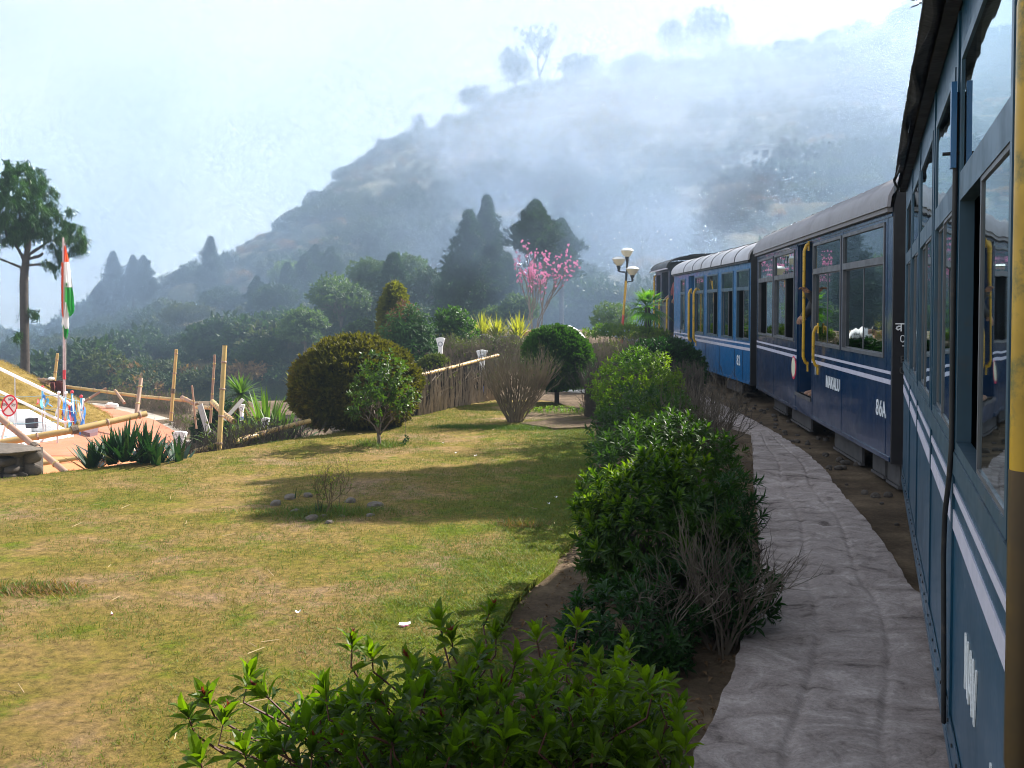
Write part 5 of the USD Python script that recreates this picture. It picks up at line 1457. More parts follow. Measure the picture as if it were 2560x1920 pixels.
aa = np.linspace(0, 2 * np.pi, 72, endpoint=False)
rr = np.linspace(0.01, BR + 0.12, 26)
A, R = np.meshgrid(aa, rr)
x, y = BC[0] + R * np.cos(A), BC[1] + R * np.sin(A)
z = PZ + bank_h(R) + 0.10 * (meshkit.fbm(np.stack([x * 2, y * 2, 0 * x], -1), 3, 6) - 0.5)
k = len(aa)
i, j = np.meshgrid(np.arange(len(rr) - 1), np.arange(k), indexing="ij")
qd = np.stack([i * k + j, (i + 1) * k + j, (i + 1) * k + (j + 1) % k, i * k + (j + 1) % k], -1).reshape(-1, 4)
solo("memorial_bank", (np.stack([x, y, z], -1).reshape(-1, 3), qd), bank_mat, "golden dry grass bank of the round memorial", "bank", kind="structure", smooth=True)
ba, br_ = r_.uniform(-1.9, 0.9, 2600), BR * np.sqrt(r_.uniform(0.15, 1.0, 2600))
bx, by = BC[0] + br_ * np.cos(ba), BC[1] + br_ * np.sin(ba)
scatter("bank_grass", [tuft(16, 0.05, 0.06, 0.005, 70 + s, 0.9) for s in range(3)], [leafy("bank_blades", (0.16, 0.115, 0.03), (0.33, 0.235, 0.07), transl=0.3, rough=0.6)] * 3, np.column_stack([bx, by, PZ + bank_h(br_)]), 1.0, "dry golden grass covering the memorial bank", "grass", seed=15)

# white sloping coping bars over the bank
for pts, r, lab in (([(-60, 890, 20.3), (0, 922, 20.3), (146, 992, 20.3), (178, 1012, 20.3)], 0.032, "upper white sloping handrail over the grassy bank"), ([(-60, 952, 20.0), (0, 979, 20.0), (140, 1046, 20.0), (163, 1057, 20.0), (172, 1052, 20.0)], 0.026, "lower white sloping handrail with a curled end")):
    p3 = [at_y(*p) for p in pts]
    hr = thing("white_handrail", lab, "handrail", (p3[-1][0], p3[-1][1], PZ))
    hr.part("rail", tube(p3, r, 8), white_paint, smooth=60)
    for f in (0.25, 0.75):
        q_ = p3[1] * (1 - f) + p3[2] * f
        hr.part("support", tube([q_, [q_[0], q_[1] + 0.05, PZ + 0.02]], 0.012, 6), silver_mat)
# white marble steps
ws = thing("white_steps", "white marble steps at the foot of the memorial bank", "steps", (-9.6, 18.6, PZ))
for pts, zt_ in (([(-15, 17.4), (-9.62, 18.55), (-9.02, 20.6), (-15, 20.6)], 0.11), ([(-15, 18.0), (-10.25, 19.0), (-9.85, 20.55), (-15, 20.55)], 0.26), ([(-15, 18.5), (-10.75, 19.4), (-10.45, 20.5), (-15, 20.5)], 0.42)):
    ws.part("step", slab(Polygon(pts), PZ + zt_, zt_ - 0.015), white_paint)
w0, w1 = at_y(38, 1030, 20.4), at_y(136, 1086, 20.4)
tri = trimesh.creation.extrude_polygon(Polygon([(w0[0] - 3, w0[2] + 0.05), (w0[0], w0[2]), (w1[0], w1[2]), (w1[0], PZ + 0.115), (w0[0] - 3, PZ + 0.115)]), 0.35, engine="earcut")
tv = np.array(tri.vertices)
ws.part("sloping_cheek", (np.stack([tv[:, 0], 20.62 + tv[:, 2], tv[:, 1]], 1), np.array(tri.faces)[:, ::-1]), white_paint)
fl = at_y(79, 1078, 20.0)
fb2 = thing("floodlight_box", "small black floodlight box on the white steps", "lamp", (fl[0], 20.0, PZ + 0.26))
fb2.part("housing", MB().box((fl[0] - 0.09, 19.93, PZ + 0.285), (fl[0] + 0.09, 20.1, PZ + 0.46)), plain("box_black", (0.02, 0.018, 0.03), rough=0.4))
fb2.part("bracket", MB().box((fl[0] - 0.10, 19.97, PZ + 0.262), (fl[0] + 0.10, 20.06, PZ + 0.284)), iron_mat)

# railing with wires and streamers
posts = [at_y(-40, 1100, 19.2), at_y(143, 1085, 19.6), at_y(163, 1090, 20.4), at_y(211, 1075, 21.0)]
rl = thing("wire_railing", "silver post and wire railing hung with coloured streamers", "railing", (posts[1][0], 19.6, PZ))
tops = [at_y(-40, 985, 19.2), at_y(147, 984, 19.6), at_y(165, 984, 20.4), at_y(208, 1002, 21.0)]
for b, t_ in zip(posts, tops):
    b = np.array([b[0], b[1], PZ])
    p_ = rl.part("post", tube([b, t_], 0.018, 8), silver_mat, smooth=60)
    p_.part("ball_finial", trimesh.creation.icosphere(2, 0.033).apply_translation(t_ + [0, 0, 0.02]), white_paint, smooth=True)
for f in (0.97, 0.7, 0.45, 0.2):
    for a, b, c, d in ((posts[0], tops[0], posts[1], tops[1]), (posts[1], tops[1], posts[3], tops[3])):
        p0 = np.array([a[0], a[1], PZ]) * (1 - f) + b * f
        p1 = np.array([c[0], c[1], PZ]) * (1 - f) + d * f
        rl.part("wire", tube([p0, (p0 + p1) / 2 - [0, 0, 0.03], p1], 0.006, 5), plain("wire_%d_%d" % (f * 100, a[1] * 10), (0.25, 0.45, 0.55), rough=0.4))
scol = {n: plain("streamer_" + n, c, rough=0.7, var=0.2) for n, c in (("blue", (0.03, 0.20, 0.62)), ("white", (0.78, 0.78, 0.80)), ("yellow", (0.72, 0.46, 0.04)), ("red", (0.62, 0.04, 0.06)), ("sky", (0.12, 0.45, 0.70)))}
r2 = np.random.default_rng(170)
for k in range(34):
    px = r2.uniform(150, 212) if k < 25 else r2.uniform(88, 150)
    py0 = r2.uniform(985, 1030) if k < 25 else r2.uniform(985, 1000)
    ln = r2.uniform(0.25, 0.55) if k < 25 else r2.uniform(0.10, 0.2)
    t0 = at_y(px, py0, 20.0 + (px - 150) / 60 * 0.9)
    n = 7
    s = np.linspace(0, 1, n)
    off = np.column_stack([0.05 * np.sin(s * r2.uniform(2, 5) + k) * s + r2.normal(0, 0.04) * s, 0.03 * np.cos(s * 4 + k), -ln * s])
    c = t0 + off
    w = 0.026 * np.sqrt(np.clip(1.05 - np.abs(2 * s - 1) ** 3, 0.05, 1))
    a_ = r2.uniform(0, np.pi)
    sd = np.array([math.cos(a_), math.sin(a_), 0]) * w[:, None]
    v = np.concatenate([c - sd, c + sd])
    f = np.concatenate([[[i, i + 1, n + i + 1], [i, n + i + 1, n + i]] for i in range(n - 1)])
    rl.part("streamer", (v, f), scol[("blue", "white", "yellow", "red", "sky", "white", "blue")[k % 7]])
for px, py in ((106, 968), (180, 980), (203, 991)):
    q_ = at_y(px, py, 20.8)
    rl.part("red_knob", trimesh.creation.icosphere(2, 0.035).apply_translation(q_), scol["red"], smooth=True)
    rl.part("blue_sleeve", tube([q_ - [0, 0, 0.03], q_ - [0, 0, 0.30]], 0.02, 6), scol["sky"])

# flag
fy_ = 22.0
pole_t, pole_b = at_y(158, 594, fy_), at_y(161, 1010, fy_)
fpz = thing("flagpole", "thin pink white flagpole carrying the limp flag", "flagpole", (pole_b[0], fy_, PZ))
fpz.part("pole", tube([[pole_b[0], fy_, PZ], pole_b, pole_t], [0.032, 0.030, 0.020], 8), plain("pole_pinkish", (0.55, 0.42, 0.42), rough=0.5, var=0.2), smooth=60)
fpz.part("halyard", tube([pole_t - [0, 0, 0.08], pole_t + [0.055, 0, -0.12], at_y(163, 930, fy_) + [0.02, 0, 0], at_y(163, 968, fy_)], 0.006, 5), plank_mat)
fpz.part("red_tie", tube([at_y(161, 925, fy_), at_y(161, 948, fy_)], 0.035, 8), scol["red"])
saff = leafy("flag_saffron", (0.72, 0.10, 0.015), (0.85, 0.14, 0.02), transl=0.45, rough=0.7, tcol=(1.1, 1.0, 0.9))
fwhite = leafy("flag_white", (0.80, 0.80, 0.82), (0.85, 0.85, 0.85), transl=0.4, rough=0.7, tcol=(1, 1, 1))
fgreen = leafy("flag_green", (0.01, 0.22, 0.03), (0.015, 0.30, 0.04), transl=0.45, rough=0.7, tcol=(1, 1.2, 1))
flag = thing("national_flag", "limp saffron, white and green flag hanging in folds from the pole", "flag", at_y(160, 730, fy_))


def cloth(outline, dy, fold, n=14):
    """hanging cloth: rows of (left px, right px, py), folded in depth"""
    rows = []
    o = np.array(outline, float)
    yy = np.linspace(o[0, 2], o[-1, 2], n)
    for y in yy:
        l, r = np.interp(y, o[:, 2], o[:, 0]), np.interp(y, o[:, 2], o[:, 1])
        u = np.linspace(0, 1, 9)
        rows.append([at_y(l + (r - l) * t, y, fy_ + dy + fold * math.sin(t * 7.5 + y * 0.01)) for t in u])
    v = np.array(rows).reshape(-1, 3)
    i, j = np.meshgrid(np.arange(n - 1), np.arange(8), indexing="ij")
    a = (i * 9 + j).ravel()
    return v, np.stack([a, a + 1, a + 10, a + 9], 1)


flag.part("saffron_band", cloth([(162, 164, 614), (160, 173, 655)], 0.0, 0.05, 6), saff, smooth=True)
flag.part("saffron_hoist_fold", cloth([(153, 160, 656), (153, 160, 700), (154, 160, 780), (156, 162, 792)], -0.02, 0.03, 12), saff, smooth=True)
flag.part("white_band", cloth([(160, 173, 656), (161, 177, 690), (162, 181, 718)], 0.0, 0.05, 8), fwhite, smooth=True)
flag.part("green_band", cloth([(161, 172, 707), (161, 182, 722), (161, 186, 770), (172, 187, 778), (173, 175, 792)], 0.03, 0.05, 10), fgreen, smooth=True)
flag.part("white_lower_fold", cloth([(163, 166, 755), (157, 171, 780), (154, 173, 812), (160, 172, 822)], -0.03, 0.04, 8), fwhite, smooth=True)
flag.part("green_lower_fold", cloth([(156, 160, 812), (156, 172, 822), (157, 170, 838), (162, 166, 847)], -0.02, 0.04, 6), fgreen, smooth=True)


# bamboo
def bamboo(label, pts, r, mat, seed, ring=0.28, group=None, name="bamboo_pole", ties=(), hollow=False):
    """a bamboo culm with swollen joints, along two or more points"""
    p = [np.asarray(q, float) for q in pts]
    n = len(p)
    ln = sum(np.linalg.norm(p[i + 1] - p[i]) for i in range(n - 1))
    m = max(8, int(ln / ring) * 4)
    s = np.linspace(0, n - 1, m + 1)
    c = np.column_stack([np.interp(s, np.arange(n), [q[k] for q in p]) for k in range(3)])
    d = np.concatenate([[0], np.cumsum(np.linalg.norm(np.diff(c, axis=0), axis=1))])
    r2 = np.random.default_rng(seed)
    joints = np.arange(0.12 + 0.1 * r2.random(), ln, ring * r2.uniform(0.85, 1.2))
    t = thing(name, label, "bamboo", p[0], group=group)
    rad = r * np.linspace(1.05, 0.92, len(c))
    t.part("culm", tube(c, rad, 10), mat, smooth=50)
    for q in joints:
        e = np.array([np.interp(q + o, d, c[:, k]) for o in (-0.012, 0.0, 0.012) for k in range(3)]).reshape(3, 3)
        t.part("joint_ring", tube(e, [r * 1.06, r * 1.2, r * 1.06], 10), bamboo_pink if mat is bamboo_mat else bamboo_mat)
    for q in ties:
        e = np.array([np.interp(q * ln + o, d, c[:, k]) for o in (-0.04, 0.04) for k in range(3)]).reshape(2, 3)
        t.part("rope_tie", tube(e, r * 1.35, 8), bark)
    if hollow:
        e = c[-1]
        dd_ = unit(c[-1] - c[-2])
        t.part("hollow_end", tube([e, e + dd_ * 0.004], r * 0.7, 8), bark_dark)
    return t


Y = at_y
bamboo("long pale bamboo rail crossing in front of the white steps up to the yucca", [Y(-40, 1114, 12.2), Y(170, 1078, 12.6), Y(366, 1034, 13.3)], 0.043, bamboo_mat, 1, 0.36, ties=(0.52,))
bamboo("thick pinkish bamboo pole slanting down across the pale rail", [Y(-60, 995, 11.9), Y(60, 1094, 11.6), Y(168, 1184, 11.1)], 0.037, bamboo_pink, 2, 0.5, ties=(0.62,))
bamboo("short pale bamboo rail low above the orange paving", [Y(52, 1167, 11.4), Y(235, 1139, 11.7)], 0.026, bamboo_mat, 3, 0.25)
bamboo("leaning weathered bamboo post at the right end of the pale rail", [Y(340, 1045, 13.6), Y(353, 946, 13.9)], 0.028, bamboo_pink, 4, 0.25)
bamboo("long thin bamboo rail along the far rim of the plaza", [Y(18, 950, 24.5), Y(160, 966, 23.5), Y(345, 990, 22), Y(472, 1002, 20.5)], 0.036, bamboo_mat, 5, 0.45)
bamboo("short bamboo brace leaning left against the far rail", [Y(206, 1006, 22.5), Y(266, 970, 22.8)], 0.03, bamboo_pink, 6)
bamboo("short bamboo brace leaning right against the far rail", [Y(311, 1008, 21.8), Y(287, 975, 22.2)], 0.03, bamboo_pink, 7)
bamboo("tall bamboo post standing alone at the plaza rim", [Y(427, 1052, 18.2), Y(441, 873, 18.2)], 0.030, bamboo_mat, 8, 0.3, ties=(0.42,))
bamboo("upright bamboo post at the far rim beside the flagpole", [Y(136, 952, 23.3), Y(144, 883, 23.3)], 0.033, bamboo_mat, 9, 0.3)
bamboo("thin reddish bamboo post behind the tallest pole", [Y(526, 1058, 15.2), Y(537, 887, 15.2)], 0.019, bamboo_pink, 10, 0.25)
bamboo("tallest bamboo pole at the lawn edge, nearest the round bush", [Y(547, 1138, 11.3), Y(562, 864, 11.5)], 0.029, bamboo_mat, 11, 0.30, hollow=True)
bamboo("short bamboo rail butting the plaza rim", [Y(455, 994, 18), Y(492, 1012, 17.6)], 0.038, bamboo_pink, 12, 0.2)
bamboo("short level bamboo rail behind the thin reddish post", [Y(492, 1017, 17.6), Y(526, 1020, 17.0)], 0.032, bamboo_mat, 13, 0.2)
bamboo("banded bamboo pole tilting down to a hollow open end", [Y(531, 1004, 15), Y(560, 1036, 14.4), Y(585, 1054, 14.0)], 0.036, bamboo_mat, 14, 0.10, hollow=True)
bamboo("thin old bamboo stake at the plaza rim", [Y(491, 1072, 17), Y(480, 963, 17)], 0.016, bamboo_pink, 15, 0.25)
bamboo("low bamboo rail from the plaza to the foot of the tallest pole", [Y(486, 1130, 11.3), Y(550, 1110, 11.35)], 0.030, bamboo_mat, 16, 0.3)
bamboo("low bamboo rail running through the twigs to the big round bush", [Y(588, 1104, 11.55), Y(680, 1076, 12.1), Y(775, 1052, 12.5)], 0.032, bamboo_mat, 17, 0.28)
bamboo("bamboo top rail of the twig fence", [Y(1030, 943, 14.75), Y(1140, 916, 15.95), Y(1245, 888, 17.35)], 0.030, bamboo_mat, 18, 0.3)
for k, (a, b, w, lab) in enumerate(((Y(499, 1012, 16.4), Y(521, 1085, 16.0), 0.045, "grey plank leaning at the plaza rim"), (Y(607, 998, 16.5), Y(560, 1050, 16.2), 0.03, "grey lath leaning against the cordyline"))):
    d_ = unit(b - a)
    n_ = unit(np.cross(d_, [0, 1, 0])) * w
    dp = np.array([0, 0.03, 0])
    v = np.array([a - n_, a + n_, b + n_, b - n_])
    v = np.vstack([v, v + dp])
    f = np.array([[0, 1, 2, 3], [7, 6, 5, 4], [0, 4, 5, 1], [1, 5, 6, 2], [2, 6, 7, 3], [3, 7, 4, 0]])
    solo("grey_plank", (v, f), plank_mat, lab, "plank")
# brown jacket hung over the far rail, white cap on the post
jp = Y(143, 968, 23.2)
jk = thing("hanging_jacket", "dark red brown jacket hung over the far bamboo rail", "jacket", jp)
jm = plain("jacket_maroon", (0.13, 0.022, 0.018), rough=0.9, var=0.4, scale=8.0, bump=0.01, bump_scale=20.0)


def drape(pts, yy, amp, seed, n=10, thick=0.05):
    o = np.array(pts, float)
    rows = []
    ys2 = np.linspace(o[0, 2], o[-1, 2], n)
    for q in ys2:
        l, r = np.interp(q, o[:, 2], o[:, 0]), np.interp(q, o[:, 2], o[:, 1])
        rows.append([Y(l + (r - l) * t, q, yy + amp * math.sin(t * 11 + seed + q * 0.05) - 0.04) for t in np.linspace(0, 1, 8)])
    front = np.array(rows).reshape(-1, 3)
    back = front + [0, thick, 0]
    i, j = np.meshgrid(np.arange(n - 1), np.arange(7), indexing="ij")
    a = (i * 8 + j).ravel()
    q4 = np.stack([a, a + 8, a + 9, a + 1], 1)
    m = len(front)
    rim = np.concatenate([np.arange(8), np.arange(1, n) * 8 + 7, (n - 1) * 8 + np.arange(7)[::-1], np.arange(1, n - 1)[::-1] * 8])
    e = np.stack([rim, np.roll(rim, -1), np.roll(rim, -1) + m, rim + m], 1)
    return np.vstack([front, back]), np.vstack([q4, q4[:, ::-1] + m, e])


jk.part("body", drape([(126, 160, 952), (125, 161, 966), (127, 160, 970), (131, 158, 985)], 23.3, 0.04, 1), jm, smooth=50)
jk.part("sleeve", drape([(126, 134, 956), (127, 136, 968), (129, 137, 978)], 23.18, 0.02, 2), jm, smooth=50)
jk.part("sleeve", drape([(150, 161, 956), (152, 162, 975), (154, 160, 990)], 23.18, 0.02, 3), jm, smooth=50)
cp_ = Y(128, 947, 23.2)
ch = trimesh.creation.icosphere(2, 0.075).apply_transform(np.diag([1, 1, 0.6, 1])).apply_translation(cp_)
cpn = thing("peaked_cap", "white cap resting on the far rail next to the jacket", "cap", cp_)
cpn.part("crown", ch, white_paint, smooth=True)
cpn.part("peak", trimesh.creation.cylinder(radius=0.07, height=0.012, sections=18).apply_translation(cp_ + [-0.06, -0.03, -0.02]), plank_mat)
lg = Y(112, 955, 23.3)
for k in range(3):
    bamboo("%s of the old bamboo offcuts lying on the far rail" % ("lowest", "middle", "topmost")[k], [Y(90 + 3 * k, 952 - 2 * k, 23.4), Y(124 - 2 * k, 958 - 5 * k, 23.2)], 0.045 - 0.008 * k, bamboo_pink, 40 + k, 0.2)
# rusty drum and white sack
dr = at_z(241, 1039, PZ)
dm_ = thing("rust_drum", "small rust red drum standing on the rose paving", "drum", dr)
dm_.part("drum", trimesh.creation.cylinder(radius=0.075, height=0.17, sections=20).apply_translation(dr + [0, 0, 0.105]), plain("drum_rust", (0.22, 0.05, 0.03), rough=0.7, var=0.4), smooth=40)
dm_.part("rim", trimesh.creation.annulus(0.066, 0.080, 0.02, sections=20).apply_translation(dr + [0, 0, 0.19]), plain("drum_rust_dark", (0.12, 0.03, 0.02), rough=0.7))
sk_ = at_z(279, 1022, PZ)
solo("white_sack", rock(sk_ + [0, 0, 0.08], np.array([0.17, 0.10, 0.085]), 5, 0.6, 3), white_paint, "crumpled white sack lying on the far terrace", "sack", smooth=60)

# round NO ENTRY sign
sy_ = 13.4
sc0 = Y(24, 1014, sy_)
sg = thing("no_entry_sign", "round white sign with red border and cross on a leaning pole", "sign", (sc0[0], sy_, PZ))
sr_, rr_ = (20.5 / FPX * sy_, 27.5 / FPX * sy_), None
th = np.linspace(0, 2 * np.pi, 40, endpoint=False)
ROLL = 0.12
ell = lambda k: Polygon([(sr_[0] * k * math.cos(t) + ROLL * sr_[0] * k * math.sin(t), sr_[1] * k * math.sin(t)) for t in th])


def front_plate(poly, y0, t):
    mb = MB()
    for g in getattr(poly, "geoms", [poly]):
        e = trimesh.creation.extrude_polygon(g, t, engine="earcut")
        v = np.array(e.vertices)
        mb.add((np.stack([sc0[0] + v[:, 0], y0 - v[:, 2], sc0[2] + v[:, 1]], 1), np.array(e.faces)[:, ::1]))
    return mb


sred = plain("sign_red", (0.62, 0.02, 0.05), rough=0.5, var=0.1)
sg.part("face", front_plate(ell(0.93), sy_, 0.006), plain("sign_white", (0.80, 0.79, 0.80), rough=0.5, var=0.05))
sg.part("red_border", front_plate(ell(1.0).difference(ell(0.86)), sy_ - 0.0065, 0.004), sred)
cross = unary_union([shapely.LineString([(-0.09, 0.11), (0.075, -0.12)]).buffer(0.009), shapely.LineString([(0.085, 0.10), (-0.095, -0.09)]).buffer(0.009)]).intersection(ell(0.88))
sg.part("red_cross", front_plate(cross, sy_ - 0.0065, 0.004), sred)
ink = plain("sign_ink", (0.02, 0.02, 0.05), rough=0.6)
for word, hx_, hz_, h in (("NO", -0.012, 0.068, 0.034), ("EN", -0.092, -0.004, 0.038), ("RY", 0.030, -0.012, 0.038)):
    t = meshkit.text_mesh(word, h, 0.003, False)
    v = np.array(t.vertices)
    sg.part("lettering", (np.stack([sc0[0] + hx_ + v[:, 0] * 0.85, sy_ - 0.0068 - v[:, 2], sc0[2] + hz_ + v[:, 1]], 1), np.array(t.faces)), ink)
pb_ = Y(3, 1105, sy_ + 0.1)
dirp = (sc0 - pb_) / (sc0[2] - pb_[2])
sg.part("pole", tube([pb_ + dirp * (PZ - pb_[2]) * 1.0, pb_, sc0 + [0, 0.03, 0.02]], 0.016, 8), white_paint, smooth=60)

# masonry pillar at the left edge
pl0 = at_z(52, 1207, -0.02)
mp = thing("stone_pillar", "dark dry stone pillar cut off by the left edge of the picture", "pillar", (pl0[0] - 0.3, pl0[1] + 0.15, -1.0))
r2 = np.random.default_rng(180)
xr, zt_ = pl0[0], Y(20, 1128, pl0[1])[2]
mp.part("core", MB().box((xr - 0.62, pl0[1] + 0.02, -1.1), (xr - 0.02, pl0[1] + 0.5, zt_ - 0.03)), stone_dark)
zrow = -0.12
while zrow < zt_ - 0.02:
    h_ = r2.uniform(0.055, 0.085)
    xx = xr - 0.62
    while xx < xr - 0.01:
        w_ = min(r2.uniform(0.12, 0.24), xr - xx)
        mp.part("stone", rock((xx + w_ / 2, pl0[1] + 0.03, zrow + h_ / 2), np.array([w_ * 0.60, 0.07, h_ * 0.62]), int(r2.integers(0, 90)) * 0 + 1, 1, 2), stone_dark if r2.random() < 0.75 else stone_mat, smooth=50)
        xx += w_
    zrow += h_
mp.part("cap_stone", rock((xr - 0.30, pl0[1] + 0.2, zt_ - 0.01), np.array([0.42, 0.30, 0.035]), 2, 1, 2), stone_mat, smooth=50)
for k in range(3):
    mp.part("side_stone", rock((xr - 0.01, pl0[1] + 0.16, -0.05 + 0.13 * k), np.array([0.05, 0.16, 0.075]), 1, 1, 2), stone_mat, smooth=50)


# flared white bins
def bin_(label, px, pyt, pyb, y, w, seed, ground=None):
    """garden bin: narrow foot, flared flat head with an arched line"""
    t, b = Y(px, pyt, y), Y(px, pyb, y)
    zb = b[2] if ground is None else ground
    hw = w / 2 / FPX * y
    n = thing("flared_bin", label, "bin", (t[0], y, zb), group="white flared garden bins")
    hh = t[2] - zb
    head = min(0.55 * hh, hw * 2.1)
    pr = [(-0.42 * hw, zb), (0.42 * hw, zb), (0.42 * hw, t[2] - head)] + [(hw * (0.42 + 0.58 * s ** 1.3), t[2] - head * (1 - s)) for s in np.linspace(0.2, 0.95, 6)]
    pr += [(hw * c, t[2] - 0.05 * head + 0.12 * head * math.sqrt(max(0, 1 - c * c))) for c in np.linspace(0.98, -0.98, 9)]
    pr += [(-hw * (0.42 + 0.58 * s ** 1.3), t[2] - head * (1 - s)) for s in np.linspace(0.95, 0.2, 6)] + [(-0.42 * hw, t[2] - head)]
    e = trimesh.creation.extrude_polygon(Polygon(pr).buffer(0), hw * 1.0, engine="earcut")
    v = np.array(e.vertices)
    n.part("body", (np.stack([t[0] + v[:, 0], y + hw * 0.5 - v[:, 2], v[:, 1]], 1), np.array(e.faces)), white_paint, smooth=30)
    ring = shapely.Point(0, 0).buffer(hw * 0.50).difference(shapely.Point(0, 0).buffer(hw * 0.36)).intersection(sbox(-hw, -hw * 0.5, hw, hw))
    e = trimesh.creation.extrude_polygon(ring, 0.004, engine="earcut")
    v = np.array(e.vertices)
    n.part("arched_line", (np.stack([t[0] + v[:, 0], y - hw * 0.5 - 0.001 - v[:, 2], t[2] - head * 0.55 + v[:, 1]], 1), np.array(e.faces)), plain("bin_line_%d" % seed, (0.22, 0.24, 0.30), rough=0.6))
    n.part("blue_foot_band", MB().box((t[0] - 0.43 * hw, y - 0.51 * hw, zb + 0.02), (t[0] + 0.43 * hw, y + 0.51 * hw, zb + 0.30 * (hh - head) + 0.03)), plain("bin_blue_%d" % seed, (0.12, 0.20, 0.55), rough=0.6))
    return n


bin_("white flared bin behind the twigs beside the yucca", 449, 1081, 1150, 13.3, 36, 1, -1.0)
bin_("small white flared bin in front of the cordyline", 604, 1012, 1052, 17.5, 17, 2)
bin_("white bin half hidden in the dark twigs of the lawn edge", 664, 1046, 1115, 14.0, 22, 3)
bin_("white flared bin in front of the rhododendron", 1101, 846, 905, 20.5, 24, 4)
bin_("white flared bin standing just behind the bamboo rail of the twig fence", 1205, 877, 985, 18.2, 29, 5, 0.0)
# ------------------------------------------------------------------ lamp, planter, people, litter
lamp_glass = plain("lamp_bowl_cream", (0.62, 0.54, 0.38), rough=0.35, var=0.1)
lp = at_y(1555, 835, 26)
lm = thing("garden_lamp", "three bowled garden lamp on a yellow and red pole", "lamp", (lp[0], 26, 0.4))
lt = at_y(1565, 700, 26)
mid = at_y(1559, 785, 26)
lean = (lt - lp) / (lt[2] - lp[2])
lpole = lambda z: lp + lean * (z - lp[2])
zr, zy, zb_, zt2 = 0.35, at_y(1556, 787, 26)[2], at_y(1561, 702, 26)[2], at_y(1566, 645, 26)[2]
lm.part("red_base", tube([lpole(zr), lpole(zy)], 0.034, 10), plain("lamp_red", (0.55, 0.06, 0.04), rough=0.5, var=0.2), smooth=60)
lm.part("yellow_shaft", tube([lpole(zy), lpole(zb_)], 0.030, 10), yellow_mat, smooth=60)
lm.part("black_shaft", tube([lpole(zb_), lpole(zt2)], 0.024, 10), iron_mat, smooth=60)
bowl = np.array([(0.0, -0.02), (0.035, -0.02), (0.055, 0.03), (0.115, 0.09), (0.155, 0.165), (0.165, 0.19), (0.150, 0.195), (0.0, 0.215)])
lid = np.array([(0.0, 0.262), (0.06, 0.255), (0.12, 0.235), (0.165, 0.205), (0.172, 0.188), (0.165, 0.186)])
for px, py, sc, ay in ((1567.5, 645, 1.0, None), (1547, 667, 1.02, (1563, 671)), (1581, 691, 1.0, (1563, 690))):
    c = at_y(px, py, 26)
    br = lm.part("bowl", trimesh.creation.revolve(bowl * sc, sections=24).apply_translation(c), lamp_glass, smooth=50)
    br.part("lid", trimesh.creation.revolve(lid * sc, sections=24).apply_translation(c), white_paint, smooth=50)
    br.part("socket", trimesh.creation.revolve(np.array([(0.0, -0.12), (0.022, -0.12), (0.03, -0.06), (0.05, -0.0), (0.058, 0.04), (0.0, 0.04)]), sections=14).apply_translation(c), iron_mat, smooth=50)
    if ay:
        a = at_y(*ay, 26)
        lm.part("arm", tube([c - [0, 0, 0.11], c - [0, 0, 0.125], [(c[0] * 0.7 + a[0] * 0.3), 26, c[2] - 0.13], [a[0], 26, c[2] - 0.145]], 0.012, 8), iron_mat, smooth=60)

# planter things on the rockery
c = at_y(1262, 847, 26.2)
bx_ = thing("black_planter", "black box planter with a silver tap on the rockery", "planter", c - [0, 0, 0.1])
bx_.part("box", MB().box(c + [-0.10, -0.09, -0.12], c + [0.10, 0.09, 0.04]), plain("planter_black", (0.015, 0.016, 0.03), rough=0.4))
bx_.part("rim", MB().box(c + [-0.11, -0.10, 0.04], c + [0.11, 0.10, 0.065]), plain("planter_blue", (0.05, 0.07, 0.14), rough=0.4))
bx_.part("tap", tube([c + [0.09, -0.06, 0.0], c + [0.09, -0.06, 0.34]], 0.012, 6), silver_mat)
for k, (x0, lab, s) in enumerate(((1238, "cream curved kerb slab left of the black planter", 1), (1308, "cream curved kerb slab right of the black planter", -1))):
    q_ = at_y(x0, 848, 26.3)
    ar = [(s * (-0.14 + 0.30 * t), 0.13 * (1 - t) ** 1.5 - 0.03) for t in np.linspace(0, 1, 9)]
    poly = Polygon(ar + [(ar[-1][0], -0.22), (ar[0][0], -0.22)])
    e = trimesh.creation.extrude_polygon(poly, 0.12, engine="earcut")
    v = np.array(e.vertices)
    solo("kerb_slab", (np.stack([q_[0] + v[:, 0], q_[1] - v[:, 2] + 0.06, q_[2] + v[:, 1]], 1), np.array(e.faces)), cream_mat, lab, "kerb slab")
q_ = at_y(1320, 832, 27.5)
tw_ = trimesh.creation.extrude_polygon(Polygon([(-0.13, -0.12), (0.11, -0.10), (0.11, 0.10), (-0.11, 0.01)]), 0.25, engine="earcut")
v = np.array(tw_.vertices)
solo("salmon_slab", (np.stack([q_[0] + v[:, 0], q_[1] - v[:, 2], q_[2] + v[:, 1]], 1), np.array(tw_.faces)), plain("salmon", (0.55, 0.30, 0.20), rough=0.7), "salmon coloured sloping slab beside the green topiary", "slab")
# pale path glimpsed beneath the topiary
wp = Polygon([at_z(1365, 980, 0.02)[:2], at_z(1520, 986, 0.02)[:2], at_z(1525, 972, 0.02)[:2], at_z(1362, 968, 0.02)[:2]])
solo("cross_path", slab(wp, 0.06, 0.08), plain("pale_paving", (0.62, 0.60, 0.56), rough=0.8, var=0.15), "pale cement cross path glimpsed under the topiary", kind="structure")


# ---- people: bodies hulled from spheres along a skeleton
import manifold3d as m3


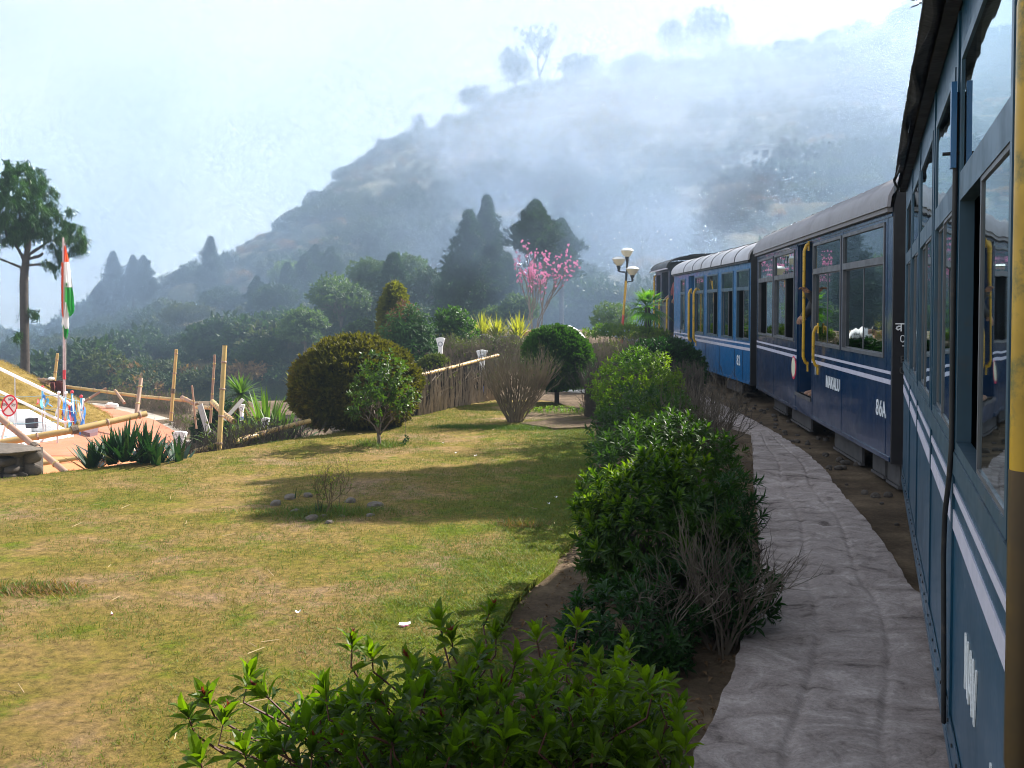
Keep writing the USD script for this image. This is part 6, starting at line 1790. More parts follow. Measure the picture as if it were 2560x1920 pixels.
def body(joints, bones, refine=0.03):
    out = None
    for a, b in bones:
        hull = m3.Manifold.batch_hull([m3.Manifold.sphere(joints[k][1], 14).translate(tuple(map(float, joints[k][0]))) for k in (a, b)])
        out = hull if out is None else out + hull
    q = out.refine_to_length(refine).to_mesh()
    t = trimesh.Trimesh(np.array(q.vert_properties[:, :3]), np.array(q.tri_verts), process=True)
    return trimesh.smoothing.filter_taubin(t, iterations=6)


skin = plain("skin_brown", (0.32, 0.17, 0.11), rough=0.6, var=0.15)
hair_m = plain("hair_black", (0.012, 0.010, 0.010), rough=0.6)
cloth_grey = plain("cloth_dark_grey", (0.045, 0.045, 0.05), rough=0.9, var=0.3)
cloth_white = plain("cloth_white", (0.78, 0.77, 0.78), rough=0.9, var=0.08)
cloth_dark = plain("cloth_navy", (0.02, 0.025, 0.04), rough=0.9, var=0.3)
cloth_pink = plain("cloth_rose", (0.30, 0.08, 0.09), rough=0.9, var=0.3)


def person(label, origin, fwd, J, bones, clothes, head, hair=True, legs=None, face=True, hands=()):
    """J: joints in the person's own frame (x right, y forward, z up)"""
    f = unit(np.array([fwd[0], fwd[1], 0.0]))
    rt = np.array([f[1], -f[0], 0])
    W_ = lambda p: np.asarray(origin) + rt * p[0] + f * p[1] + np.array([0, 0, p[2]])
    JJ = {k: (W_(p), r) for k, (p, r) in J.items()}
    t = thing("person", label, "person", origin)
    t.part("body", body(JJ, bones), skin, smooth=True)
    for nm, bs, grow, mat in clothes:
        t.part(nm, body({k: (p, r + grow) for k, (p, r) in JJ.items()}, bs), mat, smooth=True)
    hc, hr_ = JJ[head]
    hd = trimesh.creation.icosphere(3, 1.0)
    v = np.array(hd.vertices) * [0.075, 0.092, 0.112]
    chin = v[:, 2] < -0.03
    v[chin, 0] *= 0.82
    fc = v[:, 1] > 0.07
    nose = np.exp(-((v[:, 0] / 0.014) ** 2 + ((v[:, 2] + 0.015) / 0.025) ** 2)) * (v[:, 1] > 0)
    v[:, 1] += nose * 0.022
    brow = np.exp(-(((np.abs(v[:, 0]) - 0.03) / 0.016) ** 2 + ((v[:, 2] - 0.012) / 0.012) ** 2)) * (v[:, 1] > 0)
    v[:, 1] -= brow * 0.010
    hv = hc + rt * v[:, :1] + f * v[:, 1:2] + np.array([0, 0, 1.0]) * v[:, 2:]
    h = t.part("head", (hv, np.array(hd.faces)), skin, smooth=True)
    for s in (-1, 1):
        h.part("eye", trimesh.creation.icosphere(1, 0.011).apply_translation(hc + rt * 0.03 * s + f * 0.079 + np.array([0, 0, 0.012])), hair_m)
        h.part("ear", trimesh.creation.icosphere(1, 1.0).apply_transform(np.diag([0.012, 0.02, 0.03, 1])).apply_translation(hc + rt * 0.075 * s), skin)
    h.part("mouth", MB().box(hc + f * 0.083 - np.array([0.02, 0.005, 0.055]), hc + f * 0.085 + np.array([0.02, 0.005, -0.048])), cloth_pink)
    hm = np.array(hd.vertices) * [0.083, 0.100, 0.118]
    ok = (hm[:, 2] > 0.03) | ((hm[:, 1] < 0.0) & (hm[:, 2] > -0.07))
    ff = np.array(hd.faces)
    ff = ff[ok[ff].all(1)]
    h.part("hair", (hc + rt * hm[:, :1] + f * hm[:, 1:2] + np.array([0, 0, 1.0]) * hm[:, 2:], ff), hair_m, smooth=True)
    for a, b in hands:
        pa, pb2 = JJ[a][0], JJ[b][0]
        d = unit(pb2 - pa)
        sd = unit(np.cross(d, [0.3, 0.2, 1.0]))
        hh = m3.Manifold.batch_hull([m3.Manifold.sphere(0.022, 10).translate(tuple(pb2 + d * 0.02 + sd * s)) for s in (-0.022, 0.022)] + [m3.Manifold.sphere(0.018, 10).translate(tuple(pb2 + d * 0.08 + sd * s)) for s in (-0.026, 0.026)])
        nrm = np.cross(d, sd)
        for k, (o, ln) in enumerate(((-0.030, 0.060), (-0.010, 0.074), (0.011, 0.069), (0.031, 0.052))):
            p0 = pb2 + d * 0.085 + sd * o
            p1 = p0 + d * ln * 0.5 + nrm * 0.008
            p2 = p1 + d * ln * 0.35 + nrm * 0.028
            for u_, w_ in ((p0, p1), (p1, p2)):
                hh = hh + m3.Manifold.batch_hull([m3.Manifold.sphere(0.009, 8).translate(tuple(map(float, u_))), m3.Manifold.sphere(0.008, 8).translate(tuple(map(float, w_)))])
        th0 = pb2 + d * 0.03 - sd * 0.03
        hh = hh + m3.Manifold.batch_hull([m3.Manifold.sphere(0.011, 8).translate(tuple(map(float, th0))), m3.Manifold.sphere(0.009, 8).translate(tuple(map(float, th0 + d * 0.035 - sd * 0.03 + nrm * 0.015)))])
        t.part("hand", hh, skin, smooth=40)
    return t


def standing(arm_l, arm_r, hip=0.90, lean=0.0):
    J = {"pelvis": ((0, 0, hip), 0.125), "waist": ((0, lean * 0.4, hip + 0.16), 0.115), "chest": ((0, lean, hip + 0.36), 0.125), "neck": ((0, lean * 1.2, hip + 0.53), 0.052), "head": ((0, lean * 1.4 + 0.02, hip + 0.66), 0.06)}
    bones = [("pelvis", "waist"), ("waist", "chest"), ("chest", "neck"), ("neck", "head")]
    for s, nm, arm in ((-1, "l", arm_l), (1, "r", arm_r)):
        J["sh" + nm] = ((0.175 * s, lean, hip + 0.46), 0.058)
        J["el" + nm] = (arm[0], 0.043)
        J["wr" + nm] = (arm[1], 0.030)
        J["hp" + nm] = ((0.09 * s, 0, hip - 0.04), 0.088)
        J["kn" + nm] = ((0.10 * s, 0.02, hip * 0.52), 0.058)
        J["an" + nm] = ((0.10 * s, -0.02, 0.07), 0.042)
        J["to" + nm] = ((0.11 * s, 0.16, 0.03), 0.032)
        bones += [("chest", "sh" + nm), ("sh" + nm, "el" + nm), ("el" + nm, "wr" + nm), ("pelvis", "hp" + nm), ("hp" + nm, "kn" + nm), ("kn" + nm, "an" + nm), ("an" + nm, "to" + nm)]
    return J, bones


# standing in the open doorway of the middle coach, a hand on the rail
sd_ = (S2(2031) + S2(1993)) / 2
org = LINE2.at(sd_, 0.285 + 0.22, -0.22)
out = -LINE2.n
rt_ = np.array([out[1], -out[0], 0])
J, B = standing(((-0.26, 0.12, 1.18), (-0.34, 0.24, 1.30)), ((0.24, 0.10, 1.10), (0.14, 0.20, 1.02)))
person("person in dark grey clothes standing in the open doorway of the middle coach", org, out, J, B,
       [("jacket", [("pelvis", "waist"), ("waist", "chest"), ("chest", "shl"), ("chest", "shr"), ("shl", "ell"), ("shr", "elr"), ("ell", "wrl"), ("elr", "wrr")], 0.018, cloth_grey),
        ("trousers", [("pelvis", "hpl"), ("pelvis", "hpr"), ("hpl", "knl"), ("hpr", "knr"), ("knl", "anl"), ("knr", "anr")], 0.016, cloth_dark)], "head", hands=(("ell", "wrl"), ("elr", "wrr")))
# crew in the cab
org = loco_line.at(S3(1685) + 0.75, 0.87, -0.35) + np.array([0.0, 0.75, 0])
J, B = standing(((-0.28, 0.05, 1.12), (-0.30, 0.22, 0.98)), ((0.28, 0.05, 1.12), (0.30, 0.22, 0.98)))
person("person in a rose shirt looking out of the locomotive cab", org, (-1, -0.25), J, B,
       [("shirt", [("pelvis", "waist"), ("waist", "chest"), ("chest", "shl"), ("chest", "shr"), ("shl", "ell"), ("shr", "elr")], 0.018, cloth_pink),
        ("trousers", [("pelvis", "hpl"), ("pelvis", "hpr"), ("hpl", "knl"), ("hpr", "knr"), ("knl", "anl"), ("knr", "anr")], 0.016, cloth_dark)], "head", hands=(("ell", "wrl"), ("elr", "wrr")))
# bending behind the green topiary: a white back and a dark head
pp = at_y(1433, 822, 24)
g0 = gz(pp[0], 24.0)
hip = pp[2] - g0 - 0.05
J = {"pelvis": ((0, -0.16, 0.42), 0.13), "waist": ((0, -0.06, hip - 0.10), 0.12), "chest": ((0, 0.10, hip - 0.02), 0.13), "neck": ((0, 0.24, hip + 0.0), 0.052), "head": ((0, 0.36, hip + 0.02), 0.06)}
B = [("pelvis", "waist"), ("waist", "chest"), ("chest", "neck"), ("neck", "head")]
for s, nm in ((-1, "l"), (1, "r")):
    J.update({"sh" + nm: ((0.17 * s, 0.14, hip - 0.03), 0.058), "el" + nm: ((0.22 * s, 0.26, hip - 0.24), 0.043), "wr" + nm: ((0.16 * s, 0.42, hip - 0.34), 0.03), "hp" + nm: ((0.09 * s, -0.15, 0.40), 0.088), "kn" + nm: ((0.14 * s, 0.22, 0.42), 0.06), "an" + nm: ((0.12 * s, 0.02, 0.07), 0.042), "to" + nm: ((0.13 * s, 0.20, 0.03), 0.032)})
    B += [("chest", "sh" + nm), ("sh" + nm, "el" + nm), ("el" + nm, "wr" + nm), ("pelvis", "hp" + nm), ("hp" + nm, "kn" + nm), ("kn" + nm, "an" + nm), ("an" + nm, "to" + nm)]
person("person in a white shirt crouching behind the green topiary", (pp[0], 24.0, g0), (-0.8, -0.2), J, B,
       [("shirt", [("pelvis", "waist"), ("waist", "chest"), ("chest", "shl"), ("chest", "shr"), ("shl", "ell"), ("shr", "elr")], 0.02, cloth_white),
        ("trousers", [("pelvis", "hpl"), ("pelvis", "hpr"), ("hpl", "knl"), ("hpr", "knr"), ("knl", "anl"), ("knr", "anr")], 0.016, cloth_dark)], "head", hands=(("ell", "wrl"), ("elr", "wrr")))

# ---- scraps on the lawn
scrap_w = plain("paper_white", (0.78, 0.76, 0.76), rough=0.8, var=0.05)
for k, (px, py, s, lab) in enumerate(((1011, 1574, 0.035, "crumpled white and pink wrapper on the lawn above the foreground shrub"), (1188, 1145, 0.03, "white scrap of paper on the lawn near the shadow"), (1140, 1138, 0.03, "flat white scrap left of the other on the far lawn"), (1108, 1112, 0.022, "small white scrap nearest the fan bush"),
                                      (1390, 1250, 0.022, "pale scrap on the lawn border in the shade"), (1372, 1268, 0.02, "white fleck on the shaded lawn border"), (745, 1543, 0.03, "bent white scrap on the open lawn"), (282, 1541, 0.018, "pink white fleck low on the lawn at left"),
                                      (1502, 1147, 0.04, "grey white litter under the dark bushes"), (1520, 1158, 0.045, "second grey litter piece under the dark bushes"), (1680, 1762, 0.03, "blue white wrapper under the foreground shrub"))):
    c = at_z(px, py, 0.03)
    r2 = np.random.default_rng(200 + k)
    s = s * 0.5 if k else s * 0.8
    u = np.array([[-1, -0.6], [0.1, -0.8], [1, -0.4], [-0.9, 0.5], [0, 0.4], [0.9, 0.7]]) * s + r2.normal(0, 0.12 * s, (6, 2))
    v = np.column_stack([u[:, 0] + c[0], u[:, 1] + c[1], np.full(6, lawn_h(c[0], c[1]) if px < 1480 else 0.02) + np.array([0.012, 0.4 * s, 0.015, 0.018, 0.55 * s, 0.02])])
    f = np.array([[0, 1, 4], [0, 4, 3], [1, 2, 5], [1, 5, 4]])
    sc2 = thing("litter_scrap", lab, "litter", c)
    sc2.part("sheet", (v, f), scrap_w)
    if k in (0, 7):
        sc2.part("pink_side", (v[[0, 1, 2]] - [0, 0.004, 0.004], np.array([[0, 1, 2]])), plain("wrapper_pink_%d" % k, (0.65, 0.08, 0.30), rough=0.6))

# ---- the tree on the far side of the train that shades a strip of the lawn
_sh = np.array([math.sin(SUN_AZ), math.cos(SUN_AZ), 0]) / math.tan(SUN_EL)
r_ = np.random.default_rng(210)
tb_ = thing("lineside_tree", "tree on the far side of the train, leaves just showing over the near coach roof", "tree", (8.2, 15.6, 0))
hub = np.array([8.0, 15.4, 4.8])
tr = MB().tube([[8.2, 15.6, -0.2], [8.1, 15.5, 2.5], hub], [0.20, 0.16, 0.12], 9)
lim, tp, td, _ = branches(np.repeat(hub[None], 9, 0), np.column_stack([r_.normal(0, 1, 9), r_.normal(0, 0.7, 9), np.full(9, 1.0)]), 1.3, 0.07, 4, 3, 0.45, r_, up=0.1)
tb_.part("trunk", tr.add(lim), bark_dark)
cps = []
for px, py in [(u, v) for u, v in zip(r_.uniform(720, 1500, 900), r_.uniform(1150, 1295, 900)) if v < 1292 and v > 1196 - 0.10 * (u - 870) * (u > 870) - 0.02 * (870 - u) and (u > 780 or r_.random() < 0.35)]:
    g_ = at_z(px, py, 0.04)
    hgt = r_.uniform(6.5, 8.4)
    cps.append(g_ + _sh * hgt + [0, 0, hgt])
cps = np.array(cps)
tb_.part("crown", rosettes(cps, r_.normal(0, 0.6, cps.shape) + [0, 0, 0.5], 9, 0.30, 0.5, r_, (30, 100)), L_dark, kind="stuff")
tw3 = at_y(2352, 12, 13.0)
tb_.part("hanging_spray", rosettes(tw3 + r_.normal(0, 0.06, (14, 3)), r_.normal(0, 1, (14, 3)), 5, 0.06, 0.4, r_), L_dark, kind="stuff")
# ------------------------------------------------------------------ trees of the hillside
L_con = leafy("leaf_conifer", (0.014, 0.040, 0.026), (0.040, 0.085, 0.045), transl=0.22, rough=0.6)
L_wood = leafy("leaf_hill_wood", (0.014, 0.038, 0.012), (0.045, 0.085, 0.022), transl=0.25, rough=0.55)
L_pale = leafy("leaf_hill_pale", (0.05, 0.095, 0.04), (0.12, 0.18, 0.075), transl=0.3, rough=0.5)
L_scrub = leafy("leaf_hill_scrub", (0.03, 0.05, 0.015), (0.10, 0.11, 0.03), transl=0.25, rough=0.6, tip=(0.17, 0.14, 0.05))


def conifer(name, label, base, H, Wd, seed, clear=0.12, n=1500, group=None, leafL=0.55, taper=0.9, peak=1.0):
    """columnar cypress-like tree, built at the origin height H"""
    r = np.random.default_rng(seed)
    t = thing(name, label, "tree", base, group=group)
    b = np.asarray(base, float)
    t.part("trunk", tube([b - [0, 0, 1.0], b + [0, 0, H * 0.5], b + [0, 0, H * 0.95]], [H * 0.018 + 0.05, H * 0.012 + 0.03, 0.03], 7), bark_dark, smooth=60)
    u = clear + (1 - clear) * r.random(n) ** 0.9
    s = (u - clear) / (1 - clear)
    prof = np.where(s < 0.22, 0.45 + 0.55 * (s / 0.22) ** 0.7, (1 - ((s - 0.22) / 0.78) ** peak) ** taper)
    a = r.uniform(0, 2 * np.pi, n)
    lump = 1 + 1.2 * (meshkit.fbm(np.stack([np.cos(a) * 2.2, np.sin(a) * 2.2, u * 11], -1), 4, seed) - 0.5) * 2
    q = Wd / 2 * prof * lump * (0.45 + 0.62 * r.random(n) ** 0.6) * np.where(r.random(n) < 0.28, r.uniform(1.1, 1.5, n), 1.0)
    p = b + np.column_stack([np.cos(a) * q, np.sin(a) * q, u * H])
    d = np.column_stack([np.cos(a), np.sin(a), r.uniform(-0.1, 1.2, n)]) + r.normal(0, 0.35, (n, 3))
    t.part("crown", rosettes(p, d, 6, leafL * 0.8 * r.uniform(0.5, 1.5, n), 0.30, r, (12, 60)), L_con, kind="stuff")
    return t


def broad(name, label, base, H, Wd, seed, mat, n=700, group=None, leafL=0.5, clear=0.25):
    r = np.random.default_rng(seed)
    t = thing(name, label, "tree", base, group=group)
    b = np.asarray(base, float)
    tb = MB().tube([b - [0, 0, 1.0], b + [0.1, 0, H * 0.3], b + [0, 0, H * 0.55]], [H * 0.03 + 0.04, H * 0.02 + 0.03, 0.03], 6)
    k = 6
    bm, tp, td, _ = branches(np.repeat((b + [0, 0, H * 0.3])[None], k, 0), sphere_dirs(k, r) * [1, 1, 0.3] + [0, 0, 0.7], H * 0.25, H * 0.012, 3, 3, 0.5, r)
    t.part("trunk", tb.add(bm), bark)
    c = b + [0, 0, H * (0.5 + clear / 2)]
    cs = c + sphere_dirs(9, r) * np.array([Wd * 0.26, Wd * 0.26, H * 0.18])
    ps, ds = [], []
    for q in cs:
        p, d = shell_points(n // 9, q, (Wd * 0.30, Wd * 0.30, H * 0.24), r, 0.5, -0.5, 1.0, 0.4, seed)
        ps.append(p)
        ds.append(d)
    p, d = np.vstack(ps), np.vstack(ds)
    t.part("crown", rosettes(p, d + [0, 0, 0.3], 6, leafL * r.uniform(0.6, 1.3, len(p)), 0.45, r, (20, 90)), mat, kind="stuff")
    return t


def on_hill(px, y):
    x = ray(px, HORIZON)[0] * y
    return np.array([x, y, float(hill_h(np.array([x]), np.array([y]))[0])])


def fit(px, pyt, pyb, w, y):
    """position, height and width of something seen between two photograph heights at distance y"""
    b, t_ = at_y(px, pyb, y), at_y(px, pyt, y)
    return b, t_[2] - b[2], w / FPX * y


# conifers one can tell apart: photograph x, top, bottom, width, distance, clear trunk
CON = [(1218, 497, 830, 78, 58, 0.02, "taller right hand peak of the big dark cypress group left of the pink tree"), (1172, 532, 830, 100, 57, 0.02, "broad left hand cypress of the big dark group left of the pink tree"), (1268, 640, 830, 70, 59, 0.0, "lower cypress at the right of the big dark group"),
       (1130, 640, 840, 70, 56, 0.0, "lower cypress at the left of the big dark group"), (985, 640, 860, 90, 66, 0.02, "faint cypress just above the golden conifer"),
       (528, 594, 790, 64, 118, 0.06, "pointed cypress standing highest on the left spur"), (284, 632, 770, 42, 116, 0.22, "tallest cypress of the misty group at far left"), (250, 712, 785, 36, 115, 0.3, "lowest round topped cypress of the misty group at far left"), (312, 690, 775, 34, 118, 0.25, "cypress in the gap of the misty group at far left"),
       (334, 641, 770, 40, 117, 0.22, "left one of the two close cypresses right of the misty group"), (360, 643, 778, 48, 115, 0.22, "right one of the two close cypresses right of the misty group"),
       (765, 640, 775, 62, 92, 0.04, "cypress with a narrow top in the middle of the hillside group"), (788, 615, 760, 56, 98, 0.04, "tallest cypress of the hillside group of four"), (828, 622, 745, 56, 96, 0.06, "right hand cypress of the hillside group of four"), (720, 660, 800, 40, 90, 0.42, "bare stemmed tree left of the hillside group of four"),
       (642, 695, 805, 44, 88, 0.04, "lone cypress below the left spur"), (945, 575, 690, 72, 112, 0.04, "faint broad cypress above the pale trees"), (840, 690, 770, 40, 100, 0.04, "small dark cypress under the group of four"),
       (1050, 285, 355, 40, 232, 0.05, "faint pointed tree on the upper left ridge")]
for k, (px, pt_, pb2, w, y, clear, lab) in enumerate(CON):
    b, H, Wd = fit(px, pt_, pb2, w, y)
    conifer("hill_conifer", lab, b, H, Wd, 300 + k, clear, int(900 + 1500 * min(1, 60 / y)), "conifers of the misty hillside", leafL=0.045 * Wd + 0.22, taper=0.75 if w > 50 else 0.85, peak=1.35)
# two tall bare stemmed trees in front of the pink tree
for k, (px, pt_, pb2, w, y, clear, lab) in enumerate(((1338, 508, 870, 96, 53, 0.66, "tall bare stemmed tree with an oval crown behind the topiary"), (1403, 555, 850, 82, 55, 0.53, "second bare stemmed tree, right of the pink blossoms"))):
    b, H, Wd = fit(px, pt_, pb2, w, y)
    conifer("tall_stem_tree", lab, b, H, Wd, 340 + k, clear, 2600, leafL=0.27, taper=0.75, peak=1.2)

# pink magnolia
mb_ = at_y(1335, 850, 41.5)
mg = thing("pink_magnolia", "leafless magnolia covered in pink blossoms between the bare stems", "tree", mb_)
r_ = np.random.default_rng(350)
n = 7
dirs = np.column_stack([np.linspace(-0.17, 0.20, n), r_.normal(0, 0.15, n), np.ones(n)])
bm, tp, td, nodes = branches(np.repeat(mb_[None], n, 0) + r_.normal(0, 0.12, (n, 3)) * [1, 1, 0], dirs, 1.5, 0.035, 5, (3, 3, 2, 2), 0.19, r_, up=0.2, shrink=0.66, wander=0.15)
mg.part("branches", bm, plain("bark_magnolia", (0.20, 0.17, 0.15), rough=0.8), kind="stuff")
allt = np.vstack([e for e, _ in nodes[1:]])
u_ = (allt[:, 0] / allt[:, 1]) * FPX + 1280
ok = allt[(allt[:, 2] > mb_[2] + 0.9)]
pick = ok[r_.choice(len(ok), min(260, len(ok)), replace=False)]
for p in pick:
    o = unit(r_.normal(0, 0.6, 3) + [0, 0, 0.6])
    mg.part("blossom", rosettes(p[None], o[None], 6, r_.uniform(0.06, 0.09), 0.75, r_, (15, 75), bend=0.5), blossom_mat)

# broad leaved trees and bushes of the near slope
BRO = [(850, 760, 150, 150, 64, L_pale, "largest pale green tree on the slope left of the golden conifer"), (760, 830, 130, 110, 60, L_pale, "pale green tree below the largest pale one"), (925, 700, 110, 110, 70, L_pale, "whitish tree left of the golden conifer, higher up"), (1010, 690, 120, 110, 70, L_pale, "whitish tree above the golden conifer"),
       (560, 870, 140, 110, 70, L_wood, "dark rounded tree behind the tallest bamboo pole"), (450, 880, 140, 100, 76, L_wood, "rounded tree behind the lone bamboo post"), (330, 900, 150, 100, 80, L_wood, "rounded tree behind the leaning bamboo post"), (650, 900, 140, 110, 62, L_wood, "dark tree left of the big round bush"),
       (690, 760, 120, 90, 82, L_wood, "bushy tree left of the pale trees"), (560, 760, 120, 80, 98, L_wood, "bushy tree below the pointed spur cypress"), (470, 800, 120, 90, 90, L_scrub, "brownish tree on the left slope"), (900, 860, 120, 110, 54, L_wood, "dark tree directly above the big round bush"),
       (230, 930, 140, 90, 84, L_wood, "misty tree beyond the flag"), (1080, 730, 100, 120, 66, L_wood, "dark tree left of the big cypress group"), (1250, 800, 100, 80, 50, L_pale, "pale bush below the big cypress group"), (1300, 780, 90, 90, 50, L_pale, "pale slender bush left of the bare stems"),
       (730, 690, 110, 70, 100, L_bright, "bright green bush patch among the hillside cypresses"), (1480, 770, 130, 60, 66, L_scrub, "round scrub right of the pink tree"), (1600, 750, 120, 70, 70, L_scrub, "round scrub behind the lamp"), (1450, 690, 120, 60, 84, L_wood, "dark scrub higher up behind the lamp"),
       (1290, 175, 90, 130, 262, L_con, "faint broad tree on the skyline left of the thin open tree"), (1680, 115, 84, 130, 266, L_con, "faint tree on the skyline at upper right, left of two"), (1768, 100, 130, 160, 266, L_con, "faint large tree on the skyline at upper right, right of two"), (1840, 150, 130, 80, 262, L_con, "faint low wood on the skyline right of the large tree"), (1580, 170, 120, 70, 262, L_con, "faint low wood on the skyline above the long pale wall"), (1450, 180, 130, 80, 262, L_con, "faint round wood on the skyline above the gabled house"),
       (1180, 245, 90, 70, 258, L_con, "faint low tree on the skyline far left of the house"), (2260, 60, 90, 110, 262, L_con, "faint pointed tree on the skyline beside the near coach"),
       (1380, 860, 80, 40, 44, L_wood, "low bush just behind the topiary")]
for k, (px, py, w, h, y, m, lab) in enumerate(BRO):
    g = on_hill(px, y) if y > 62 else at_y(px, py + h * 0.55, y)
    b, H, Wd = fit(px, py - h * 0.5, py + h * 0.6, w, y)
    broad("hill_tree", lab, b, H, Wd, 400 + k, m, 800, "broad leaved trees of the near slope", leafL=0.16 + 0.03 * Wd)

# the thin skyline tree with open branches
b = at_y(1352, 240, 264)
r_ = np.random.default_rng(360)
ot = thing("open_skyline_tree", "thin leaning open crowned tree on the skyline", "tree", b)
top = at_y(1325, 5, 264)
bm, tp, td, nd = branches(np.array([b]), np.array([[-0.08, 0, 1.0]]), 6.5, 0.42, 5, (3, 3, 3, 2), 0.42, r_, up=0.25, shrink=0.72, thin=0.65)
ot.part("trunk", bm, bark_dark)
tipn = np.vstack([e for e, _ in nd[2:]])
ot.part("crown", rosettes(tipn, r_.normal(0, 1, tipn.shape), 5, 0.9, 0.4, r_), L_con, kind="stuff")

# scattered woods over the rest of the slope: one mass, too far to tell apart
r_ = np.random.default_rng(370)
cand = []
protos, pm = [], []
for s in range(3):
    rr2 = np.random.default_rng(500 + s)
    p, d = shell_points(90, (0, 0, 1.3), (1.5, 1.5, 1.5), rr2, 0.6, -0.4, 1.0, 0.5, s)
    protos.append(rosettes(p, d + [0, 0, 0.3], 5, 0.55, 0.45, rr2, (20, 90)))
    pm.append((L_wood, L_scrub, L_wood)[s])
rr2 = np.random.default_rng(510)
u = rr2.random(150)
a = rr2.uniform(0, 6.28, 150)
q = 0.95 * (1 - u ** 1.4) * (0.6 + 0.4 * rr2.random(150))
N = 6500
yy = 62 + 225 * r_.random(N) ** 1.15
px = r_.uniform(-120, 2500, N)
xx = (px - 1280) / FPX * yy
zz = hill_h(xx, yy)
clump = meshkit.fbm(np.stack([xx / 14, yy / 14, 0 * xx], -1), 3, 9)
step = np.abs(hill_h(xx, yy + 1.0) - zz)
keep = (clump > 0.53) & (r_.random(N) < np.clip((clump - 0.46) * 9, 0.1, 1)) & ~((px < 700) & (yy > 150))
xx, yy, zz = xx[keep], yy[keep], zz[keep]
scatter("hillside_wood", protos, pm, np.column_stack([xx, yy, zz - 0.2]), 0.85, "scrub and woodland blanketing the misty hillside", "woodland", seed=16)
N = 9000
yy = 60 + 190 * r_.random(N) ** 1.2
px = r_.uniform(-120, 2500, N)
xx = (px - 1280) / FPX * yy
zz = hill_h(xx, yy)
keep = meshkit.fbm(np.stack([xx / 5, yy / 5, 0 * xx], -1), 3, 19) > 0.5
xx, yy, zz = xx[keep], yy[keep], zz[keep]
rr2 = np.random.default_rng(520)
sp_, sd2 = shell_points(40, (0, 0, 0.35), (0.7, 0.7, 0.5), rr2, 0.6, -0.2, 1.0, 0.4, 2)
scatter("hillside_scrub", [rosettes(sp_, sd2 + [0, 0, 0.4], 5, 0.3, 0.4, rr2)] * 3, [L_scrub, L_wood, L_dry], np.column_stack([xx, yy, zz - 0.05]), 1.0, "low scrub along the old terraces of the hillside", "scrub", seed=17)

# pale house and roof glimpsed through the mist
hw_ = plain("house_wall_pale", (0.62, 0.62, 0.60), rough=0.8, var=0.15)
hr2 = plain("house_roof_tin", (0.40, 0.40, 0.42), rough=0.5, var=0.2)


def house(label, c, w, d, h, rh):
    n = thing("hillside_house", label, "house", c)
    n.part("wall", MB().box(c + [-w / 2, -d / 2, -2.5], c + [w / 2, d / 2, h]), hw_)
    pr = Polygon([(-w / 2 - 0.4, h - 0.1), (0, h + rh), (w / 2 + 0.4, h - 0.1), (w / 2 + 0.4, h - 0.3), (0, h + rh - 0.25), (-w / 2 - 0.4, h - 0.3)])
    e = trimesh.creation.extrude_polygon(pr, d + 1.0, engine="earcut")
    v = np.array(e.vertices)
    n.part("roof", (np.stack([c[0] + v[:, 0], c[1] + d / 2 + 0.5 - v[:, 2], c[2] + v[:, 1]], 1), np.array(e.faces)), hr2)
    g = trimesh.creation.extrude_polygon(Polygon([(-w / 2, h), (0, h + rh - 0.25), (w / 2, h)]), d, engine="earcut")
    v = np.array(g.vertices)
    n.part("gable", (np.stack([c[0] + v[:, 0], c[1] + d / 2 - 0.01 - v[:, 2] * 0.99, c[2] + v[:, 1]], 1), np.array(g.faces)), hw_)
    dk = plain("house_dark_%d" % int(c[1]), (0.06, 0.06, 0.07), rough=0.5)
    for k in (-1, 1):
        n.part("window", MB().box(c + [k * w * 0.25 - 0.4, -d / 2 - 0.04, h * 0.35], c + [k * w * 0.25 + 0.4, -d / 2 - 0.003, h * 0.75]), dk)
    n.part("door", MB().box(c + [-0.45, -d / 2 - 0.04, 0.0], c + [0.45, -d / 2 - 0.003, h * 0.75]), dk)


house("pale gabled house faint in the mist high on the hill", at_y(1383, 292, 222), 6.0, 5.0, 2.6, 2.0)
house("small tin roofed house lower on the hill, above the coach roofs", at_y(1905, 398, 150), 5.5, 3.5, 1.4, 0.5)
wl = at_y(1510, 232, 256)
tw2 = thing("terrace_wall", "long pale wall below the skyline trees", "wall", wl)
tw2.part("wall", MB().box(wl + [-7, -0.3, -2.2], wl + [7, 0.3, 1.8]), hw_)
tw2.part("coping", MB().box(wl + [-7.1, -0.4, 1.8], wl + [7.1, 0.4, 2.0]), hr2)
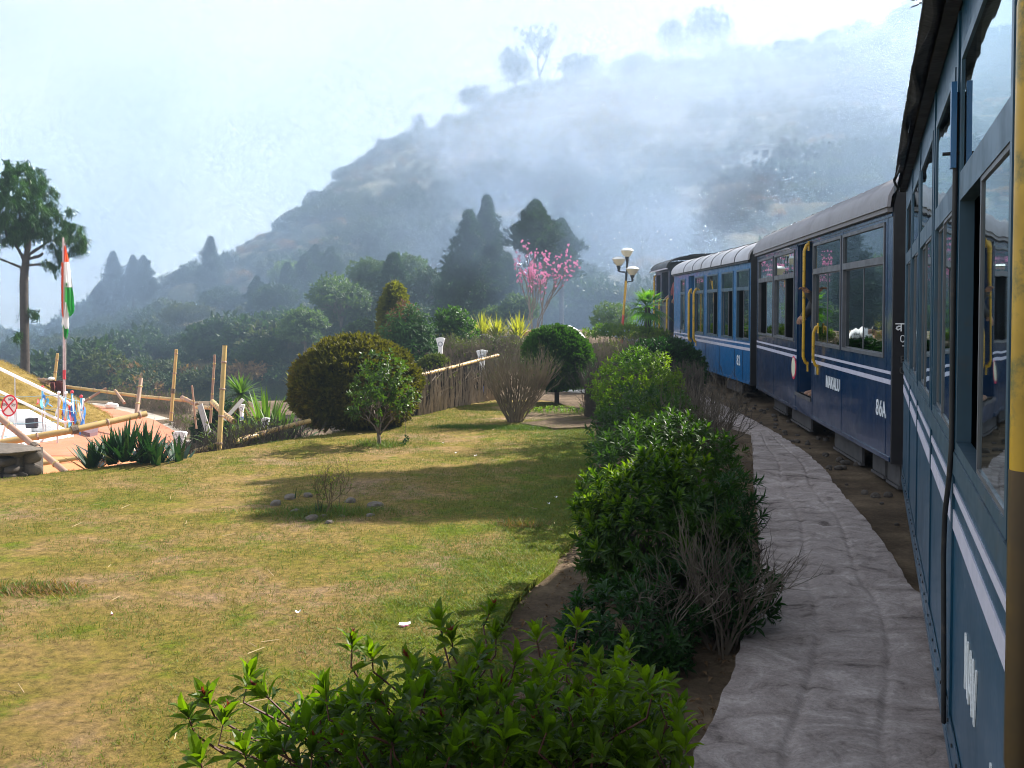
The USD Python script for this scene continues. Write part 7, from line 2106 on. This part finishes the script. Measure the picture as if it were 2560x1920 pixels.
# ------------------------------------------------------------------ the air
HAZE = 0.0012
haze_mat = usdkit.material(stage, look("haze_air"), {"v": ("principled_volume", {"color": (0.58, 0.78, 1.0), "density": HAZE, "anisotropy": 0.25})}, [], volume="v.volume")
hb = trimesh.creation.box((720, 640, 175))
hb.apply_translation((0, 640 / 2 - 60, 175 / 2 - 80))
hz = solo("haze", hb, haze_mat, "pale blue mist filling the valley air", kind="stuff")
def cloud(name, centre, radii, density, label, color=(0.95, 0.97, 1.0), scale=0.03, lo=0.42, hi=0.75, aniso=0.25, tilt=0.0, absorb=None, detail=4.0, kind="stuff", edge=0.85):
    """a bank of mist or smoke: a closed ellipsoid whose density thins towards its rim and breaks up in noise"""
    m = trimesh.creation.icosphere(3)
    path = _free("/World/Looks", name + "_vapour")
    mat = usdkit.material(stage, path, {
        "tc": ("texture_coordinate", {}), "g": ("geometry", {}),
        "len": ("vector_math", {"math_type": "length"}),
        "fall": ("map_range", {"range_type": "smoothstep", "from_min": edge, "from_max": 0.15, "to_min": 0.0, "to_max": 1.0, "clamp": True}),
        "n": ("noise_texture", {"scale": scale, "detail": detail, "roughness": 0.6, "distortion": 0.6}),
        "nr": ("map_range", {"from_min": lo, "from_max": hi, "to_min": 0.0, "to_max": density, "clamp": True}),
        "mul": ("math", {"math_type": "multiply"}),
        "v": ("principled_volume", {"color": color, "anisotropy": aniso})},
        [("tc.object", "len.vector1"), ("len.value", "fall.value"), ("g.position", "n.vector"), ("n.fac", "nr.value"), ("nr.result", "mul.value1"), ("fall.result", "mul.value2"), ("mul.value", "v.density")],
        volume="v.volume")
    x = _free("/World", name)
    usdkit.mesh(stage, x, m, mat, True)
    xf = UsdGeom.Xformable(stage.GetPrimAtPath(x))
    xf.AddTranslateOp().Set(Gf.Vec3d(*map(float, centre)))
    if tilt:
        xf.AddRotateYOp().Set(float(tilt))
    xf.AddScaleOp().Set(Gf.Vec3f(*map(float, radii)))
    _tag(stage.GetPrimAtPath(x), label, kind=kind)



cloud("mist_bank", (10, 190, 44), (280, 150, 68), 0.0105, "great bank of blue grey mist lying over the whole hillside", color=(0.47, 0.65, 1.0), scale=0.026, lo=0.40, hi=0.66, edge=0.98, detail=6.0)
cloud("mist_bank", at_y(1600, 270, 165), (95, 45, 38), 0.024, "white mist bank drifting across the upper hillside", color=(0.80, 0.88, 1.0), scale=0.030, lo=0.40, hi=0.66)
cloud("mist_bank", at_y(150, 760, 105), (60, 46, 20), 0.011, "blue grey mist filling the valley at the left", color=(0.45, 0.66, 1.0), scale=0.035, lo=0.34, hi=0.62)
cloud("mist_bank", at_y(1250, 560, 88), (42, 22, 11), 0.020, "thin streak of mist across the middle of the hillside", color=(0.52, 0.68, 1.0), scale=0.06, lo=0.42, hi=0.66, tilt=12)
cloud("steam_cloud", at_y(1620, 560, 62), (17, 9, 8), 0.05, "pale steam trailing from the locomotive over the slope", color=(0.62, 0.74, 1.0), scale=0.16, lo=0.42, hi=0.68, tilt=18)
for k, (px, py, y, r3, dn, lab) in enumerate(((1752, 605, 33, (0.55, 0.5, 0.75), 0.55, "narrow foot of the coal smoke just above the coach roof"), (1812, 530, 35, (1.45, 1.2, 1.2), 0.55, "dark puff in the middle of the coal smoke"), (1866, 478, 36, (1.9, 1.5, 1.15), 0.42, "upper dark puff of the coal smoke, leaning right"))):
    cloud("smoke_plume", at_y(px, py, y), r3, dn, lab, color=(0.06, 0.065, 0.09), scale=1.1 / r3[0] ** 0.6, lo=0.34, hi=0.62, edge=0.98, aniso=0.0, detail=3.0)
cloud("mist_bank", (2, 74, 9), (75, 36, 26), 0.012, "thinner near mist drifting between the garden trees and the slope", color=(0.45, 0.66, 1.0), scale=0.05, lo=0.34, hi=0.66, edge=0.95)
cloud("mist_bank", (4, 51.5, 5), (12, 8.5, 13), 0.062, "thin veil of steam in front of the tall cypresses", color=(0.45, 0.66, 1.0), scale=0.16, lo=0.36, hi=0.70, edge=0.98)
